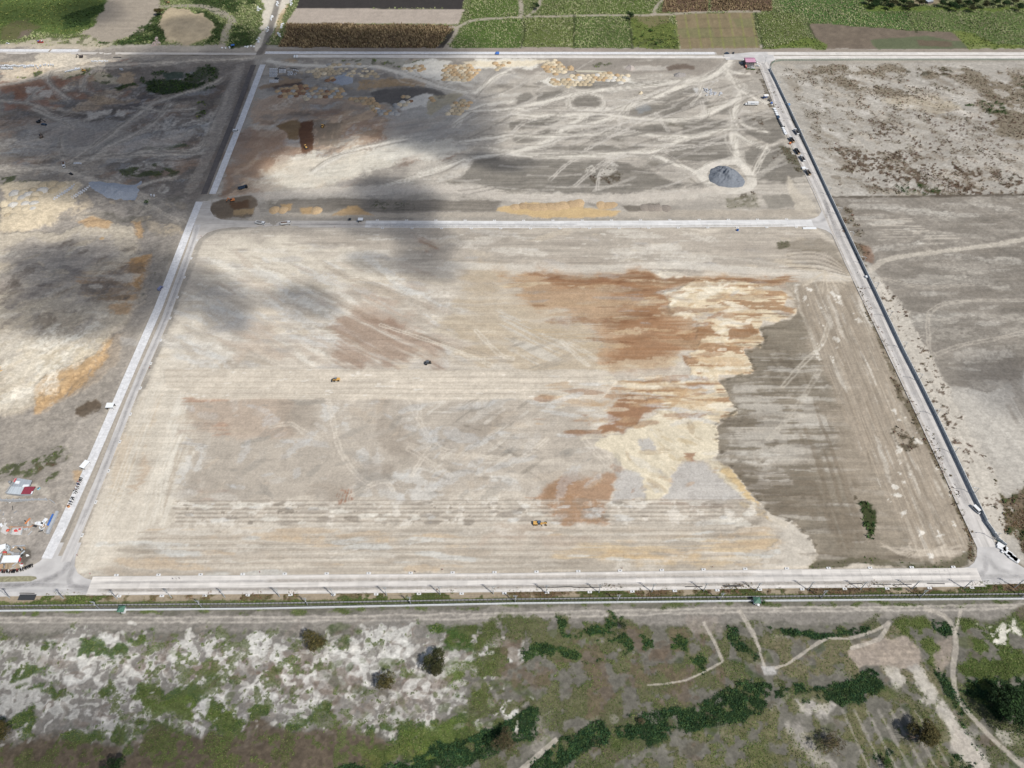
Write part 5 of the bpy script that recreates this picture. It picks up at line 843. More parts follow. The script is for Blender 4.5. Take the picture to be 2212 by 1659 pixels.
def make_cloud():
    st = 11.0; xs = np.arange(-830, 831, st); ys = np.arange(40, 1090, st); gx, gy = np.meshgrid(xs, ys)
    px, py = proj(gx, gy); D = np.zeros(gx.shape)
    for cx, cy, rx, ry, s_ in BLOBS: D += s_*np.exp(-(((px-cx)/rx)**2+((py-cy)/ry)**2)*0.85)
    D = np.clip(D-0.10, 0, None)*2.75; D = 2.9*np.tanh(D/2.9)
    T = D*SUN_V.z/SIG*(0.72+0.56*fbm(gx, gy, 90, 4, 4))
    k = CLOUD_H/SUN_V.z; bx, by = SUN_V.x*k, SUN_V.y*k
    wob = (fbm(gx, gy, 160, 3, 2)-0.5)*40; ny, nx = gx.shape; inc = (T[:-1, :-1] > 1) & (T[1:, :-1] > 1) & (T[:-1, 1:] > 1) & (T[1:, 1:] > 1)
    ids = {}; vs_ = []; fs = []
    def vid(r, c, t):
        if (r, c, t) not in ids:
            ids[(r, c, t)] = len(vs_); h = max(T[r, c], 0.4)*(0.62 if t else -0.38)
            vs_.append((gx[r, c]+bx, gy[r, c]+by, CLOUD_H+wob[r, c]+h))
        return ids[(r, c, t)]
    for r, c in zip(*np.nonzero(inc)):
        q = [(r, c), (r, c+1), (r+1, c+1), (r+1, c)]
        fs.append(tuple(vid(a, b, 1) for a, b in q)); fs.append(tuple(vid(a, b, 0) for a, b in q[::-1]))
        for k_, (dr, dc) in enumerate(((-1, 0), (0, 1), (1, 0), (0, -1))):
            rr, cc = r+dr, c+dc
            if not (0 <= rr < ny-1 and 0 <= cc < nx-1 and inc[rr, cc]):
                a, b = q[k_], q[(k_+1) % 4]; fs.append((vid(*b, 1), vid(*a, 1), vid(*a, 0), vid(*b, 0)))
    me = bpy.data.meshes.new('cloud'); me.from_pydata(vs_, [], fs); me.update()
    m = bpy.data.materials.new('cloud_vapour'); m.use_nodes = True; N = m.node_tree.nodes; N.clear()
    o_ = N.new('ShaderNodeOutputMaterial'); v_ = N.new('ShaderNodeVolumeScatter'); v_.inputs['Density'].default_value = SIG; v_.inputs['Color'].default_value = (1, 1, 1, 1); v_.inputs['Anisotropy'].default_value = 0.3
    m.node_tree.links.new(v_.outputs[0], o_.inputs['Volume']); me.materials.append(m)
    tag(link('cloud', me), kind='structure')
make_cloud()

# ---------------------------------------------------------------- concrete roads cast in slabs
M_NEW = mat('new_concrete', (226, 226, 226), 0.85, var=0.10, scale=0.25, rnd=0.05, stripes=(0.6, 0.6, 0.6))
M_NEWX = mat('new_concrete_swept', (225, 224, 221), 0.85, var=0.09, scale=0.2, rnd=0.06, stripes=(0.03, 0.9, 0.5))
M_OLDX = mat('worn_concrete', (224, 218, 209), 0.88, var=0.11, scale=0.18, rnd=0.07, stripes=(0.03, 0.8, 0.5))
M_OLDY = mat('worn_concrete_along', (211, 206, 199), 0.88, var=0.10, scale=0.18, rnd=0.06, stripes=(0.8, 0.03, 0.5))
M_GREYY = mat('old_grey_concrete', (206, 202, 197), 0.88, var=0.10, scale=0.2, rnd=0.05, stripes=(0.8, 0.03, 0.5))
M_FAN = mat('junction_concrete', (203, 200, 196), 0.88, var=0.13, scale=0.1, stripes=(0.12, 0.14, 0.5))
M_DUST = mat('dusty_road', (204, 197, 187), 0.9, var=0.14, scale=0.15, stripes=(0.05, 0.6, 0.5))
M_ASPH = mat('fresh_asphalt', (106, 99, 95), 0.9, var=0.2, scale=0.3, stripes=(0.5, 0.04, 0.5))
M_JOINT = mat('joint_filler', (186, 180, 172), 0.9, var=0.1)
M_KERB = mat('kerb_concrete', (210, 206, 200), 0.8, var=0.12, scale=0.5)
M_INLET = mat('inlet_concrete', (226, 226, 224), 0.8, var=0.08); M_HOLE = mat('inlet_shadow_hole', (58, 56, 54), 0.9)
def along(pts, step, off=0.0):
    S = np.array(pts, float); seg = np.hypot(*(S[1:]-S[:-1]).T); cum = np.concatenate([[0], np.cumsum(seg)]); out = []; t = off
    while t <= cum[-1]+1e-6:
        k = min(np.searchsorted(cum, t, 'right')-1, len(seg)-1); u = (t-cum[k])/seg[k]; p = S[k]+(S[k+1]-S[k])*u; d = (S[k+1]-S[k])/seg[k]
        out.append((p[0], p[1], math.atan2(d[1], d[0]))); t += step
    return out
def offset(pts, o):
    S = np.array(pts, float); out = []
    for i in range(len(S)):
        d = S[min(i+1, len(S)-1)]-S[max(i-1, 0)]; d /= np.hypot(*d); out.append((S[i][0]-d[1]*o, S[i][1]+d[0]*o))
    return out
def ribbon(name, pts, wd, z0, z1, m, parent=None):
    L_ = offset(pts, wd/2); R_ = offset(pts, -wd/2); n = len(pts); vs_ = []; fs = []
    for (a, b), (c, d) in zip(L_, R_): vs_ += [(a, b, z1), (c, d, z1), (a, b, z0), (c, d, z0)]
    for i in range(n-1):
        q, r = 4*i, 4*i+4; fs += [(q, q+1, r+1, r), (q+2, q, r, r+2), (q+1, q+3, r+3, r+1)]
    fs += [(0, 2, 3, 1), (4*n-4, 4*n-3, 4*n-1, 4*n-2)]
    return MB().add(vs_, fs).build(name, m, parent)
def road(name, pts, wd, lanes, sl, m, z=0.12, kerbs=(1, -1), inlet=0, ioff=8):
    rt = ribbon(name, pts, wd, -0.3, z-0.06, M_JOINT); tag(rt, kind='structure')
    lw = wd/lanes; b = MB(); b.box(-sl/2+0.03, sl/2-0.03, -lw/2+0.02, lw/2-0.02, z-0.25, z); sm = b.mesh('slab', m)
    for l in range(lanes):
        for x, y, a in along(offset(pts, -wd/2+lw*(l+0.5)), sl, sl/2):
            o = link('slab', sm, rt); o.location = (x, y, 0); o.rotation_euler = (0, 0, a)
    for s_ in kerbs: ribbon('kerb', offset(pts, s_*(wd/2+0.17)), 0.3, -0.3, z+0.15, M_KERB, rt)
    if inlet:
        ib = MB().rbox(-1.3, 1.3, -0.7, 0.7, -0.2, z+0.22, 0.08).mesh('drain_inlet', M_INLET); hb = MB().box(-0.35, 0.35, -0.3, 0.3, z+0.225, z+0.235).mesh('hole_shade', M_HOLE)  # thin dark plate on the solid inlet, coloured as the shade in a hole
        for s_ in kerbs:
            for x, y, a in along(offset(pts, s_*(wd/2+1.05)), inlet, ioff+(0 if s_ > 0 else 6)):
                o = link('drain_inlet', ib, rt); o.location = (x, y, 0); o.rotation_euler = (0, 0, a); h = link('hole_shade', hb, o)
    return rt
def sheet(name, pts, z, m, world=False):
    q = pts if world else [W(p) for p in pts]; o = MB().prism([(x, y) for x, y in q], -0.3, z, 'z').build(name, m); return tag(o, kind='structure')
road('front_road', [(-255, 187.3)]+[(x, y-0.2) for x, y in FROADC[2:4]]+[(286, 192.9)], 11.4, 3, 6.0, M_OLDX, inlet=25.6, ioff=14)
road('east_road', RROAD, 12.2, 3, 6.6, M_OLDY, kerbs=(-1,), inlet=0)
road('middle_road', [(-132, 531.3)]+MROAD[1:3]+[(269, 532.9)], 9.4, 2, 5.6, M_NEWX, inlet=26.5, ioff=10)
road('west_road', LROADW, 6.6, 2, 5.2, M_NEW, z=0.2, kerbs=())
road('west_service_road', LROADG, 6.0, 2, 5.2, M_GREYY, kerbs=(-1,), inlet=24, ioff=12)
road('new_west_lane', LROADU, 6.4, 2, 5.2, M_NEW, z=0.22, kerbs=())
road('north_road', TROADN, 6.0, 2, 8, M_NEW, z=0.2, kerbs=())
road('north_service_road', TROADS, 6.2, 2, 8, M_OLDX, kerbs=())
road('north_east_road', TROADE, 6.6, 2, 8, M_OLDX, kerbs=(1,)); road('north_east_service_road', TROADF, 7.0, 2, 8, M_OLDX, kerbs=())
road('north_west_road', [(-690, 854.6), (-548, 853.9)], 6.4, 2, 8, M_NEW, z=0.22, kerbs=())
road('north_west_slab_end', [(-543.5, 853.9), (-509, 853.7)], 6.4, 2, 8, M_NEW, z=0.22, kerbs=())
tag(ribbon('asphalt_strip', LROADB, 5.6, -0.2, 0.05, M_ASPH), kind='structure')
tag(ribbon('dusty_road', [(-281, 532), (-220, 531.6), (-132, 531.3)], 9.6, -0.2, 0.06, M_DUST), kind='structure')
tag(ribbon('dusty_road', [(-283.6, 565), (-283.6, 530)], 7.2, -0.2, 0.064, M_DUST), kind='structure')
tag(ribbon('dirt_road', [(-690, 848.6), (-509, 847.6), (-300, 846)], 5, -0.2, 0.05, M_DUST), kind='structure')
for q_, z_, m_, w_ in JUNC: sheet('road_junction', q_, z_, globals()[m_], w_)
M_ISL = mat('island_grass', (150, 146, 112), 0.95, var=0.35, scale=0.7, bump=0.5); M_MED = mat('median_earth', (178, 168, 152), 0.95, var=0.2, scale=0.5, bump=0.4)
sheet('traffic_island', [(-120, 1248), (66, 1244.5), (78, 1246), (80, 1250), (66, 1256), (-120, 1260)], 0.26, M_ISL)
tag(ribbon('road_median', [(-280.4, 207), (-279.8, 225), (-280.4, 269), (-281.8, 346), (-281.2, 412), (-284.6, 496), (-286.2, 520)], 2.6, -0.2, 0.16, M_MED), kind='structure')
# tyre sweeps over the junctions: thin worn films lying 4 mm above the concrete
def film_mat(name, rgb, amax):
    m = bpy.data.materials.new(name); m.use_nodes = True; N = m.node_tree.nodes; L = m.node_tree.links; b = N['Principled BSDF']
    b.inputs['Base Color'].default_value = (*alb(*rgb), 1); b.inputs['Roughness'].default_value = 0.9
    at = N.new('ShaderNodeAttribute'); at.attribute_name = 'tint'; nz = N.new('ShaderNodeTexNoise'); nz.inputs['Scale'].default_value = 0.35; nz.inputs['Detail'].default_value = 5
    g = N.new('ShaderNodeNewGeometry'); L.new(g.outputs['Position'], nz.inputs['Vector']); mm = N.new('ShaderNodeMath'); mm.operation = 'MULTIPLY'; L.new(at.outputs['Fac'], mm.inputs[0]); L.new(nz.outputs['Fac'], mm.inputs[1])
    m2 = N.new('ShaderNodeMath'); m2.operation = 'MULTIPLY'; m2.inputs[1].default_value = amax*2; L.new(mm.outputs[0], m2.inputs[0]); L.new(m2.outputs[0], b.inputs['Alpha']); return m
M_TYRE = film_mat('tyre_dust_film', (158, 155, 154), 0.24); M_PALE = film_mat('pale_dust_film', (206, 194, 176), 0.35)
def film(name, pts, wd, z, m, world=False):
    S = spline(pts if world else [W(p) for p in pts], 4.0); ks = (-1, -0.5, 0, 0.5, 1); al = (0, 0.75, 1, 0.75, 0); vs_ = []; cs = []; n = len(S)
    offs = [offset(S, k*wd/2) for k in ks]
    for i in range(n):
        e = min(1, i/2.5, (n-1-i)/2.5)
        for k in range(5): vs_.append((*offs[k][i], z)); cs.append([al[k]*e]*3)
    fs = [(5*i+k, 5*i+k+1, 5*i+k+6, 5*i+k+5) for i in range(n-1) for k in range(4)]
    tag(link(name, mesh_np(name, np.array(vs_), np.array(fs), m, np.array(cs))), kind='stuff')
for pts, wd in (([(160, 1190), (152, 1215), (130, 1240), (90, 1258), (0, 1268), (-60, 1272)], 5), ([(150, 1200), (140, 1225), (115, 1245), (60, 1262)], 4), ([(160, 1200), (156, 1230), (150, 1256), (170, 1270), (240, 1274)], 4.5), ([(-60, 1262), (100, 1264), (240, 1270)], 3.5)): film('tyre_marks', pts, wd, 0.112, M_TYRE)
for pts, wd in (([(2118, 1190), (2130, 1215), (2120, 1240), (2070, 1252)], 4), ([(2125, 1190), (2150, 1225), (2210, 1246)], 4.5), ([(2060, 1250), (2140, 1246), (2230, 1246)], 4)): film('tyre_marks', pts, wd, 0.112, M_TYRE)
for pts, wd in ((zz(3, 1, [(480, 60), (510, 160), (490, 240), (400, 268)]), 4), (zz(3, 1, [(500, 60), (540, 220), (610, 420)]), 3.5)): film('tyre_marks', pts, wd, 0.124, M_TYRE)
for o_ in (-2.6, 2.2): film('tyre_marks', [(-250, 187.2+o_), (0, 189.5+o_), (285, 193+o_)], 2.4, 0.126, M_TYRE, True)
film('dust_film', [(-250, 184.4), (-60, 185.8), (120, 188.2), (250, 190)], 3.0, 0.128, M_PALE, True); film('dust_film', [(-150, 190.6), (0, 192.6), (150, 194.8)], 3.4, 0.128, M_PALE, True)
film('tyre_marks', [(x+0.4, y) for x, y in LROADG[1:]], 3.0, 0.126, M_TYRE, True)
film('tyre_marks', [(x+0.4, y) for x, y in RROAD[1:]], 5.0, 0.126, M_TYRE, True)
film('dust_film', [(x-4.8, y) for x, y in RROAD[1:]], 2.6, 0.128, M_PALE, True)
film('dust_film', [(-130, 528.4), (0, 528), (120, 528.4), (250, 530)], 2.6, 0.128, M_PALE, True); film('tyre_marks', [(-200, 531), (-60, 530.6), (60, 530.5)], 3.5, 0.13, M_TYRE, True)

# ---------------------------------------------------------------- walls and fences
M_SLATE = mat('slate_grey_panel', (214, 218, 218), 0.8, var=0.08, scale=0.4, rnd=0.03); M_SLATEP = mat('slate_grey_post', (180, 190, 196), 0.8, var=0.08)
M_WALLW = mat('white_painted_wall', (232, 236, 238), 0.7, var=0.05, scale=0.6, rnd=0.03); M_CHAN = mat('channel_concrete', (150, 150, 150), 0.9, var=0.14, scale=0.5, rnd=0.06)
M_STEEL = mat('galvanised_steel', (190, 196, 200), 0.5, 0.4, var=0.06); M_DARKST = mat('dark_steel', (70, 72, 74), 0.6, 0.2, var=0.1); M_GREEN = mat('green_mesh_paint', (120, 156, 136), 0.7, var=0.08); M_MESHD = mat('dull_wire', (120, 126, 126), 0.6, 0.3)
def wall(name, label, pts, step, ph, pt, mp, mpost, post, cat='wall', every=1, gap=0.04, cap=None):
    rt = thing(name, label, cat, (pts[0][0], pts[0][1], 0)); ox, oy = pts[0]
    pm = MB().box(gap, step-gap, -pt/2, pt/2, -0.4, ph)
    if cap: pm.box(gap, step-gap, -pt/2-0.06, pt/2+0.06, ph+0.002, ph+cap)
    pm = pm.mesh('panel', mp); qm = post.mesh('post', mpost)
    st = along(pts, step)
    for k, (x, y, a) in enumerate(st):
        if k < len(st)-1: o = link('panel', pm, rt); o.location = (x-ox, y-oy, 0); o.rotation_euler = (0, 0, a)
        if k % every == 0: o = link('post', qm, rt); o.location = (x-ox, y-oy, 0); o.rotation_euler = (0, 0, a)
    return rt
EW = [(308.5, 213.5), (306.2, 217), (303.6, 228), (302.9, 250), (302.2, 314), (301.3, 345), (299.9, 377), (299.0, 442), (297.9, 507), (296.9, 580), (296.0, 694), (294.6, 780), (293.6, 812)]
wall('perimeter_wall', 'long slate grey panel wall along the east road', EW, 3.0, 2.8, 0.22, M_SLATE, M_SLATEP, MB().box(-0.2, 0.2, -0.2, 0.2, -0.4, 3.05), cap=0.12)
SW = [(-325, 171.2), (-150, 172.7), (0, 175.9), (152, 177.6), (330, 179.0)]
pb = MB().tube((0, 0, 0), (0, 0, 4.3), 0.05, n=5).tube((0, 0, 4.3), (0, 0.35, 4.75), 0.04, n=5)
sw = wall('boundary_wall', 'long low white wall with wire fence posts, south of the front road', SW, 2.25, 1.9, 0.30, M_WALLW, M_STEEL, pb, every=2)
for h in (2.3, 2.9, 3.5, 4.2): ribbon('wire', [(x+325, y-171.2) for x, y in SW], 0.035, h, h+0.035, M_MESHD, sw)
CW = [(-325, 174.3), (-152, 175.9), (0, 178.6), (152, 180.3), (330, 182.2)]
wall('drain_wall', 'grey concrete drain wall with dark posts, between green strip and verge', CW, 2.25, 1.15, 0.5, M_CHAN, M_DARKST, MB().box(-0.12, 0.12, -0.42, 0.3, -0.3, 1.22))
# green mesh fence at the north-east
GFp = [(296.0, 813), (298.5, 821), (303, 826.5), (312, 829.5), (400, 830.4), (640, 831)]
gf = MB()
for h in (0.15, 0.8, 1.5, 2.2): gf.box(0, 3, -0.03, 0.03, h, h+0.09)
for k in range(1, 8): gf.box(k*0.375-0.03, k*0.375+0.03, -0.02, 0.02, 0.15, 2.25)
gr = thing('mesh_fence', 'green wire mesh fence along the north road and its corner', 'fence', (296, 813, 0)); gm = gf.mesh('mesh_panel', M_GREEN); gp = MB().box(-0.07, 0.07, -0.07, 0.07, -0.3, 2.5).mesh('post', M_GREEN)
for x, y, a in along(GFp, 3.0):
    for nm, me in (('mesh_panel', gm), ('post', gp)): o = link(nm, me, gr); o.location = (x-296, y-813, 0); o.rotation_euler = (0, 0, a)

# ---------------------------------------------------------------- poles
ORD = ['first', 'second', 'third', 'fourth', 'fifth', 'sixth', 'seventh', 'eighth', 'ninth', 'tenth', 'eleventh', 'twelfth', 'thirteenth', 'fourteenth', 'fifteenth', 'sixteenth', 'seventeenth', 'eighteenth', 'nineteenth', 'twentieth', 'twenty-first', 'twenty-second', 'twenty-third', 'twenty-fourth']
M_WHITEINS = mat('porcelain', (236, 238, 238), 0.3); M_POLE = mat('pole_steel', (196, 200, 202), 0.55, 0.25, var=0.06); M_POLE2 = mat('weathered_pole', (150, 156, 160), 0.7, 0.1, var=0.1)
def power_pole(h, mp):
    t = thing('power_pole', '', 'power pole')
    MB().tube((0, 0, -0.3), (0, 0, h), 0.30, 0.2, 8).build('pole', mp, t)
    for z, w in ((h-0.35, 1.3), (h-1.7, 1.15)):
        c = MB().box(-w, w, -0.1, 0.1, z, z+0.2).build('crossarm', M_STEEL, t)
        for x in (-w+0.1, 0.25, w-0.1): MB().tube((x, 0, z+0.16), (x, 0, z+0.5), 0.09, 0.05, 6).build('insulator', M_WHITEINS, c)
    MB().box(-0.18, 0.18, -0.45, -0.2, h-4.6, h-3.8).build('meter_box', M_WHITEINS, t)
    return t
Z3 = lambda c, pts: [W(ZX(c, 3, x, y)) for x, y in pts]
NORTHROW = Z3(0, [(85, 190), (550, 195), (1015, 200), (1485, 190), (1945, 185)])+Z3(1, [(205, 180), (672, 178), (1130, 168), (1592, 160), (2050, 155)])+Z3(2, [(295, 148), (750, 145), (1207, 138), (1655, 130), (2107, 130)])+Z3(3, [(345, 120), (795, 120), (1243, 112), (1690, 107), (2130, 100)])
pp = power_pole(11.2, M_POLE)
for k, (x, y) in enumerate(NORTHROW):
    t = pp if k == 0 else copy_tree(pp); t.location = (x, y, 0); tag(t, 'pale steel power pole on the verge of the front road, %s from the west' % ORD[k], None, 'power poles on the front road verge')
SOUTHROW = Z3(0, [(860, 283), (1748, 275)])+Z3(1, [(447, 252), (1337, 243)])+Z3(2, [(28, 230), (910, 225), (1795, 210)])+Z3(3, [(455, 190), (1310, 185), (2190, 180)])
pq = power_pole(10.4, M_POLE2); MB().tube((0.35, 0, 7.2), (0.35, 0, 8.2), 0.28, n=8).build('transformer', M_STEEL, pq)
for k, (x, y) in enumerate(SOUTHROW):
    t = pq if k == 0 else copy_tree(pq); t.location = (x, y, 0); tag(t, 'grey power pole right behind the low white wall, %s from the west' % ORD[k], None, 'power poles behind the white wall')
def cables(name, label, row, hs):
    t = thing(name, label, 'cable', (row[0][0], row[0][1], 0))
    for (dy, h) in hs:
        pts = []
        for (a, b), (c, d) in zip(row[:-1], row[1:]):
            for q in range(6): u = q/6; pts.append((a+(c-a)*u, b+(d-b)*u+dy, h-1.6*u*(1-u)*2))
        pts.append((row[-1][0], row[-1][1]+dy, h)); mb = MB()
        for p, q in zip(pts[:-1], pts[1:]): mb.tube([p[0]-row[0][0], p[1]-row[0][1], p[2]], [q[0]-row[0][0], q[1]-row[0][1], q[2]], 0.035, n=3, cap=False)
        mb.build('wire', M_MESHD, t)
cables('power_line', 'thin wires strung between the poles of the front road verge', NORTHROW, ((0.0, 11.2), (0.0, 9.8)))
cables('power_line', 'thin wires strung between the poles behind the white wall', SOUTHROW, ((0.0, 10.4),))
def street_light():
    t = thing('street_light', '', 'street light')
    MB().tube((0, 0, -0.3), (0, 0, 8.6), 0.24, 0.16, 8).build('pole', M_POLE, t)
    a = MB(); pr = (0, 0, 8.5)
    for k in range(1, 6): u = k/5; q = (-3.0*u, 0, 8.5+0.9*math.sin(u*1.6)); a.tube(pr, q, 0.12, n=6); pr = q
    a.build('arm', M_POLE, t); MB().rbox(-3.9, -2.9, -0.2, 0.2, 9.22, 9.42, 0.05).build('lamp_head', M_WHITEINS, t)
    c = MB().box(-1.2, 1.2, -0.06, 0.06, 7.9, 8.02).build('crossarm', M_STEEL, t)
    for x in (-1.1, 0.3, 1.1): MB().tube((x, 0, 8.02), (x, 0, 8.34), 0.08, 0.05, 6).build('insulator', M_WHITEINS, c)
    return t
LIGHTS = [W(QX(2900, 200, 8.64, *p)) for p in ((1365, 495), (1540, 830), (1850, 1350))]+[W(QX(3010, 380, 8.64, *p)) for p in ((1130, 330), (1415, 890), (1695, 1480))]+[W(QX(3130, 500, 7.54, *p)) for p in ((840, 930), (1110, 1520))]+[W(ZX(3, 1, *p)) for p in ((520, 30), (615, 205), (715, 415), (815, 630), (925, 855), (1040, 1095), (1165, 1365), (1297, 1640))]+[W(ZX(3, 2, *p)) for p in ((1445, 285), (1600, 610), (1770, 960), (1950, 1345))]
sl_ = street_light()
for k, (x, y) in enumerate(LIGHTS):
    t = sl_ if k == 0 else copy_tree(sl_); t.location = (x, y, 0); tag(t, 'curved arm street light beside the slate grey wall, %s from the north end' % ORD[k], None, 'street lights along the east road')
# ---------------------------------------------------------------- vehicles and machines
M_TYREB = mat('black_rubber', (44, 43, 43), 0.85, var=0.1); M_GLASS = mat('dark_glass', (40, 48, 56), 0.15, spec=0.5, var=0.03); M_WHITEP = mat('white_paint', (238, 240, 240), 0.4, var=0.04)
M_DARKP = mat('charcoal_paint', (62, 66, 72), 0.45, var=0.06); M_BLACKP = mat('black_paint', (34, 35, 38), 0.35, var=0.05); M_YEL = mat('machine_yellow', (226, 172, 70), 0.55, var=0.1, scale=2); M_ORG = mat('machine_orange', (232, 136, 52), 0.55, var=0.08)
M_BLUEP = mat('dark_blue_paint', (52, 78, 106), 0.5, var=0.08); M_REDP = mat('red_paint', (196, 66, 58), 0.5, var=0.08); M_GREYP = mat('grey_paint', (150, 152, 154), 0.6, var=0.1); M_TANP = mat('tan_rust_steel', (186, 160, 126), 0.7, var=0.15); M_CHASSIS = mat('chassis_black', (56, 54, 52), 0.8)
M_LOAD = mat('load_of_soil', (120, 92, 70), 0.95, var=0.25, scale=1.5, bump=0.5); M_BEDIN = mat('worn_bed_steel', (104, 92, 82), 0.7, var=0.2)
M_SILV = mat('pickup_silver', (196, 200, 204), 0.4, var=0.03); M_TRACK = mat('track_steel', (70, 66, 60), 0.8, var=0.15); M_SKIN = mat('skin', (168, 122, 96), 0.7); M_MAROON = mat('maroon_sheet', (156, 54, 72), 0.55, var=0.08, stripes=(3, 0.2, 0.2))

def dump_truck(label, x, y, rz, cabm, bedm, tail, load=False, group=None):
    t = thing('dump_truck', label, 'dump truck', (x, y, 0.02), rz, group)
    MB().box(-4.3, 3.7, -0.45, 0.45, 0.7, 1.0).box(-1.2, 0.6, -1.1, 1.1, 0.65, 0.95).build('chassis', M_CHASSIS, t)
    cb = MB().prism([(2.0, 0.75), (4.3, 0.75), (4.35, 1.7), (4.1, 2.75), (2.3, 2.9), (2.0, 2.8)], -1.22, 1.22).build('cab', cabm, t)
    MB().prism([(4.36, 1.75), (4.385, 1.78), (4.14, 2.68), (4.12, 2.62)], -1.08, 1.08).build('windshield', M_GLASS, cb)
    for s in (-1, 1): MB().box(2.7, 3.9, min(s*1.225, s*1.245), max(s*1.225, s*1.245), 1.8, 2.5).build('side_window', M_GLASS, cb)
    b = MB().box(-4.4, 1.75, -1.25, 1.25, 1.02, 1.16).box(-4.4, 1.75, -1.25, -1.15, 1.16, 2.55).box(-4.4, 1.75, 1.15, 1.25, 1.16, 2.55).box(1.65, 1.75, -1.15, 1.15, 1.16, 2.9).box(1.75, 2.5, -1.15, 1.15, 2.92, 3.0)
    for xx in (-3.6, -2.2, -0.8, 0.6): b.box(xx, xx+0.12, -1.33, -1.251, 1.1, 2.5).box(xx, xx+0.12, 1.251, 1.33, 1.1, 2.5)
    bed = b.build('cargo_bed', bedm, t); MB().box(-4.35, 1.64, -1.14, 1.14, 1.162, 1.19).build('bed_floor', M_BEDIN, bed)
    MB().box(-4.52, -4.41, -1.25, 1.25, 1.05, 2.5).build('tailgate', tail, t)
    if load: MB().add([(-4.2, -1.1, 2.1), (1.5, -1.1, 2.1), (1.5, 1.1, 2.1), (-4.2, 1.1, 2.1), (-2.6, 0, 2.9), (0.2, 0, 2.85)], [(0, 1, 5, 4), (1, 2, 5), (2, 3, 4, 5), (3, 0, 4)]).build('soil_load', M_LOAD, t)
    for xx in (-3.2, -1.9, 3.1):
        for s in (-1, 1): w = MB().wheel(xx, s*0.98, 0.52, 0.5 if xx < 0 else 0.34).build('wheel', M_TYREB, t)
    return t
def q5(p): return W(QX(3130, 500, 7.54, *p))
R90 = math.radians
dump_truck('white-cabbed dump truck nearest the gatehouse in the parked row', *q5((405, 240)), R90(99), M_WHITEP, M_GREYP, M_WHITEP, group='dump trucks parked on the east road')
dump_truck('dark dump truck with tan tailgate parked beside the orange mixer', *q5((272, 485)), R90(100), M_SILV, M_DARKP, M_TANP, group='dump trucks parked on the east road')
dump_truck('all dark green-grey dump truck in the middle of the parked row', *q5((435, 832)), R90(100), mat('dark_olive_paint', (86, 92, 88), 0.5), M_DARKP, M_TANP, group='dump trucks parked on the east road')
dump_truck('white-cabbed dump truck with white tailgate parked between two dark ones', *q5((592, 1045)), R90(99), M_WHITEP, M_GREYP, M_WHITEP, group='dump trucks parked on the east road')
dump_truck('southernmost parked dump truck with white cab and tan tailgate', *q5((760, 1460)), R90(99), M_WHITEP, mat('brownish_grey_paint', (126, 118, 112), 0.6), M_TANP, group='dump trucks parked on the east road')
dump_truck('white dump truck with empty bed, westernmost on the middle road', *W(QX(1020, 820, 4.809, 115, 368)), R90(-14), M_WHITEP, M_WHITEP, M_WHITEP, group='white dump trucks driving on the middle road')
dump_truck('white dump truck loaded with soil on the middle road', *W(QX(1020, 820, 4.809, 598, 372)), R90(10), M_WHITEP, M_WHITEP, M_WHITEP, load=True, group='white dump trucks driving on the middle road')
dump_truck('dark blue-grey dump truck leaving the brown fill beside the west road', *W(QX(900, 500, 4.424, 325, 1125)), R90(22), M_BLACKP, M_BLUEP, M_DARKP)
dump_truck('white-cabbed truck loaded with brown soil at the dirt track crossing', *W(QX(100, 440, 5.53, 875, 1240)), R90(-66), M_WHITEP, M_WHITEP, M_GREYP, load=True)

def car(name, label, cat, x, y, rz, body, L=4.4, wd=1.8, h=1.45, van=False, group=None):
    t = thing(name, label, cat, (x, y, 0.02), rz, group); hw = wd/2
    if van:
        MB().prism([(-L/2, 0.4), (L/2, 0.4), (L/2, 1.0), (L/2-0.35, 1.25), (L/2-1.1, h), (-L/2+0.1, h), (-L/2, h-0.2)], -hw, hw).build('body', body, t)
        MB().prism([(L/2-0.33, 1.28), (L/2-0.3, 1.3), (L/2-1.0, h-0.05), (L/2-1.03, h-0.08)], -hw+0.1, hw-0.1).build('windshield', M_GLASS, t)
        for s in (-1, 1): MB().box(-L/2+0.5, L/2-1.3, min(s*(hw+0.002), s*(hw+0.02)), max(s*(hw+0.002), s*(hw+0.02)), 1.15, h-0.3).build('side_window', M_GLASS, t)
    else:
        MB().prism([(-L/2, 0.35), (L/2, 0.35), (L/2+0.02, 0.7), (L/2-0.3, 0.85), (-L/2+0.1, 0.9), (-L/2-0.02, 0.75)], -hw, hw).build('body', body, t)
        MB().box(-L/2+0.7, L/2-1.2, -hw+0.08, hw-0.08, 0.86, h-0.06, 0.55, 0.16).build('window_band', M_GLASS, t)
        MB().box(-L/2+1.22, L/2-1.75, -hw+0.22, hw-0.22, h-0.058, h).build('roof', body, t)
    for xx in (-L*0.3, L*0.31):
        for s in (-1, 1): MB().wheel(xx, s*(hw-0.12), 0.33, 0.22, 10).build('wheel', M_TYREB, t)
    return t
car('delivery_van', 'white van parked by the slate wall near the south-east junction', 'van', *W(QX(3840, 2000, 5.53, 352, 232)), R90(-64), M_WHITEP, 6.0, 2.1, 2.7, True)
car('parked_car', 'black car on the dirt road below the loaded truck', 'car', *W(QX(100, 440, 5.53, 1025, 1425)), R90(-32), M_BLACKP, 4.8, 1.9, 1.6)
G1 = lambda p: W(QX(2900, 200, 8.64, *p))
car('parked_car', 'white car north-west of the pink-roofed gatehouse', 'car', *G1((640, 385)), R90(4), M_WHITEP); car('parked_car', 'silver car half in the gatehouse shadow', 'car', *G1((555, 465)), R90(-30), M_SILV)
car('parked_car', 'white car tucked against the east side of the gatehouse', 'car', *G1((1060, 445)), R90(-40), M_WHITEP); car('parked_car', 'white car at the roadside east of the gatehouse hedge', 'car', *G1((1118, 560)), R90(-20), M_WHITEP)
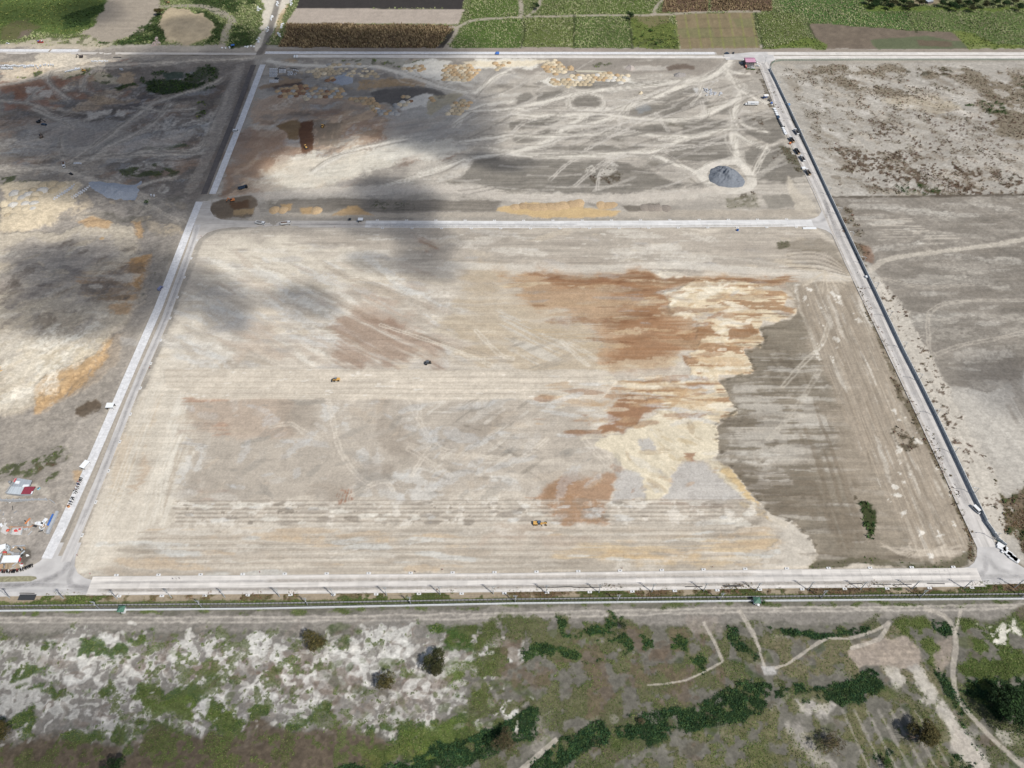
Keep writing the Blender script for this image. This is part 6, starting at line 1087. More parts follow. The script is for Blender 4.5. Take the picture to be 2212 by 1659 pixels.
car('parked_car', 'dark car near the end of the new north slab', 'car', *G1((290, 118)), R90(70), M_DARKP); car('pickup_truck', 'dark blue pickup on the new north slab west of the gatehouse', 'pickup', *G1((65, 130)), R90(4), M_BLUEP, 5.4, 1.9, 1.7)
car('minibus', 'white minibus on the new west lane slab', 'minibus', *W(ZX(0, 0, 2040, 1138)), R90(-4), M_WHITEP, 5.6, 2.2, 2.3, True)
car('parked_car', 'white car beside the pipe rows at the west edge', 'car', *W(QX(0, 150, 4.32, 135, 110)), R90(-20), M_WHITEP); car('utility_truck', 'red and blue truck with white cab on sand above the west slab', 'truck', *W(QX(0, 150, 4.32, 708, 92)), R90(0), M_REDP, 6.2, 2.3, 2.4, True)
t = bpy.data.objects['utility_truck']; MB().box(-3.0, -1.2, -1.18, 1.18, 2.41, 2.6).build('cargo_cover', mat('blue_cover', (72, 104, 190), 0.6), t); MB().box(1.2, 2.4, -1.1, 1.1, 2.41, 2.5).build('cab_roof', M_WHITEP, t)
car('service_truck', 'blue-grey service truck on the edge of the west road', 'truck', *W(ZX(0, 1, 1390, 838)), R90(70), mat('blue_grey_paint', (128, 136, 176), 0.5), 5.4, 2.0, 2.1, True)

def excavator(label, x, y, rz, body, reach=5.0, up=2.6):
    t = thing('excavator', label, 'excavator', (x, y, 0.05), rz)
    for s in (-1, 1): MB().prism([(-1.9, 0.35), (-1.6, 0), (1.6, 0), (1.9, 0.35), (1.7, 0.8), (-1.7, 0.8)], s*1.35-0.3, s*1.35+0.3).build('track', M_TRACK, t)
    hs = MB().rbox(-2.4, 1.3, -1.35, 1.35, 1.0, 2.1, 0.2).rbox(-2.5, -1.4, -1.3, 1.3, 1.1, 2.4, 0.2).build('house', body, t)
    MB().box(-0.3, 1.35, 0.35, 1.35, 2.11, 3.0, 0.1, 0.08).build('cab', M_GLASS, hs)
    MB().beam((1.2, -0.2, 1.6), (reach*0.55, -0.2, 1.6+up), 0.42, 0.6).build('boom', body, t); MB().beam((reach*0.55, -0.2, 1.6+up), (reach, -0.2, 1.0), 0.34, 0.45).build('arm', body, t)
    MB().prism([(reach-0.2, 1.1), (reach+0.5, 0.9), (reach+0.6, 0.2), (reach-0.1, 0.1), (reach-0.7, 0.5)], -0.8, 0.4).build('bucket', M_TRACK, t); return t
excavator('orange excavator digging in the brown pit at the middle road corner', *W(QX(900, 500, 4.424, 130, 1345)), R90(200), M_ORG)
excavator('black excavator with raised arm on the pale ground of the west land', *W(QX(100, 440, 5.53, 325, 285)), R90(12), M_BLACKP, 5.6, 3)
car('tipper_truck', 'dark blue truck right behind the black excavator', 'truck', *W(QX(100, 440, 5.53, 440, 352)), R90(-14), M_BLUEP, 6.0, 2.3, 2.4, True)
excavator('orange-armed dark excavator beside the west slab end', *W(QX(0, 150, 4.32, 1405, 345)), R90(184), mat('dark_brown_paint', (66, 56, 58), 0.6), 5.5)
excavator('brown excavator below the black one on pale ground', *W(QX(100, 440, 5.53, 370, 605)), R90(110), mat('worn_brown_paint', (130, 112, 96), 0.7), 3.6)
excavator('yellow excavator at the left edge on the cream mound', *W(ZX(0, 1, 18, 1548)), R90(125), M_YEL, 5)
excavator('small dark excavator on the mound north of the western land', *W(ZX(0, 0, 1452, 28)), R90(160), mat('mustard_paint', (150, 118, 70), 0.6), 5)
def bulldozer(label, x, y, rz):
    t = thing('bulldozer', label, 'bulldozer', (x, y, 0.05), rz)
    for s in (-1, 1): MB().prism([(-2.0, 0.4), (-1.6, 0), (1.5, 0), (1.9, 0.4), (1.6, 1.0), (-1.7, 1.0)], s*1.15-0.3, s*1.15+0.3).build('track', M_TRACK, t)
    b = MB().rbox(-2.1, 1.9, -0.8, 0.8, 0.7, 1.8, 0.15).build('body', M_YEL, t); MB().box(-1.5, -0.1, -0.8, 0.8, 1.81, 2.9, 0.1, 0.08).build('cab', M_GLASS, t); MB().box(-1.5, 0, -0.9, 0.9, 2.91, 3.0).build('cab_roof', M_YEL, t)
    MB().prism([(2.5, 0.1), (2.75, 0.1), (2.6, 0.7), (2.75, 1.3), (2.55, 1.35), (2.4, 0.7)], -1.75, 1.75).build('blade', M_TRACK, t)
    for s in (-1, 1): MB().beam((0.4, s*1.55, 0.5), (2.5, s*1.55, 0.5), 0.14, 0.2).build('push_arm', M_YEL, t)
bulldozer('yellow bulldozer at the top of the brown graded strip', *W(QX(900, 500, 4.424, 1732, 35)), R90(86)); bulldozer('yellow bulldozer working on the dark brown strip', *W(QX(900, 500, 4.424, 1435, 405)), R90(-58)); bulldozer('yellow bulldozer beside the pipe row in the western weeds', *W(QX(0, 150, 4.32, 1455, 585)), R90(20))
# motor grader
x, y = W(QX(2090, 2020, 11.06, 760, 850)); t = thing('motor_grader', 'yellow motor grader working on the ribbed lower strip', 'motor grader', (x, y, 0.05), R90(-1))
MB().rbox(-4.2, -1.4, -1.05, 1.05, 1.0, 2.3, 0.15).build('engine_hood', M_YEL, t); MB().box(-1.3, 0.4, -0.95, 0.95, 1.0, 3.0, 0.08, 0.06).build('cab', M_GLASS, t); MB().box(-1.35, 0.45, -1.0, 1.0, 3.01, 3.15).build('cab_roof', mat('blue_grey_roof', (88, 108, 132), 0.5), t)
MB().beam((0.3, 0, 1.5), (3.2, 0, 2.0), 0.4, 0.5).beam((3.2, 0, 2.0), (4.5, 0, 1.1), 0.4, 0.5).beam((4.0, -0.9, 0.75), (4.0, 0.9, 0.75), 0.3, 0.3).beam((1.0, -0.4, 0.9), (3.6, 0, 1.0), 0.2, 0.2).beam((1.0, 0.4, 0.9), (3.6, 0, 1.0), 0.2, 0.2).build('frame', M_YEL, t)
MB().beam((0.7, 1.8, 0.4), (1.6, -1.8, 0.4), 0.14, 0.7).build('blade', M_TRACK, t); MB().tube((1.15, 0, 0.75), (1.15, 0, 0.9), 0.75, n=12).build('circle_drive', M_YEL, t)
for xx, r in ((-3.5, 0.68), (-2.0, 0.68), (4.0, 0.66)):
    for s in (-1, 1): w_ = MB().wheel(xx, s*1.05, r, 0.45, 14).build('wheel', M_TYREB, t); MB().wheel(xx, s*1.09, 0.3, 0.42, 8, z=r).build('rim', M_YEL, w_)
# wheel loader and roller
x, y = W(ZX(1, 1, 692, 1632)); t = thing('wheel_loader', 'yellow wheel loader on the pale bench of the main pad', 'wheel loader', (x, y, 0.4), R90(4))
MB().rbox(0.2, 3.2, -0.95, 0.95, 1.0, 2.2, 0.15).build('engine_hood', M_YEL, t); MB().rbox(-1.6, 0.1, -0.7, 0.7, 0.8, 1.5, 0.1).build('front_frame', M_YEL, t); MB().box(-0.4, 1.0, -0.8, 0.8, 2.22, 3.2, 0.08, 0.06).build('cab', M_GLASS, t); MB().box(-0.45, 1.05, -0.85, 0.85, 3.21, 3.3).build('cab_roof', M_GREYP, t)
MB().prism([(-3.6, 0.2), (-2.4, 0.2), (-2.3, 1.1), (-2.6, 1.2), (-2.8, 0.5)], -1.4, 1.4).build('bucket', M_DARKP, t)
for s in (-1, 1): MB().beam((-0.6, s*0.6, 1.4), (-2.5, s*0.6, 0.6), 0.18, 0.3).build('lift_arm', M_YEL, t)
for xx in (-1.0, 2.0):
    for s in (-1, 1): MB().wheel(xx, s*1.05, 0.75, 0.5, 14).build('wheel', M_TYREB, t)
x, y = W(ZX(1, 1, 1487, 1485)); t = thing('road_roller', 'dark road roller with canopy on the reddish ground of the main pad', 'road roller', (x, y, 0.3), R90(20))
MB().rbox(-2.4, 0.4, -1.0, 1.0, 0.8, 1.8, 0.15).build('body', M_DARKP, t); MB().wheel(1.7, 0, 0.78, 2.1, 16).build('drum', M_TRACK, t); MB().box(0.5, 2.6, -1.25, -1.1, 0.6, 0.9).box(0.5, 2.6, 1.1, 1.25, 0.6, 0.9).box(0.4, 0.6, -1.2, 1.2, 0.7, 1.1).build('drum_frame', M_DARKP, t)
MB().box(-1.4, 0.9, -1.05, 1.05, 2.75, 2.85).build('canopy', mat('canopy_grey', (98, 104, 110), 0.5), t)
for a in (-1.3, 0.8):
    for s in (-1, 1): MB().box(a-0.04, a+0.04, s*0.95-0.04, s*0.95+0.04, 1.7, 2.75).build('canopy_post', M_BLACKP, t)
for s in (-1, 1): MB().wheel(-1.5, s*0.95, 0.75, 0.5, 14).build('wheel', M_TYREB, t)
# orange mixer by the trucks
x, y = q5((222, 575)); t = thing('concrete_mixer', 'orange concrete mixer standing beside the parked dump trucks', 'concrete mixer', (x, y, 0.0), 0.3)
MB().box(-1.3, 1.3, -0.6, 0.6, 0.5, 0.75).build('frame', M_REDP, t); MB().tube((-0.8, 0, 1.2), (0.2, 0, 1.6), 0.75, 0.85, 10).tube((0.2, 0, 1.6), (1.0, 0, 1.95), 0.85, 0.4, 10).build('drum', M_ORG, t)
for s in (-1, 1): MB().wheel(0, s*0.7, 0.35, 0.2).build('wheel', M_TYREB, t)

# ---------------------------------------------------------------- gatehouse, container, huts
x, y = W((1620, 147.5)); M_PINK = mat('pink_sheet_roof', (206, 150, 178), 0.6, var=0.05, stripes=(3, 0.1, 0.1)); M_DWALL = mat('dark_render', (116, 108, 108), 0.85, var=0.1)
t = thing('gatehouse', 'two-storey gatehouse with pink sheet roof beside the east road', 'building', (x, y, 0), R90(1)); hw = 5.0
wl_ = MB().box(-hw, hw, 3.0, 12.0, -0.3, 6.0).build('wall', M_DWALL, t)
MB().prism([(-hw-0.7, 0), (hw+0.7, 0), (hw+0.7, 0.2), (-hw-0.7, 0.2)], 1, 2).mesh('tmp', M_PINK)
rf = MB().add([(-hw-.8, 2.2, 6.1), (hw+.8, 2.2, 6.1), (hw+.8, 7.6, 7.7), (-hw-.8, 7.6, 7.7), (-hw-.8, 13, 6.1), (hw+.8, 13, 6.1), (-hw-.8, 2.2, 5.95), (hw+.8, 2.2, 5.95), (-hw-.8, 13, 5.95), (hw+.8, 13, 5.95)], [(0, 1, 2, 3), (3, 2, 5, 4), (6, 8, 9, 7), (0, 6, 7, 1), (4, 5, 9, 8), (0, 3, 4, 8, 6), (1, 7, 9, 5, 2)]).build('roof', M_PINK, t)
MB().box(-hw-.8, hw+.8, 7.45, 7.75, 7.6, 7.8).build('ridge_cap', mat('ridge_purple', (150, 92, 120), 0.6), rf)
for k in range(4):
    for z in (1.0, 3.9): wn_ = MB().box(-4.2+2.4*k, -2.9+2.4*k, 2.93, 2.995, z, z+1.3).build('window', M_GLASS, t); MB().box(-4.28+2.4*k, -2.82+2.4*k, 2.96, 2.992, z-0.1, z+1.4).build('frame', M_WHITEP, wn_)
MB().box(-hw+1.5, hw+0.5, -3.0, 2.9, -0.2, 0.3).build('terrace', mat('terrace_grey', (176, 178, 178), 0.85), t)
for k in range(7): MB().box(-3.2+0.95*k, -2.9+0.95*k, -3.0+0.1*k, 2.9, 2.7, 2.85).build('canopy_slat', M_GREYP, t)
st = MB()
for k in range(12): st.box(-2.6+0.42*k, -2.15+0.42*k, -1.4, -0.3, 0.3+0.24*k, 0.36+0.24*k)
st.build('stair', M_GREYP, t); MB().beam((-2.7, -1.45, 0.8), (2.6, -1.45, 3.8), 0.06, 0.5).build('handrail', M_WHITEP, t)
MB().box(-hw-0.6, -hw+0.9, -1.2, 2.5, 0, 2.6).build('kiosk', mat('dark_red_kiosk', (150, 46, 44), 0.6), t); MB().box(-hw-0.7, -hw+1.0, -1.3, 2.55, 2.6, 2.75).build('kiosk_roof', mat('salmon_roof', (220, 140, 128), 0.6), t)
# container trailer
x, y = W(ZX(2, 0, 2078, 908)); t = thing('container_trailer', 'long white box trailer on the earth west of the east road', 'trailer', (x, y, 0), R90(0))
MB().box(-5.8, 5.8, -1.2, 1.2, 1.0, 3.6).build('box', M_WHITEP, t); fr = MB().box(-5.9, 5.9, -1.22, 1.22, 0.8, 0.99).build('frame', M_GREYP, t)
for k in range(14): MB().box(-5.5+0.82*k, -5.3+0.82*k, -1.26, -1.202, 1.1, 3.5).build('rib', M_WHITEP, t)
MB().box(-1.0, 1.6, -1.3, -1.262, 2.2, 2.6).box(-2.4, -1.4, -1.3, -1.262, 1.9, 2.7).build('blue_lettering', mat('faded_blue_print', (110, 130, 160), 0.6), t)
for xx in (3.2, 4.4):
    for s in (-1, 1): MB().wheel(xx, s*0.95, 0.5, 0.3).build('wheel', M_TYREB, t)
MB().box(-8.2, -5.95, -0.9, 0.9, 0.9, 2.2, 0.2, 0.1).build('front_cab', M_WHITEP, t)
for s in (-1, 1): MB().wheel(-7.0, s*0.8, 0.45, 0.3).build('wheel', M_TYREB, t)
M_SHEETW = mat('white_sheet_roof', (240, 244, 246), 0.5, var=0.03); M_TARPB = mat('blue_tarp', (46, 112, 200), 0.55, var=0.1); M_TARPR = mat('red_tarp', (226, 70, 66), 0.6, var=0.1); M_CANV = mat('white_canvas', (236, 236, 232), 0.7)
def hut(name, label, x, y, rz, L=3.6, wd=2.8, h=2.6, roof=M_SHEETW, side=M_DARKP, cat='hut', group=None):
    t = thing(name, label, cat, (x, y, 0.05), rz, group)
    MB().box(-L/2+0.3, L/2-0.3, wd/2-0.3, wd/2-0.22, 0, h-0.1).box(-L/2+0.3, -L/2+0.38, -wd/2+0.3, wd/2-0.3, 0, h-0.1).build('wall', side, t)
    for a in (-1, 1):
        for b in (-1, 1): MB().box(a*(L/2-0.25)-0.06, a*(L/2-0.25)+0.06, b*(wd/2-0.25)-0.06, b*(wd/2-0.25)+0.06, 0, h).build('leg', M_GREYP, t)
    MB().add([(-L/2, -wd/2, h), (L/2, -wd/2, h), (L/2, wd/2, h+0.35), (-L/2, wd/2, h+0.35), (-L/2, -wd/2, h-0.08), (L/2, -wd/2, h-0.08), (L/2, wd/2, h+0.27), (-L/2, wd/2, h+0.27)], [(0, 1, 2, 3), (7, 6, 5, 4), (0, 4, 5, 1), (1, 5, 6, 2), (2, 6, 7, 3), (3, 7, 4, 0)]).build('roof', roof, t); return t
hut('shelter_hut', 'white-roofed open hut on the new west lane beside the muddy patch', *W(QX(280, 1540, 4.607, 768, 425)), 0, 5.4, 4.2, 3.2)
hut('shelter_hut', 'white-roofed hut beside the west lane above the parked motorcycles', *W(QX(280, 1540, 4.607, 300, 1500)), R90(70), 6.0, 3.6, 2.6)
hut('shelter_hut', 'white-roofed hut with dark side on the middle road', *W(QX(1020, 820, 4.809, 2040, 325)), 0, 4.6, 3.4, 3.0)
hut('shelter_hut', 'dark small hut west of the white-roofed one on the middle road', *W(QX(1020, 820, 4.809, 1830, 300)), 0, 2.2, 1.8, 1.8, M_DARKP)
hut('site_shelter', 'blue and white canvas shelter on the verge above the concrete blocks', *W(QX(3010, 380, 8.64, 455, 115)), 0.1, 5.0, 3.6, 3.4, M_CANV, M_TARPB)
# guard posts on the boundary wall
def guard_post(label, x, y):
    t = thing('guard_post', label, 'guard post', (x, y, 0)); M_GRF = mat('green_roof', (74, 122, 100), 0.6)
    w_ = MB().box(-1.5, 1.5, -1.4, 1.4, -0.2, 3.6).build('wall', M_WALLW, t); MB().add([(-2.1, -2, 3.6), (2.1, -2, 3.6), (2.1, 2, 3.6), (-2.1, 2, 3.6), (0, 0, 4.9)], [(0, 1, 4), (1, 2, 4), (2, 3, 4), (3, 0, 4), (3, 2, 1, 0)]).build('roof', M_GRF, t)
    MB().box(-0.9, 0.9, -1.45, -1.402, 1.8, 3.0).build('window', M_GLASS, t); MB().box(-1.46, -0.5, -1.46, -1.403, 0, 1.7).build('door', M_DARKP, t)
guard_post('green-roofed white guard post on the boundary wall beside a tree', *W(QX(2900, 2340, 8.297, 1015, 585))); guard_post('green-roofed guard post on the west part of the boundary wall', *W(ZX(0, 3, 1068, 305)))
car('motor_tricycle', 'small white vehicle parked below the green-roofed guard post', 'tricycle', *W(QX(2900, 2340, 8.297, 1065, 660)), R90(-30), M_WHITEP, 2.6, 1.3, 1.5)

# ---------------------------------------------------------------- building yard at the west corner
Y1 = lambda p, z=0: W(QX(0, 1880, 6.506, *p), z); Y2 = lambda p, z=0: W(QX(0, 2180, 8.64, *p), z)
M_SHG = mat('grey_corrugated', (176, 184, 192), 0.5, 0.1, var=0.06, stripes=(2.2, 0.1, 0.1)); M_SHL = mat('pale_corrugated', (206, 216, 222), 0.5, 0.1, var=0.05, stripes=(2.2, 0.1, 0.1)); M_CHB = mat('hollow_block', (182, 186, 190), 0.9, var=0.14, scale=0.8); M_PLY = mat('plywood', (186, 150, 112), 0.8)
def slab_roof(name, pts, z, m, parent, org, th=0.12, slope=0.0):
    q = [W(p, z) for p in pts]; v_ = [(a-org[0], b-org[1], z+slope*i_) for (a, b), i_ in zip(q, range(len(q)))]; n = len(v_)
    return MB().add(v_+[(a, b, c-th) for a, b, c in v_], [tuple(range(n)), tuple(range(2*n-1, n-1, -1))]+[(i, n+i, n+(i+1) % n, (i+1) % n) for i in range(n)]).build(name, m, parent)
org = Y1((520, 560)); t = thing('site_office', 'large shed with grey and maroon sheet roofs in the west yard', 'shed', (org[0], org[1], 0))
P1 = lambda p: QX(0, 1880, 6.506, *p)
slab_roof('grey_roof', [P1(p) for p in ((310, 425), (455, 208), (835, 272), (770, 432), (640, 440))], 3.6, M_SHG, t, org); slab_roof('pale_roof', [P1(p) for p in ((170, 605), (300, 420), (640, 442), (540, 640))], 3.4, M_SHL, t, org); slab_roof('maroon_roof', [P1(p) for p in ((540, 625), (640, 434), (925, 430), (800, 625))], 3.8, M_MAROON, t, org)
for q in (((380, 350), (415, 280), (525, 292), (490, 362)), ((570, 440), (610, 378), (760, 378), (740, 428), (640, 436), (625, 452))): slab_roof('clear_sheet', [P1(p) for p in q], 3.86, M_SHEETW, t, org, 0.05)
slab_roof('clear_sheet', [P1(p) for p in ((795, 620), (830, 552), (865, 556), (835, 628))], 3.95, M_SHEETW, t, org, 0.05)
for a, b in (((200, 650), (560, 690)), ((560, 690), (830, 680)), ((830, 680), (930, 480)), ((200, 650), (330, 470)), ((330, 470), (470, 270)), ((470, 270), (820, 330))):
    p, q = Y1(a), Y1(b); MB().beam((p[0]-org[0], p[1]-org[1], 1.6), (q[0]-org[0], q[1]-org[1], 1.6), 0.15, 3.1).build('wall', M_CHB, t)
p = Y1((385, 285)); t = thing('red_awning', 'red tarp awning at the north-west corner of the grey shed', 'awning', (p[0], p[1], 0)); slab_roof('tarp', [P1(q) for q in ((330, 300), (385, 212), (440, 215), (375, 318))], 2.8, M_TARPR, t, p, 0.05); [MB().box(a, a+0.08, b, b+0.08, 0, 2.7).build('leg', M_GREYP, t) for a, b in ((-1.2, -1), (1, -1), (-1.2, 1.2), (1, 1.2))]
p = Y1((300, 360)); t = thing('water_tank', 'grey water tank beside the shed roof', 'water tank', (p[0], p[1], 0)); MB().tube((0, 0, 0.4), (0, 0, 2.6), 0.9, n=14).tube((0, 0, 2.6), (0, 0, 2.9), 0.9, 0.3, 14).build('tank', M_GREYP, t); MB().box(-0.9, 0.9, -0.9, 0.9, 0, 0.4).build('base', M_CHB, t)
p = Y1((1025, 505)); t = thing('water_pump_cart', 'light blue cart with dark engine east of the maroon roof', 'cart', (p[0], p[1], 0), 0.9); MB().rbox(-1.0, 1.0, -0.6, 0.6, 0.5, 1.3, 0.1).build('body', mat('sky_blue_paint', (120, 196, 216), 0.5), t); MB().box(-0.4, 0.5, -0.3, 0.4, 1.31, 1.7).build('engine', M_DARKP, t); [MB().wheel(-0.1, s*0.7, 0.35, 0.18).build('wheel', M_TYREB, t) for s in (-1, 1)]
def block_wall(label, pts, h, nm='block_wall', m=M_CHB, th=0.3, but=0, f=Y1):
    q = [f(p) for p in pts]; org = q[0]; t = thing(nm, label, 'wall', (org[0], org[1], 0)); ps = [(a-org[0], b-org[1]) for a, b in q]
    st = along(ps, 1.6)
    cm = MB().box(0.01, 1.59, -th/2, th/2, -0.2, h*0.33).mesh('block_course', m); c2 = MB().box(0.01, 1.59, -th/2+0.02, th/2-0.02, h*0.33, h*0.66).mesh('block_course', m); c3 = MB().box(0.01, 1.59, -th/2, th/2, h*0.66, h).mesh('block_course', m)
    for x, y, a in st[:-1]:
        for me in (cm, c2, c3): o = link('block_course', me, t); o.location = (x, y, 0); o.rotation_euler = (0, 0, a)
    if but:
        bm_ = MB().prism([(-0.2, 0), (0.2, 0), (0.2, h+0.5), (-0.2, h+0.5)], -0.5, 0.5).mesh('pier', m)
        for x, y, a in along(ps, but): o = link('pier', bm_, t); o.location = (x, y, 0); o.rotation_euler = (0, 0, a)
    return t
block_wall('grey hollow block wall with piers across the yard below the shed', [(-260, 812), (240, 828), (1330, 812)], 3.0, but=4.2); block_wall('grey block wall turning toward the road from the yard wall end', [(1335, 812), (1460, 900)], 2.6)
block_wall('long narrow block wall under the blue tarp beside the west road', [(1510, 1090), (1330, 1480), (1240, 1700)], 1.4, th=1.6)
for k, q in enumerate(([(250, 1090), (110, 1400)], [(840, 1075), (700, 1380), (670, 1470)], [(545, 1290), (460, 1460)])): block_wall(['western low foundation line in the bare yard', 'longest low foundation line, in the middle of the bare yard', 'short low foundation line between the two longer ones'][k], q, 0.4, 'foundation_line', M_KERB, 0.3)
def drape(name, label, cat, pts, z0, z1, m, f=Y1):
    """cloth lying over something: a sagging sheet with thickness"""
    q = [f(p) for p in pts]; c = np.mean(q, 0); n = 7; mb = MB(); v_ = []
    for i in range(n+1):
        for j in range(n+1):
            u, w = i/n, j/n; a = (1-u)*(1-w)*np.array(q[0])+u*(1-w)*np.array(q[1])+u*w*np.array(q[2])+(1-u)*w*np.array(q[3])
            e = min(u, 1-u, w, 1-w)*2; z = z0+(z1-z0)*(e**0.4)+0.16*math.sin(9*u+3*w)*e+random.uniform(-0.08, 0.08); v_.append((a[0]-c[0]+random.uniform(-.12, .12), a[1]-c[1]+random.uniform(-.12, .12), z))
    o = mb.add(v_, [(i*(n+1)+j, (i+1)*(n+1)+j, (i+1)*(n+1)+j+1, i*(n+1)+j+1) for i in range(n) for j in range(n)], False).build(name, m); o.location = (c[0], c[1], 0)
    s = o.modifiers.new('cloth', 'SOLIDIFY'); s.thickness = 0.04; return tag(o, label, cat)
drape('blue_tarp', 'long blue tarp draped over the narrow block wall', 'tarp', [(1390, 1160), (1425, 1170), (1290, 1480), (1235, 1465)], 1.2, 1.7, M_TARPB)
drape('red_tarp', 'larger red tarp spread on the square concrete pad', 'tarp', [(360, 1575), (440, 1545), (490, 1610), (390, 1625)], 0.5, 1.1, M_TARPR); drape('red_tarp', 'smaller red tarp at the corner of the square concrete pad', 'tarp', [(480, 1545), (550, 1525), (560, 1560), (500, 1580)], 0.5, 1.0, M_TARPR)
drape('red_tarp', 'red tarp among grey foundations at the left edge', 'tarp', [(90, 290), (120, 235), (245, 235), (240, 300)], 0.3, 1.3, M_TARPR, Y2); drape('red_tarp', 'red tarp hanging beside the white roof of the site kitchen', 'tarp', [(650, 480), (745, 460), (740, 540), (690, 610)], 0.6, 2.2, M_TARPR, Y2); drape('red_tarp', 'dark red tarp heap near the motorcycle row', 'tarp', [(710, 660), (790, 630), (810, 680), (730, 690)], 0.3, 0.9, mat('dark_red_tarp', (176, 60, 64), 0.6), Y2)
drape('blue_tarp', 'bright blue tarp on the new north slab', 'tarp', [(440, 158), (450, 118), (540, 112), (535, 160)], 0.5, 2.2, M_TARPB, lambda p: W(QX(1900, 190, 5.53, *p))); drape('blue_tarp', 'blue tarp over stores beside the east road verge', 'tarp', [(610, 300), (650, 262), (705, 290), (650, 315)], 0.5, 1.9, M_TARPB, lambda p: W(QX(3010, 380, 8.64, *p))); drape('white_sheet', 'white sheet beside the blue tarp on the east road verge', 'sheet', [(640, 350), (690, 315), (705, 355), (670, 365)], 0.3, 0.9, M_CANV, lambda p: W(QX(3010, 380, 8.64, *p)))
drape('scrap_heap', 'dark heap of covered stores beside the east road verge', 'heap', [(520, 190), (570, 140), (660, 200), (620, 240)], 0.3, 2.0, mat('dark_cover', (96, 92, 92), 0.8), lambda p: W(QX(3010, 380, 8.64, *p))); drape('dark_cover', 'dark cover over pipes at the pipe yard', 'cover', [(290, 540), (350, 525), (430, 545), (380, 585)], 0.4, 1.8, mat('dark_green_cover', (66, 72, 76), 0.8), lambda p: W(QX(1050, 230, 6.32, *p)))
p = W(QX(3010, 380, 8.64, 1238, 385)); t = thing('water_tank', 'blue tank standing behind the slate wall', 'water tank', (p[0], p[1], 0)); MB().tube((0, 0, 0.8), (0, 0, 2.6), 1.5, n=14).tube((0, 0, 2.6), (0, 0, 3.0), 1.5, 0.5, 14).build('tank', mat('faded_blue', (96, 148, 196), 0.5), t); MB().box(-1, 1, -1, 1, 0, 0.8).build('stand', M_DARKP, t)
p = W(ZX(2, 1, 1948, 335)); t = thing('water_drum', 'blue plastic drum below the middle road', 'drum', (p[0], p[1], 0)); MB().tube((0, 0, 0), (0, 0, 1.6), 1.0, n=12).build('barrel', M_TARPB, t); MB().tube((0, 0, 1.6), (0, 0, 1.72), 0.7, n=10).build('lid', M_BLUEP, t)
p = Y1((115, 1545)); t = thing('tilted_slab', 'pale concrete slab tilted at the left edge of the yard', 'slab', (p[0], p[1], 0)); slab_roof('face', [P1(q) for q in ((10, 1610), (95, 1415), (240, 1515), (160, 1690))], 0.9, M_KERB, t, p, 0.3)
p = Y1((600, 1490)); t = thing('steel_pipe', 'long rusty orange pipe lying across the yard', 'pipe', (p[0], p[1], 0)); q = [Y1(a) for a in ((240, 1490), (640, 1495), (790, 1490), (880, 1440))]; mb = MB(); [mb.tube((a[0]-p[0], a[1]-p[1], 0.35), (b[0]-p[0], b[1]-p[1], 0.35), 0.28, n=8) for a, b in zip(q[:-1], q[1:])]; mb.build('tube', mat('orange_rust', (206, 140, 92), 0.7), t)
p = Y1((735, 1340)); t = thing('steel_beam', 'short orange steel beam on a foundation line', 'beam', (p[0], p[1], 0.3), R90(68)); MB().box(-2.2, 2.2, -0.4, -0.3, 0, 0.7).box(-2.2, 2.2, 0.3, 0.4, 0, 0.7).box(-2.2, 2.2, -0.3, 0.3, 0.3, 0.4).build('beam', mat('primer_orange', (222, 138, 72), 0.6), t)
p = Y1((245, 1610)); t = thing('umbrella', 'round red-orange umbrella beside the tilted panel', 'umbrella', (p[0], p[1], 0)); MB().tube((0, 0, 2.1), (0, 0, 2.6), 1.1, 0.08, 10).build('canopy', mat('orange_red_cloth', (232, 92, 58), 0.6), t); MB().tube((0, 0, 0), (0, 0, 2.1), 0.04, n=5).build('pole', M_GREYP, t)
p = Y1((450, 1620)); t = thing('concrete_pad', 'square concrete pad with raised edges under the red tarps', 'slab', (p[0], p[1], 0)); slab_roof('slab', [P1(q) for q in ((290, 1680), (350, 1525), (610, 1515), (560, 1690))], 0.35, mat('pale_slab', (214, 212, 206), 0.8), t, p, 0.5); [MB().beam((a[0]-p[0], a[1]-p[1], 0.5), (b[0]-p[0], b[1]-p[1], 0.5), 0.4, 0.8).build('kerb', M_CHB, t) for a, b in ((Y1((290, 1680)), Y1((350, 1525))), (Y1((350, 1525)), Y1((610, 1515))), (Y1((610, 1515)), Y1((560, 1690))))]
p = Y2((455, 560)); hut('site_kitchen', 'white flat-roofed kitchen shelter near the motorcycle row', p[0], p[1], 0.02, 10.2, 4.6, 2.8, M_SHEETW, M_CHB)
block_wall('pale unfinished house wall at the left edge, northern side', [(-200, 60), (340, 60)], 1.6, 'house_wall', M_SHL, 0.4, 3, Y2); block_wall('pale unfinished house wall at the left edge, eastern side', [(350, 60), (300, 330)], 1.4, 'house_wall', M_SHL, 0.5, 0, Y2); block_wall('low block footing right of the unfinished house', [(430, 60), (820, 30), (880, 120)], 0.8, 'house_wall', M_CHB, 0.5, 0, Y2); block_wall('low block footing below the unfinished house', [(-150, 640), (200, 640)], 0.6, 'house_wall', M_CHB, 0.6, 0, Y2)
for k in range(5):
    a, b = Y2((20+70*k, 200)), Y2((80+70*k, 110)); t = thing('roof_truss', 'leaning white truss on the unfinished house', 'truss', (a[0], a[1], 0.2), 0, 'white trusses lying on the unfinished house'); MB().beam((0, 0, 1.3), (b[0]-a[0], b[1]-a[1], 1.9), 0.5, 0.25).build('chord', M_SHL, t)
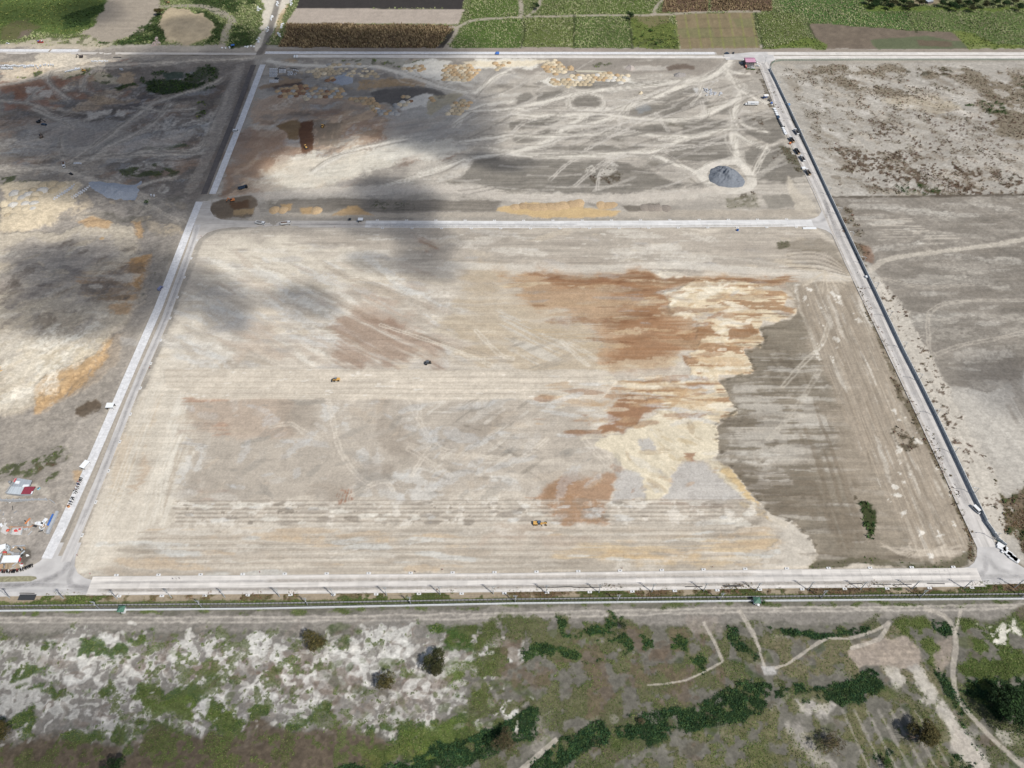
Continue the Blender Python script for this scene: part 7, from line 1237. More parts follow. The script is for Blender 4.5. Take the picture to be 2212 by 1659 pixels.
# loose boards and blocks
def plank(name, label, cat, f, c, L, wd, h, rz, m, group=None):
    p = f(c); o = MB().rbox(-L/2, L/2, -wd/2, wd/2, 0, h, 0.03).build(name, m); o.location = (p[0], p[1], 0.05); o.rotation_euler = (0, 0, rz); return tag(o, label, cat, group)
for k, (c, L, w_, r) in enumerate((((840, 1310), 3.2, 2.0, -0.7), ((1155, 1340), 4.4, 2.2, 1.2), ((1045, 1400), 4.0, 2.4, -0.3), ((950, 1385), 1.6, 1.6, 0.5))): plank('sheet_stack', ['tilted white sheets beside the orange beam', 'longest white sheets near the blue-tarped wall', 'white sheets left of the yard gravel heap', 'smallest square stack of white sheets in the yard'][k], 'sheets', Y1, c, L, w_, 0.4, r, M_SHEETW)
for k in range(34):
    c = (RNG.uniform(60, 1250), RNG.uniform(900, 1650)); plank('rubble_block', 'pale block lying on the bare yard', 'block', Y1, c, RNG.uniform(0.5, 1.3), RNG.uniform(0.4, 0.8), RNG.uniform(0.3, 0.6), RNG.uniform(0, 3), M_KERB if k % 3 else M_SHEETW, 'pale blocks strewn over the yard')
M_DEB = [M_PLY, M_GREYP, M_SHEETW, M_KERB, M_DARKST, M_CHB, M_SHL, M_TANP]
for k in range(90):
    f_, c = (Y1, (RNG.uniform(-200, 1350), RNG.uniform(860, 1650))) if k % 2 else (Y2, (RNG.uniform(-250, 900), RNG.uniform(60, 820)))
    j = int(RNG.integers(8)); plank('debris_board', '%s piece among the loose building debris of the west yard' % ('plywood', 'grey', 'white', 'pale', 'dark steel', 'block', 'light sheet', 'rusty tan')[j], 'debris', f_, c, RNG.uniform(0.8, 4.0), RNG.uniform(0.3, 1.4), RNG.uniform(0.15, 0.7), RNG.uniform(0, 3.1), M_DEB[j], 'loose building debris in the west yard')
for k, (c, L, w_, m, lb) in enumerate((((-60, 470), 6, 4, M_SHL, 'pale sheet shelter left of the kitchen roof'), ((640, 400), 3.4, 2.6, M_GREYP, 'grey sheet shelter behind the kitchen roof'), ((60, 800), 4, 2.6, M_PLY, 'plywood-roofed lean-to above the motorcycle row'), ((120, 140), 5.0, 3.4, M_SHEETW, 'white sheet roof over the unfinished house'))): p = Y2(c); hut('lean_to', lb, p[0], p[1], 0.1*k, L, w_, 2.3, m, M_CHB)
p = Y2((930, 380)); drape('white_sheet', 'white sheet lying in the dark mud', 'sheet', [(900, 330), (960, 320), (1025, 375), (910, 415)], 0.1, 0.3, M_CANV, Y2)
# white covered pallets at the south-east corner
for k, (c, L, w_, r) in enumerate((((905, 1030), 5.2, 3.4, -0.75), ((985, 1082), 3.6, 2.2, 0.5), ((910, 1095), 5.4, 1.5, -0.65), ((932, 1155), 1.8, 1.6, 0.5), ((1040, 1170), 5.6, 3.4, -0.8), ((1115, 1240), 5.0, 3.4, -0.8), ((1172, 1302), 4.6, 3.4, -0.8), ((1236, 1342), 3.2, 3.2, -0.8))):
    p = W(QX(3840, 2000, 5.53, *c)); t = thing('covered_pallet', ['broad white-covered pallet at the head of the row near the wall end', 'lone white-covered pallet beside the head of the row', 'narrow long white-covered pallet on the road side', 'smallest square white-covered pallet on the road side', 'longest white-covered pallet of the row along the fence', 'white-covered pallet second along the long row by the junction', 'white-covered pallet third along the long row by the junction', 'white-covered pallet closing the row at its southern end'][k], 'pallet', (p[0], p[1], 0.02), r)
    MB().box(-L/2+.1, L/2-.1, -w_/2+.1, w_/2-.1, 0, 0.15).build('pallet_base', M_PLY, t); MB().rbox(-L/2, L/2, -w_/2, w_/2, 0.16, 1.1, 0.15).build('cover', M_WHITEP, t)
p = W(QX(3840, 2000, 5.53, 855, 915)); drape('green_net_heap', 'heap of green netting at the end of the slate wall', 'netting', [(825, 905), (850, 880), (900, 930), (850, 935)], 0.2, 1.1, mat('mint_net', (130, 190, 166), 0.7), lambda q: W(QX(3840, 2000, 5.53, *q)))
# precast blocks along the east road
CB = [((755, 495), 0), ((795, 570), 0), ((825, 640), 0), ((850, 703), 0), ((878, 770), 1), ((893, 828), 1), ((948, 885), 2), ((968, 935), 2), ((998, 995), 2), ((1030, 1052), 2), ((1058, 1108), 2), ((1058, 1168), 0), ((1092, 1245), 0), ((1118, 1308), 0), ((1140, 1352), 0)]
for k, (c, ty) in enumerate(CB):
    p = W(QX(3010, 380, 8.64, *c)); h = (1.1, 1.3, 2.4)[ty]; t = thing('precast_block', '%s precast culvert by the east road, %s from the north' % (('low white', 'dark blue', 'tall pale grey')[ty], ORD[k]), 'culvert', (p[0], p[1], 0), R90(-70), 'precast culverts in a row along the east road')
    m_ = (M_SHEETW, M_BLUEP, M_KERB)[ty]; MB().box(-1.4, 1.4, -1.3, -1.05, 0, h).box(-1.4, 1.4, 1.05, 1.3, 0, h).box(-1.4, 1.4, -1.05, 1.05, h-0.25, h).box(-1.4, 1.4, -1.05, 1.05, 0, 0.2).build('culvert_ring', m_, t)
p = q5((632, 1310)); plank('precast_slab', 'white precast slab lying beside the southernmost dump trucks', 'slab', lambda c: c, p, 3.6, 3.0, 1.0, 0.1, M_SHEETW); p = q5((300, 860)); drape('white_sheet', 'pale crumpled sheet in the weeds beside the dark truck', 'sheet', [(255, 800), (270, 850), (340, 860), (300, 880)], 0.05, 0.3, M_CANV, q5)
plank('precast_slab', 'long white precast slab in the south fillet of the middle junction', 'slab', lambda c: W(ZX(3, 1, *c)), (358, 316), 12, 2.2, 0.6, 0.0, M_SHEETW); plank('precast_slab', 'small white slab leaning by the slate wall at the track crossing', 'slab', lambda c: W(ZX(3, 1, *c)), (852, 740), 2.6, 2.2, 1.6, 0.4, M_SHEETW)
# black hoses on the front road
M_HOSE = mat('black_hose', (62, 62, 62), 0.7)
HO = [[(210, 98), (365, 100)], [(370, 100), (450, 95), (518, 94), (524, 98)], [(528, 99), (660, 101), (778, 100)], [(1495, 95), (1645, 91)], [(1820, 86), (1975, 83)], [(1826, 92), (1980, 92)]]
for k, q in enumerate([Z3(2, h) for h in HO]+[Z3(3, h) for h in ([(700, 69), (815, 67)], [(910, 76), (1060, 74)], [(1070, 79), (1240, 73)], [(1375, 66), (1525, 69)])]+[Z3(0, [(172, 150), (300, 152)])]):
    p = q[0]; mb = MB(); [mb.tube((a[0]-p[0], a[1]-p[1], 0.3), (b[0]-p[0], b[1]-p[1], 0.3), 0.26, n=6) for a, b in zip(q[:-1], q[1:])]; o = mb.build('drain_hose', M_HOSE); o.location = (p[0], p[1], 0); tag(o, 'black plastic pipe laid along the south edge of the front road, %s from the west' % ORD[(k+1) % 11], 'pipe', 'black pipes on the front road edge')
p = W(ZX(0, 3, 235, 185)); plank('steel_plate', 'dark plate lying on the verge near the south-west junction', 'plate', lambda c: c, p, 10, 3.6, 0.2, 0.0, M_DARKST)

# ---------------------------------------------------------------- motorcycles, pipes, heaps, people
M_BIKES = [M_BLACKP, M_DARKP, M_REDP, mat('bike_blue', (70, 80, 120), 0.5), M_WHITEP, mat('bike_brown', (140, 96, 80), 0.5)]
def motorcycle(m):
    t = thing('motorcycle', '', 'motorcycle'); MB().box(-0.55, 0.5, -0.14, 0.14, 0.45, 0.85, 0.1, 0.03).box(0.3, 0.7, -0.3, 0.3, 1.0, 1.08).beam((0.62, 0, 0.3), (0.4, 0, 1.1), 0.1, 0.1).build('frame', m, t); MB().rbox(-0.85, 0.1, -0.17, 0.17, 0.86, 1.0, 0.05).build('seat', M_BLACKP, t)
    for xx in (-0.65, 0.68): MB().wheel(xx, 0, 0.3, 0.13, 12).build('wheel', M_TYREB, t)
    return t
PROT = [motorcycle(m) for m in M_BIKES]
BK = [((30, 925), 80, 2), ((110, 925), 84, 1), ((150, 930), 84, 5), ((200, 930), 84, 5), ((270, 920), 85, 0), ((315, 930), 85, 4), ((365, 935), 86, 5), ((430, 925), 86, 5), ((465, 920), 86, 0), ((500, 925), 88, 0), ((540, 922), 88, 0), ((610, 900), 95, 2), ((650, 895), 97, 5), ((730, 870), 105, 0), ((770, 855), 107, 4), ((820, 855), 110, 0), ((885, 820), 112, 0), ((930, 805), 112, 1), ((985, 785), 113, 1), ((1035, 762), 114, 0), ((1080, 745), 114, 0), ((1140, 728), 115, 0)]
for k, (c, a, m) in enumerate(BK):
    p = Y2(c); t = copy_tree(PROT[m]); t.location = (p[0], p[1], 0.12); t.rotation_euler = (0, 0, R90(a)); t.scale = (1.25, 1.25, 1.25); tag(t, '%s motorcycle in the curved parked row, %s from the left edge' % (('black', 'dark grey', 'red', 'blue', 'white', 'brown')[m], ORD[k]), None, 'motorcycles parked in a curved row at the west corner')
BR_ = [((2125, 230), 0), ((2115, 270), 1), ((2100, 298), 1), ((2075, 332), 2), ((2050, 372), 3), ((2055, 398), 3), ((2030, 446), 5), ((2020, 488), 4), ((1990, 525), 5), ((1965, 565), 0), ((1990, 590), 4), ((1950, 622), 4), ((1915, 735), 0), ((1890, 765), 1), ((1900, 790), 4), ((1845, 835), 0), ((1870, 850), 3), ((1845, 905), 1)]
for k, (c, m) in enumerate(BR_):
    p = Y1(c); t = copy_tree(PROT[m]); t.location = (p[0], p[1], 0.2); t.rotation_euler = (0, 0, R90(170)); t.scale = (1.25, 1.25, 1.25); tag(t, '%s motorcycle parked on the edge of the west lane, %s from the north' % (('black', 'dark grey', 'red', 'blue', 'white', 'brown')[m], ORD[k]), None, 'motorcycles parked along the west lane')
for t in PROT: kill_tree(t)
p = Y1((1795, 960)); t = thing('drum', 'orange drum beside the motorcycles on the west lane edge', 'drum', (p[0], p[1], 0.1)); MB().tube((0, 0, 0), (0, 0, 1.4), 0.9, n=12).build('barrel', mat('orange_plastic', (222, 150, 80), 0.6), t); MB().tube((0, 0, 1.4), (0, 0, 1.5), 0.6, n=10).build('lid', M_DARKP, t)
def pipe_mesh(L, r, n=12):
    mb = MB(); v_ = []
    for xx, rr in ((-L/2, r), (L/2, r), (L/2, r*0.78), (-L/2, r*0.78)): v_ += [(xx, rr*math.cos(2*math.pi*k/n), r+rr*math.sin(2*math.pi*k/n)) for k in range(n)]
    return mb.add(v_, [(a*n+k, a*n+(k+1) % n, ((a+1) % 4)*n+(k+1) % n, ((a+1) % 4)*n+k) for a in range(4) for k in range(n)], False).mesh('concrete_pipe', M_PIPE)
M_PIPE = mat('pale_concrete_pipe', (222, 226, 230), 0.8, var=0.06, rnd=0.06)
PM = pipe_mesh(2.5, 0.75); PMs = pipe_mesh(2.0, 0.5)
def pipes(f, pts, label, group, me, jit=0.4, rz=R90(118)):
    for c in pts:
        p = f(c); o = link('concrete_pipe', me); o.location = (p[0]+RNG.uniform(-jit, jit), p[1]+RNG.uniform(-jit, jit), 0.05); o.rotation_euler = (0, 0, rz+RNG.uniform(-0.25, 0.25)); tag(o, label, 'pipe', group)
QA = lambda c: W(QX(0, 150, 4.32, *c))
pipes(QA, [(15+22*k, 500+8*math.sin(k)) for k in range(27)]+[(30+24*k, 545) for k in range(9)]+[(420+32*k, 525-6*k) for k in range(6)], 'white concrete pipe in the long row at the western edge', 'concrete pipes in the long western row', PM)
pipes(QA, [(630, 500), (650, 530), (690, 510), (720, 495), (750, 490), (785, 480), (845, 488), (875, 485), (905, 490)], 'white concrete pipe at the loose east end of the long western row', 'loose pipes ending the western row', PM, 0.8)
pipes(QA, [(1595+24*k, 425+6*math.sin(2*k)) for k in range(12)], 'white concrete pipe in the row north of the western puddle', 'pipes north of the western puddle', PM); pipes(QA, [(1140+26*k, 605-6*k) for k in range(10)]+[(1310+24*k, 550) for k in range(4)], 'white concrete pipe in the row beside the yellow bulldozer', 'pipes beside the western bulldozer', PM); pipes(QA, [(2085, 560), (2105, 565), (2125, 560)], 'white concrete pipe in the small trio above the earth ramp', 'trio of pipes above the earth ramp', PM)
QP = lambda c: W(QX(100, 440, 5.53, *c)); pipes(QP, [(1100+28*k, 1200+8*(k % 2)) for k in range(6)], 'white concrete pipe in the short row at the dirt track crossing', 'pipes at the dirt track crossing', PM)
ZP = lambda c: W(ZX(0, 1, *c)); pipes(ZP, [(455+21*k+ (j*10), 85-14*k-j*16) for k in range(9) for j in range(3)], 'white concrete pipe in the left block of the double stack below the cream heaps', 'left block of stacked pipes', PMs, 0.2, R90(100)); pipes(ZP, [(600+19*k+j*10, 82-12*k-j*16) for k in range(9) for j in range(3)], 'white concrete pipe in the right block of the double stack below the cream heaps', 'right block of stacked pipes', PMs, 0.2, R90(100)); pipes(ZP, [(1310, 35), (1330, 40)], 'white pipe of the pair east of the bluish gravel heap', 'pair of pipes east of the gravel heap', PM)
QC = lambda c: W(QX(1050, 230, 6.32, *c)); pipes(QC, [(190+26*k, 300+38*j) for j in range(6) for k in range(8 if j < 5 else 7)], 'white concrete pipe in the largest block of the pipe yard', 'largest block of the pipe yard', PMs, 0.15, R90(95)); pipes(QC, [(430+30*k, 320+34*j) for j in range(3) for k in range(6)], 'white concrete pipe in the middle block of the pipe yard', 'middle block of the pipe yard', PMs, 0.15, R90(95)); pipes(QC, [(650+34*k, 380+35*j) for j in range(3) for k in range(4)]+[(780+40*k, 330+8*k) for k in range(4)]+[(770, 430), (820, 440), (850, 410)], 'white concrete pipe in the scattered eastern part of the pipe yard', 'scattered eastern pipes of the pipe yard', PMs, 0.5); pipes(QC, [(190+34*k, 590+24*j) for j in range(3) for k in range(7)], 'white concrete pipe in the southern block of the pipe yard', 'southern block of the pipe yard', PMs, 0.2, R90(80))
for nm, c, lb in (('steel_pile', (500, 280), 'long dark steel pile at the north side of the pipe yard'), ('steel_pile', (780, 280), 'dark steel pile ending at the pipe yard corner')): plank(nm, lb, 'pile', QC, c, 9, 0.6, 0.5, R90(-14), M_DARKST)
plank('steel_pile', 'dark long box on the earth north of the puddle', 'pile', QA, (2030, 352), 9, 1.0, 0.9, 0, M_DARKST)
for k, c in enumerate(((335, 490), (355, 490))): plank('precast_slab', 'white upright precast piece below the north road at its west end' if k == 0 else 'second white upright precast piece below the north road', 'slab', lambda c: W(ZX(1, 0, *c)), c, 2.0, 5.0, 1.0, 0.1, M_SHEETW)
for k, (c, L) in enumerate((((30, 60), 7), ((140, 140), 6), ((190, 20), 9), ((230, 210), 6), ((200, 285), 5), ((100, 240), 5), ((25, 335), 6), ((310, 10), 6))):
    for j in range(4): plank('precast_slab', 'white precast piece stacked beside the northern dirt road', 'slab', lambda q: W(ZX(1, 0, *q)), (c[0]+RNG.uniform(-14, 14), c[1]+j*11), RNG.uniform(2, 4), RNG.uniform(1, 2), RNG.uniform(.6, 1.2), RNG.uniform(0, 3), M_SHEETW, 'white precast pieces along the northern dirt road')
for c in ((1920, 415), (1950, 418), (1985, 415), (2120, 405), (2140, 408), (2170, 402), (2195, 405)): plank('precast_slab', 'white precast piece stacked west of the north road corner', 'slab', lambda q: W(ZX(0, 0, *q)), c, RNG.uniform(2, 4), 1.6, RNG.uniform(.6, 1.2), RNG.uniform(0, 3), M_SHEETW, 'white precast pieces west of the north road corner')
p = W(ZX(0, 0, 2015, 405)); hut('tool_shed', 'blue-roofed shed among white precast pieces at the north road corner', p[0], p[1], 0.3, 4, 3, 2.2, M_TARPB)

def heap_mesh(seed, n=14, rings=5):
    r_ = np.random.default_rng(seed); v_ = [(0, 0, 1.0)]; fs = []; amp = r_.uniform(0.8, 1.2, n); top = r_.uniform(-0.12, 0.12, 2)
    for k in range(1, rings+1):
        u = k/rings; z = (0.96-0.10*u if u < 0.35 else 0.94*(1-((u-0.3)/0.7)**1.15))
        for a in range(n):
            t = 2*math.pi*a/n; q = u*(0.9+0.1*amp[a])*(1+r_.uniform(-0.06, 0.06)); v_.append((q*math.cos(t)+top[0]*(1-u), q*math.sin(t)+top[1]*(1-u), max(-0.1, z+r_.uniform(-0.07, 0.07)) if k < rings else -0.15))
    fs += [(0, 1+a, 1+(a+1) % n) for a in range(n)]
    for k in range(rings-1): fs += [(1+k*n+a, 1+(k+1)*n+a, 1+(k+1)*n+(a+1) % n, 1+k*n+(a+1) % n) for a in range(n)]
    return MB().add(v_, fs, True)
HM = {'cream': (208, 192, 160), 'ochre': (192, 162, 118), 'rust': (150, 112, 82), 'white': (206, 202, 192), 'grey': (172, 171, 166), 'tan': (190, 172, 138), 'dull': (150, 139, 126)}
HMAT = {k: mat(k+'_fill', c, 0.95, var=0.22, scale=0.9, bump=0.6, rnd=0.12) for k, c in HM.items()}; HMESH = {k: [heap_mesh(10*i+j).mesh('soil_heap', HMAT[k]) for j in range(4)] for i, k in enumerate(HM)}
CL = [([(170, 780), (330, 738), (440, 738), (440, 800), (340, 845), (200, 855)], 1, 'in the western ridge below the pipe yard', 'rust ochre grey rust ochre'), ([(410, 800), (480, 768), (740, 768), (795, 810), (760, 835), (560, 852), (420, 856)], 1, 'in the long ridge north of the tan slope', 'ochre rust cream ochre grey'), ([(795, 838), (1000, 836), (1062, 905), (1040, 965), (950, 900), (860, 885)], 1, 'west of the dark pond ground', 'ochre ochre tan ochre'),
      ([(1040, 940), (1240, 965), (1245, 985), (1060, 985)], 1, 'south of the dark pond ground', 'grey white ochre grey'), ([(1200, 910), (1330, 850), (1345, 880), (1220, 950)], 1, 'in the pale rim east of the dark pond ground', 'white grey cream white'), ([(1320, 880), (1400, 855), (1445, 852), (1440, 872), (1340, 900)], 1, 'in the rust arc above the white spread', 'rust ochre rust'), ([(1465, 838), (1500, 835), (1555, 866), (1530, 890)], 1, 'in the dark orange group east of the white spread', 'rust ochre'), ([(1250, 830), (1330, 820), (1330, 855), (1260, 858)], 1, 'in the tan group above the rust arc', 'tan ochre'),
      ([(1690, 890), (1770, 865), (1870, 880), (1800, 955), (1740, 1005), (1640, 985)], 1, 'in the olive-tan group east of the combed slope', 'tan cream tan ochre'), ([(1250, 598), (1440, 552), (1492, 540), (1440, 608), (1270, 612)], 1, 'in the sunlit group south of the north road', 'ochre cream cream ochre'), ([(1640, 560), (1770, 545), (1945, 600), (1850, 684), (1770, 712), (1600, 695), (1605, 620)], 1, 'in the large sunlit cluster in the white ground', 'cream ochre tan ochre cream'), ([(1960, 555), (2150, 535), (2210, 535), (2110, 605), (2050, 605)], 1, 'in the row east of the large sunlit cluster', 'tan ochre cream'),
      ([(610, 560), (960, 555), (950, 575), (620, 578)], 1, 'along the track below the north road', 'tan cream grey'), ([(430, 620), (560, 590), (1060, 600), (1050, 670), (900, 680), (700, 650), (440, 665)], 1, 'in the weathered field north of the long ridge', 'tan cream tan'), ([(570, 660), (660, 650), (680, 690), (590, 715)], 1, 'in the dark red group of the weathered field', 'rust rust ochre'),
      ([(340, 520), (385, 520), (480, 600), (440, 640), (330, 640), (250, 590)], 2, 'at the north end of the hooked ridge', 'cream tan ochre cream'), ([(340, 690), (480, 690), (720, 690), (725, 728), (460, 752), (350, 725)], 2, 'along the southern edge of the hooked ridge', 'ochre tan cream tan'), ([(500, 645), (720, 640), (880, 620), (920, 575), (1000, 630), (1000, 695), (940, 715), (720, 690), (520, 682)], 2, 'in the eastern hook of the hooked ridge', 'cream white tan ochre cream'), ([(1012, 662), (1125, 690), (1120, 722), (1060, 692)], 2, 'in the tail east of the hooked ridge', 'ochre cream')]
NH = 0
for pts, c, where, pal in CL:
    q = [W(p) for p in zz(c, 0, pts)]; qa = np.array(q); pal = pal.split(); x0, y0 = qa.min(0); x1, y1 = qa.max(0); st = 5.6; rows = int((y1-y0)/(st*0.95))+1
    for j in range(rows+1):
        for i in range(int((x1-x0)/st)+2):
            x, y = x0+(i+0.5*(j % 2))*st+RNG.uniform(-.8, .8), y0+j*st*0.95+RNG.uniform(-.8, .8)
            if psd(np.array([x]), np.array([y]), q)[0] < -0.3: continue
            if (len(pal) == 3 and RNG.random() < 0.3) or NH > 294: continue
            k = pal[int(RNG.integers(len(pal)))]; o = link('soil_heap', HMESH[k][int(RNG.integers(4))]); NH += 1
            o.location = (x, y, 0); o.rotation_euler = (0, 0, RNG.uniform(0, 6.28)); s_ = RNG.uniform(0.9, 1.15); o.scale = (3.5*s_, 3.7*s_, RNG.uniform(1.1, 1.7)); tag(o, '%s soil heap %s' % (k, where), 'soil heap', '%s heaps %s' % (k, where))
# low worn humps at the west, and mid belt lumps
for pts, c, r, where, pal, st in (([(130, 0), (380, 0), (330, 130), (230, 260), (0, 250), (0, 130), (100, 60)], 0, 1, 'in the sunlit cream field at the west edge', ['cream', 'tan', 'cream', 'white'], 8.5), ([(330, 1590), (560, 1560), (480, 1690), (150, 1690)], 0, 0, 'at the north end of the western cream field', ['cream', 'tan', 'white'], 8.5), ([(750, 340), (960, 380), (940, 430), (760, 430)], 0, 1, 'on the brown slope edge west of the west road', ['ochre', 'cream'], 9)):
    q = [W(p) for p in zz(c, r, pts)]; qa = np.array(q); x0, y0 = qa.min(0); x1, y1 = qa.max(0)
    for j in range(int((y1-y0)/st)+1):
        for i in range(int((x1-x0)/st)+2):
            x, y = x0+(i+0.5*(j % 2))*st+RNG.uniform(-1.5, 1.5), y0+j*st+RNG.uniform(-1.5, 1.5)
            if psd(np.array([x]), np.array([y]), q)[0] < 0: continue
            k = pal[int(RNG.integers(len(pal)))]; o = link('soil_mound', HMESH[k][int(RNG.integers(4))]); o.location = (x, y, 0.3); o.rotation_euler = (0, 0, RNG.uniform(0, 6.28)); s_ = RNG.uniform(0.85, 1.2); o.scale = (5.6*s_, 5.2*s_, RNG.uniform(1.8, 3.0)); tag(o, 'broad %s soil mound %s' % (k, where), 'soil mound', '%s mounds %s' % (k, where))
ZM = lambda c: W(ZX(2, 1, *c))
for k, c in enumerate(((30, 135), (100, 125), (165, 130), (205, 135), (270, 130), (330, 125), (390, 128), (450, 115), (520, 105), (575, 95), (770, 110), (830, 115), (870, 115), (1150, 135), (1195, 135), (1260, 138), (1330, 135))):
    k_ = 'ochre' if k < 13 else 'dull'; p = ZM(c); o = link('soil_mound', HMESH[k_][k % 4]); o.location = (p[0], p[1], -0.2); o.scale = (6.0, 6.5, 1.0); o.rotation_euler = (0, 0, k); tag(o, ('ochre soil lump in the belt above the middle road, %s from the west' % ORD[k] if k < 13 else 'dull grey soil lump in the belt above the middle road, %s from the west' % ORD[k-13]), 'soil mound', ('ochre lumps above the middle road' if k < 13 else 'dull lumps above the middle road'))
for k, c in enumerate(((380, 100), (540, 105), (1190, 105))): p = W(QX(1020, 820, 4.809, *c)); o = link('soil_mound', HMESH['ochre'][k]); o.location = (p[0], p[1], -0.2); o.scale = (6, 7, 1.6); tag(o, ['small orange-ochre lump, first from the west road corner', 'tall twin ochre lump below the dark belt', 'pale ochre lump with a spread apron at the road edge'][k], 'soil mound')
def pile(name, label, cat, pts, h, m, ridg=0.9):
    q = np.array([W(p) for p in pts]); c = q.mean(0); x0, y0 = q.min(0); x1, y1 = q.max(0); n = 46; gx, gy = np.meshgrid(np.linspace(x0, x1, n), np.linspace(y0, y1, n)); d = psd(gx+2.0*(fbm(gx, gy, 9, 3, 3)-.5), gy+2.0*(fbm(gx, gy, 9, 3, 5)-.5), q)
    R_ = min(x1-x0, y1-y0)*0.42; u = np.clip(d/R_, -0.15, 1); z = h*np.where(u > 0, u**0.8, u)*(0.62+0.76*np.abs(fbm(gx, gy, 9, 3, 7)*2-1)*ridg+0.5*fbm(gx, gy, 5, 3, 2)*ridg*0.7)
    V_ = np.stack([gx.ravel()-c[0], gy.ravel()-c[1], np.maximum(z.ravel(), -0.5)], 1); id_ = np.arange(n*n).reshape(n, n); F_ = np.stack([id_[:-1, :-1], id_[:-1, 1:], id_[1:, 1:], id_[1:, :-1]], -1).reshape(-1, 4); keep = (V_[F_][:, :, 2] > -0.45).any(1)
    o = link(name, mesh_np(name, V_, F_[keep], m, smooth=False)); o.location = (c[0], c[1], 0); return tag(o, label, cat)
M_GRAV = mat('blue_grey_gravel', (124, 131, 140), 0.95, var=0.15, scale=0.8, bump=0.6); M_GRAV2 = mat('pale_blue_gravel', (162, 170, 180), 0.95, var=0.15, scale=0.8, bump=0.6)
pile('gravel_heap', 'big blue-grey gravel heap inside the loop of the dirt track', 'gravel heap', zz(2, 0, [(1690, 1520), (1720, 1460), (1790, 1432), (1870, 1440), (1960, 1490), (2015, 1570), (2000, 1615), (1900, 1622), (1790, 1610), (1710, 1570)]), 6.5, M_GRAV, 1.3)
pile('gravel_heap', 'bluish gravel heap beside the western dirt crossing', 'gravel heap', [(185, 395), (200, 390), (240, 392), (290, 400), (302, 412), (285, 425), (250, 432), (215, 425), (195, 410)], 3.0, M_GRAV2); pile('gravel_heap', 'pale blue gravel spread amid the weathered heaps', 'gravel heap', [(722, 168), (745, 160), (766, 166), (764, 180), (738, 184), (720, 178)], 1.6, M_GRAV2)
pile('soil_bank', 'dark round stockpile near the white dump ground', 'soil bank', zz(2, 0, [(1400, 640), (1440, 628), (1500, 635), (1500, 660), (1450, 672), (1405, 660)]), 2.4, mat('grey_soil', (158, 152, 146), 0.95, var=0.2, bump=0.6)); pile('soil_bank', 'small pale stockpile on the track between dark islands', 'soil bank', zz(2, 0, [(1095, 795), (1120, 788), (1135, 805), (1115, 820), (1095, 815)]), 2.0, HMAT['cream']); pile('soil_bank', 'rounded grey hump behind the hooked ridge', 'soil bank', zz(2, 0, [(975, 590), (1010, 562), (1050, 575), (1065, 605), (1020, 612)]), 2.6, mat('warm_grey_soil', (186, 174, 164), 0.95, var=0.15, bump=0.5)); pile('soil_bank', 'single ochre stockpile beside the pale green water', 'soil bank', zz(2, 0, [(475, 580), (510, 565), (535, 585), (525, 608), (485, 605)]), 2.2, HMAT['ochre'])
M_BRK = mat('broken_concrete', (196, 200, 206), 0.85, var=0.1)
for k in range(26): c = (RNG.uniform(1660, 1830), RNG.uniform(770, 830)); plank('rubble_block', 'pale broken slab in the rubble strip west of the dirt junction', 'block', lambda q: W(ZX(2, 0, *q)), c, RNG.uniform(1.5, 3.5), RNG.uniform(0.8, 1.6), RNG.uniform(.4, 1.1), RNG.uniform(0, 3), M_BRK, 'broken slabs west of the dirt junction')
# puddles
def water(name, pts, rgb): m = mat(name, rgb, 0.12, var=0.04, spec=0.5); o = MB().prism([W(p) for p in pts], -0.3, 0.34, 'z').build(name, m); tag(o, kind='structure')
water('puddle', zz(0, 0, [(1305, 398), (1330, 350), (1352, 312), (1365, 320), (1370, 355), (1392, 372), (1385, 388), (1340, 395)]), (196, 170, 160)); water('puddle', zz(0, 0, [(90, 1600), (200, 1582), (330, 1588), (320, 1600), (230, 1612), (100, 1612)]), (178, 160, 150)); water('puddle', zz(2, 0, [(540, 612), (680, 608), (810, 618), (800, 628), (640, 626), (560, 622)]), (206, 198, 172)); water('puddle', zz(0, 0, [(770, 570), (800, 556), (850, 558), (820, 576), (775, 580)]), (166, 176, 192))
# people: one continuous skinned body each
def person_mesh(name, shirt, trousers):
    J_ = [(0, 0, 0.95), (0, 0, 1.2), (0, 0, 1.42), (0, 0, 1.52), (0, 0.01, 1.68), (-.11, 0, .88), (-.13, .02, .5), (-.14, 0, .08), (-.14, .14, .04), (.11, 0, .88), (.13, .05, .5), (.16, -.04, .08), (.16, .1, .04), (-.2, 0, 1.4), (-.27, .02, 1.12), (-.26, .14, .9), (.2, 0, 1.4), (.28, .03, 1.12), (.24, .18, .94)]
    R_ = [.15, .14, .15, .06, .11, .1, .075, .05, .04, .1, .075, .05, .04, .075, .05, .035, .075, .05, .035]; E_ = [(0, 1), (1, 2), (2, 3), (3, 4), (0, 5), (5, 6), (6, 7), (7, 8), (0, 9), (9, 10), (10, 11), (11, 12), (2, 13), (13, 14), (14, 15), (2, 16), (16, 17), (17, 18)]
    me = bpy.data.meshes.new(name); me.from_pydata(J_, E_, []); o = bpy.data.objects.new(name, me); COL.objects.link(o); o.modifiers.new('skin', 'SKIN')
    for v_, r in zip(me.skin_vertices[0].data, R_): v_.radius = (r, r)
    me.skin_vertices[0].data[0].use_root = True; o.modifiers.new('sub', 'SUBSURF').levels = 1
    dg = bpy.context.evaluated_depsgraph_get(); m2 = bpy.data.meshes.new_from_object(o.evaluated_get(dg)); bpy.data.objects.remove(o); m2.name = name
    m2.materials.clear()
    for m in (M_SKIN, shirt, trousers, M_BLACKP): m2.materials.append(m)
    for p in m2.polygons:
        x, y, z = p.center; p.material_index = 3 if z > 1.7 or z < 0.09 else 2 if z < 0.93 else 1 if z < 1.47 and not (z < 1.1 and abs(x) > 0.2) else 0
    return m2
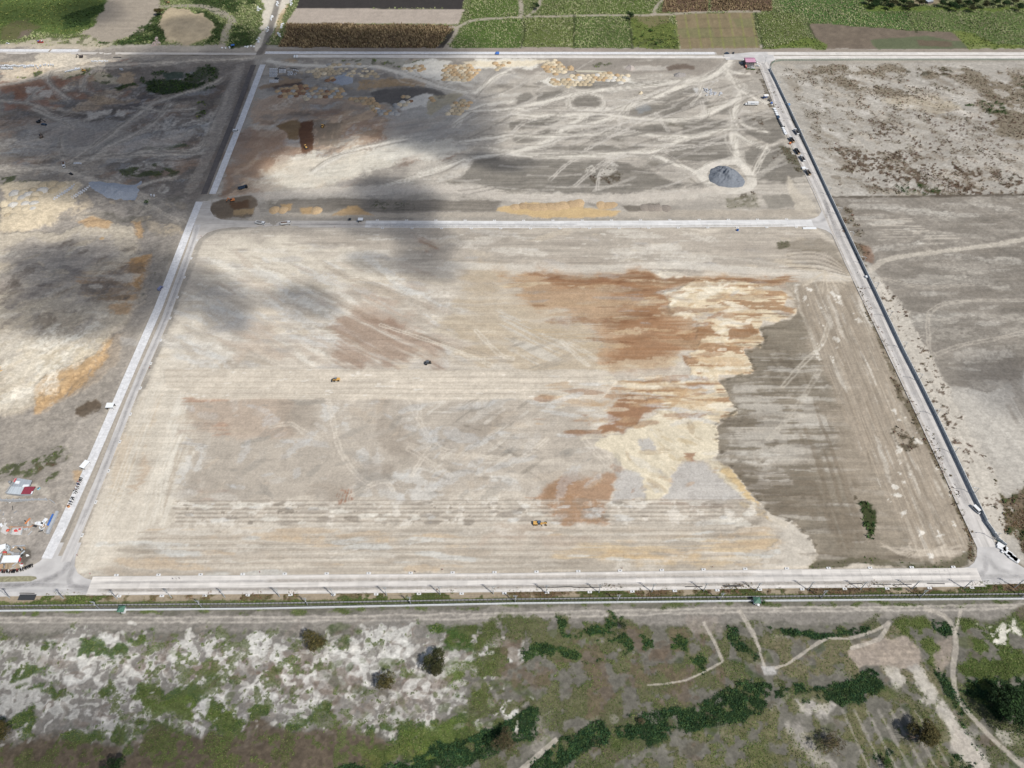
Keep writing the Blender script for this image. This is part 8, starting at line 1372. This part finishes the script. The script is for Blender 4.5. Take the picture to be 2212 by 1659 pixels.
PC = {'red': M_REDP, 'dark': M_DARKP, 'blue': M_BLUEP, 'pink': mat('pink_cloth', (222, 150, 150), 0.8), 'white': M_CANV, 'orange': M_ORG}
PMESH = {k: person_mesh('person', m, M_DARKP) for k, m in PC.items()}
for c, r, p, k, lb in ((1, 2, (38, 1632), 'red', 'person in red standing at the front road edge, west part'), (1, 2, (1378, 1628), 'dark', 'person in dark clothes at the front road edge above the mud stain'), (1, 2, (1612, 1610), 'red', 'person in red on the pad edge east of the mud stain'), (2, 2, (950, 1598), 'pink', 'person in pink with a long shadow at the pad foot'), (2, 2, (1730, 1586), 'orange', 'person in orange at the pad foot near the pale apron'), (3, 2, (392, 1590), 'dark', 'left one of two people in dark clothes by the grass edge'), (3, 2, (410, 1592), 'blue', 'right one of two people by the grass edge, in blue'), (0, 2, (672, 1486), 'red', 'person in red at the south-west corner of the pad'), (0, 2, (786, 1646), 'pink', 'person in pink near the south-west kerb'), (0, 3, (1498, 30), 'blue', 'person in blue on the front road kerb, left of a group'), (0, 3, (1528, 28), 'white', 'person in white in the kerb group of three'), (0, 3, (1555, 26), 'dark', 'person in dark clothes, right of the kerb group'), (1, 1, (682, 312), 'pink', 'person in pink below the middle road, west part'), (1, 1, (1748, 322), 'red', 'person in red below the middle road'), (2, 1, (590, 318), 'red', 'person in red below the middle road near the pale spill'), (2, 1, (1112, 320), 'dark', 'person in dark clothes below the middle road'), (0, 1, (1742, 392), 'pink', 'person in pink at the middle road corner'), (0, 1, (1300, 1528), 'red', 'person in red on the pad edge beside the west service road'), (3, 1, (768, 705), 'dark', 'person in dark clothes crossing the east road')):
    o = link('person', PMESH[k]); x, y = W(ZX(c, r, *p)); o.location = (x, y, 0.3); o.rotation_euler = (0, 0, RNG.uniform(0, 6.28)); tag(o, lb, 'person')
# ---------------------------------------------------------------- vegetation
M_LEAF = tint_mat('leaves', 0.8, 0.2, 1.5)
M_BARK = mat('bark', (120, 100, 84), 0.9, var=0.2)
def tri_cloud(C, S, T, kind, cols, hgt=None):
    """T loose leaf triangles (or upright blades) round each centre"""
    n = len(C); g = np.random.default_rng(int(n)+T)
    if kind == 'blade':
        a = g.uniform(0, 2*np.pi, (n, T)); r = g.uniform(0.25, 0.9, (n, T))*S[:, None]; h = g.uniform(0.65, 1.05, (n, T))*hgt[:, None]
        bx = g.normal(0, 0.22, (n, T))*S[:, None]; by = g.normal(0, 0.22, (n, T))*S[:, None]; w = 0.24*S[:, None]
        tip = np.stack([bx+r*np.cos(a), by+r*np.sin(a), h], -1); b0 = np.stack([bx-w*np.sin(a), by+w*np.cos(a), 0*h-0.1], -1); b1 = np.stack([bx+w*np.sin(a), by-w*np.cos(a), 0*h-0.1], -1)
        tr = np.stack([b0, b1, tip], 2)
    else:
        u = g.normal(size=(n, T, 3)); u /= np.linalg.norm(u, axis=-1, keepdims=True); u[..., 2] = np.abs(u[..., 2])
        c = u*g.uniform(0.35, 1.0, (n, T, 1))*S[:, None, None]; c[..., 2] *= (hgt/S)[:, None]
        d = g.normal(size=(n, T, 3, 3)); d[..., 2] *= 0.55; d /= np.linalg.norm(d, axis=-1, keepdims=True)
        tr = c[:, :, None, :]+d*(0.62*S[:, None, None, None])
    V_ = (tr+C[:, None, None, :]).reshape(-1, 3); k = np.repeat(cols[:, None, :], T, 1)*g.uniform(*((0.88, 1.12) if kind == 'blade' else (0.75, 1.25)), (n, T, 1)); k = np.repeat(k[:, :, None, :], 3, 2).reshape(-1, 3)
    return V_, np.arange(len(V_)).reshape(-1, 3), k
def palette(n, cols, seed):
    g = np.random.default_rng(seed); a = np.array([alb(*c) for c in cols]); i = g.integers(0, len(a), n); j = g.integers(0, len(a), n); t = g.random((n, 1)); return a[i]*(1-t)+a[j]*t
def scatter(name, key, y0, y1, dens, size, hrat, T, kind, cols, thr=0.12, seed=0, patch=14.0, label=None):
    g = np.random.default_rng(seed); xm = 0.72*(y1*CP+CAM_H*SP); n = int(2*xm*(y1-y0)*dens); x = g.uniform(-xm, xm, n); y = g.uniform(y0, y1, n); ok = np.abs(x) < 0.725*(y*CP+CAM_H*SP); x, y = x[ok], y[ok]
    v = sample(VEG[key], x, y); ok = (v > thr) & (g.random(len(x)) < v); x, y = x[ok], y[ok]; n = len(x)
    if not n: return
    x = np.where(kind == 'blade', np.round(x/2.4)*2.4+g.normal(0, 0.4, n), x); z = sample(ZR, x, y); S = g.uniform(*size, n)*(0.75+0.5*vnoise(x/patch, y/patch, 3)); c = palette(n, cols, seed+1)*(0.8+0.4*vnoise(x/patch, y/patch, 5))[:, None]*((0.9+0.2*vnoise(x/4, y/4, 6)) if kind == 'blade' else (0.78+0.44*vnoise(x/4, y/4, 6)))[:, None]
    V_, F_, K_ = tri_cloud(np.stack([x, y, z], 1), S, T, kind, c, S*hrat); o = link(name, mesh_np(name, V_, F_, M_LEAF, K_, nv=3)); tag(o, label, None, None, 'stuff'); print(name, key, n, len(F_))
scatter('cane_crop', 'cane', 840, 1075, 0.19, (1.4, 2.1), 0.75, 6, 'blade', [(156, 166, 112), (134, 150, 96), (168, 170, 122), (182, 178, 134), (138, 154, 96)], seed=1, patch=26)
scatter('dry_crop', 'dry', 840, 1075, 0.28, (1.3, 2.0), 1.3, 6, 'blade', [(200, 176, 128), (172, 146, 104), (140, 118, 86), (156, 132, 96), (126, 112, 72)], seed=2, patch=20)
scatter('grass', 'grass', 60, 200, 4.5, (0.28, 0.62), 0.85, 4, 'leaf', [(92, 116, 56), (118, 132, 70), (78, 102, 50), (132, 134, 80)], seed=3)
scatter('grass', 'grass', 200, 700, 0.25, (0.6, 1.2), 0.6, 4, 'leaf', [(86, 104, 54), (112, 120, 66), (76, 96, 48)], seed=4)
scatter('grass', 'grass', 700, 1075, 0.14, (1.1, 2.0), 0.7, 4, 'leaf', [(112, 130, 68), (92, 114, 58), (136, 142, 80)], seed=5, patch=24)
scatter('vine_thicket', 'vine', 60, 200, 4.5, (0.4, 0.95), 1.0, 5, 'leaf', [(48, 74, 42), (60, 88, 50), (36, 60, 36), (86, 108, 62), (46, 80, 52)], seed=6, patch=5)
scatter('vine_thicket', 'vine', 200, 1075, 0.2, (1.1, 2.2), 0.8, 5, 'leaf', [(60, 84, 42), (78, 98, 50), (52, 74, 40)], seed=7)
scatter('scrub', 'scrub', 60, 240, 1.6, (0.4, 1.0), 0.7, 5, 'leaf', [(112, 98, 60), (134, 104, 74), (92, 98, 54), (120, 84, 62)], seed=8, patch=8)
scatter('scrub', 'scrub', 240, 1075, 0.4, (0.7, 1.5), 0.7, 4, 'leaf', [(112, 100, 70), (124, 92, 72), (94, 94, 62), (104, 74, 62)], seed=9)
def tree(name, label, px, py, wpx, h, cols, sparse=1.0, trunks=1, cat='tree', group=None, flat=0.55):
    x, y = W((px, py), h*0.55); sc = F_PX/(y*CP+(CAM_H-h*0.5)*SP); R_ = wpx/sc/2; g = np.random.default_rng(int(px*7+py)); t = thing(name, label, cat, (x, y, 0), g.uniform(0, 6), group)
    tr = MB(); top = h*0.45; tr.tube((0, 0, -0.3), (0.1, 0, top), 0.05*h*0.6+0.1, 0.03*h+0.06, 8); cl = []
    nb = 9
    for k in range(nb):
        a = 2*math.pi*k/nb+g.uniform(-.3, .3); r = R_*g.uniform(0.45, 0.8); e = Vector((r*math.cos(a), r*math.sin(a), h*g.uniform(0.55, 0.9))); m_ = Vector((e.x*0.45, e.y*0.45, top+(e.z-top)*0.35)); s0 = Vector((0.1, 0, top*g.uniform(0.7, 1)))
        tr.tube(s0, m_, 0.02*h, 0.014*h, 5); tr.tube(m_, e, 0.014*h, 0.006*h, 5)
        for q in range(2): b = a+g.uniform(-.6, .6); e2 = Vector((R_*0.85*math.cos(b), R_*0.85*math.sin(b), h*g.uniform(0.45, 0.8))); tr.tube(m_, e2, 0.01*h, 0.004*h, 4)
    tr.build('trunk', M_BARK, t)
    nl = 9; la = g.uniform(0, 6.28, nl); lr = R_*g.uniform(0.15, 0.68, nl); LC = np.stack([lr*np.cos(la), lr*np.sin(la), h*g.uniform(0.45, 0.85, nl)], 1); LR = R_*g.uniform(0.28, 0.5, nl); LT = g.uniform(0.65, 1.25, nl)
    n = int(400*sparse*max(0.4, min(2.4, (R_/6)**2))); li = g.integers(0, nl, n); u = g.normal(size=(n, 3)); u /= np.linalg.norm(u, axis=1, keepdims=True); u[:, 2] = np.where(u[:, 2] < -0.3, -u[:, 2], u[:, 2])
    C = LC[li]+u*(LR[li]*g.uniform(0.35, 1.0, n)**0.5)[:, None]*np.array([1, 1, min(1, flat*h/R_+0.25)]); S = g.uniform(0.07, 0.13, n)*R_*0.75+0.12; kc = palette(n, cols, int(px))*(LT[li]*g.uniform(0.7, 1.3, n))[:, None]
    V_, F_, K_ = tri_cloud(C, S, 12, 'leaf', kc, S*0.9)
    # leaf-sized faces: shrink each triangle about its own centre
    V3 = V_.reshape(-1, 3, 3); cc = V3.mean(1, keepdims=True); V_ = (cc+(V3-cc)*0.62).reshape(-1, 3)
    link('crown', mesh_np('crown', V_, F_, M_LEAF, K_, nv=3), t); return t
OLV = [(104, 96, 46), (84, 80, 42), (120, 106, 56), (70, 72, 38)]; DOL = [(72, 76, 46), (58, 66, 40), (88, 84, 50)]; BRO = [(112, 96, 66), (94, 84, 58), (84, 86, 50)]; DGR = [(46, 68, 38), (58, 84, 44), (40, 60, 36)]; MGR = [(72, 104, 48), (92, 124, 58), (60, 90, 44)]
for nm, lb, px, py, w_, h, co, sp in (('tree', 'olive tree nearest the wall among white sand swirls', 675, 1386, 60, 8.5, OLV, 1.1), ('tree', 'dark dense tree, larger of the middle pair on the sand', 944, 1434, 66, 10, DOL, 1.4), ('tree', 'round olive tree west of the dark dense one', 835, 1474, 52, 8, OLV, 1.2), ('tree', 'olive tree cut by the left edge', 0, 1582, 62, 9, OLV, 1.2), ('tree', 'dark tree cut by the bottom edge', 245, 1662, 54, 9, DGR, 1.3), ('tree', 'brownish tree at the edge of the dark thicket', 1092, 1602, 58, 9, BRO, 1.0), ('tree', 'bare-branched sparse tree in the striped grass', 1800, 1612, 66, 8, BRO, 0.45), ('tree', 'big olive tree with a dark shadow beside the pale bank', 1992, 1592, 80, 11, OLV, 1.3), ('tree', 'largest dark tree at the right edge', 2196, 1530, 112, 14, DGR, 1.6), ('shrub', 'round green shrub at the bottom edge', 1916, 1650, 34, 3.5, MGR, 1.2), ('shrub', 'small dark shrub on the grass south of the wall', 1349, 1352, 22, 4, DGR, 1.0), ('shrub', 'grey-green palm-like shrub at the tip of the long thicket', 1383, 1558, 22, 3, BRO, 1.0),
                                      ('tree', 'spreading tree on the mound north of the west land', 345, 24, 26, 9, OLV, 1.6), ('tree', 'round dark bush tree between two cane fields', 1362, 34, 20, 8, DGR, 2.4), ('tree', 'dark bush tree where two field tracks meet', 1158, 14, 18, 7, DGR, 2.4), ('shrub', 'small tree beside the green-roofed guard post', 1651, 1302, 14, 4, MGR, 1.5), ('shrub', 'green bush by the west road bend', 316, 437, 14, 4, MGR, 1.5)):
    tree(nm, lb, px, py, w_, h, co, sp)
GRV = [(1878, 4), (1896, 8), (1914, 5), (1932, 9), (1950, 6), (1968, 10), (1986, 8), (1890, 14), (1926, 15), (1962, 16), (2040, 10), (2058, 14), (2074, 8), (2092, 10), (2110, 4), (2128, 12), (2150, 6), (2172, 10), (2192, 4), (2205, 18), (2070, 20), (2100, 20)]
for k, (px, py) in enumerate(GRV): tree('tree', 'dark tree in the grove along the northern edge', px+RNG.uniform(-4, 4), py-2, 22, 8, DGR if k % 3 else DOL, 2.0, group='trees of the northern grove')
for k in range(22):
    px, py = RNG.uniform(1350, 1640), RNG.uniform(60, 103)
    if 1368 < px < 1462: tree('shrub', 'grassy shrub in the rough green field', px, py, 8, 2.5, MGR, 2.0, group='shrubs in the rough green field')
p = W((2006, 6)); t = thing('field_house', 'grey-roofed field house among the northern trees', 'house', (p[0], p[1], 0), 0.3); MB().box(-4, 4, -3, 3, 0, 3).build('wall', M_DWALL, t); MB().prism([(-4.6, 2.9), (0, 5), (4.6, 2.9)], -3.5, 3.5).build('roof', M_SHL, t)
p = W((1622, 150.4)); hd = thing('hedge', 'clipped green hedge in front of the gatehouse', 'hedge', (p[0], p[1], 0)); n = 90; g = np.random.default_rng(3); C = np.stack([g.uniform(-6, 5, n), g.normal(0, 0.5, n), g.uniform(0.1, 0.5, n)], 1); S = g.uniform(0.5, 0.9, n); V_, F_, K_ = tri_cloud(C, S, 8, 'leaf', palette(n, MGR, 5), S); link('foliage', mesh_np('foliage', V_, F_, M_LEAF, K_, nv=3), hd)
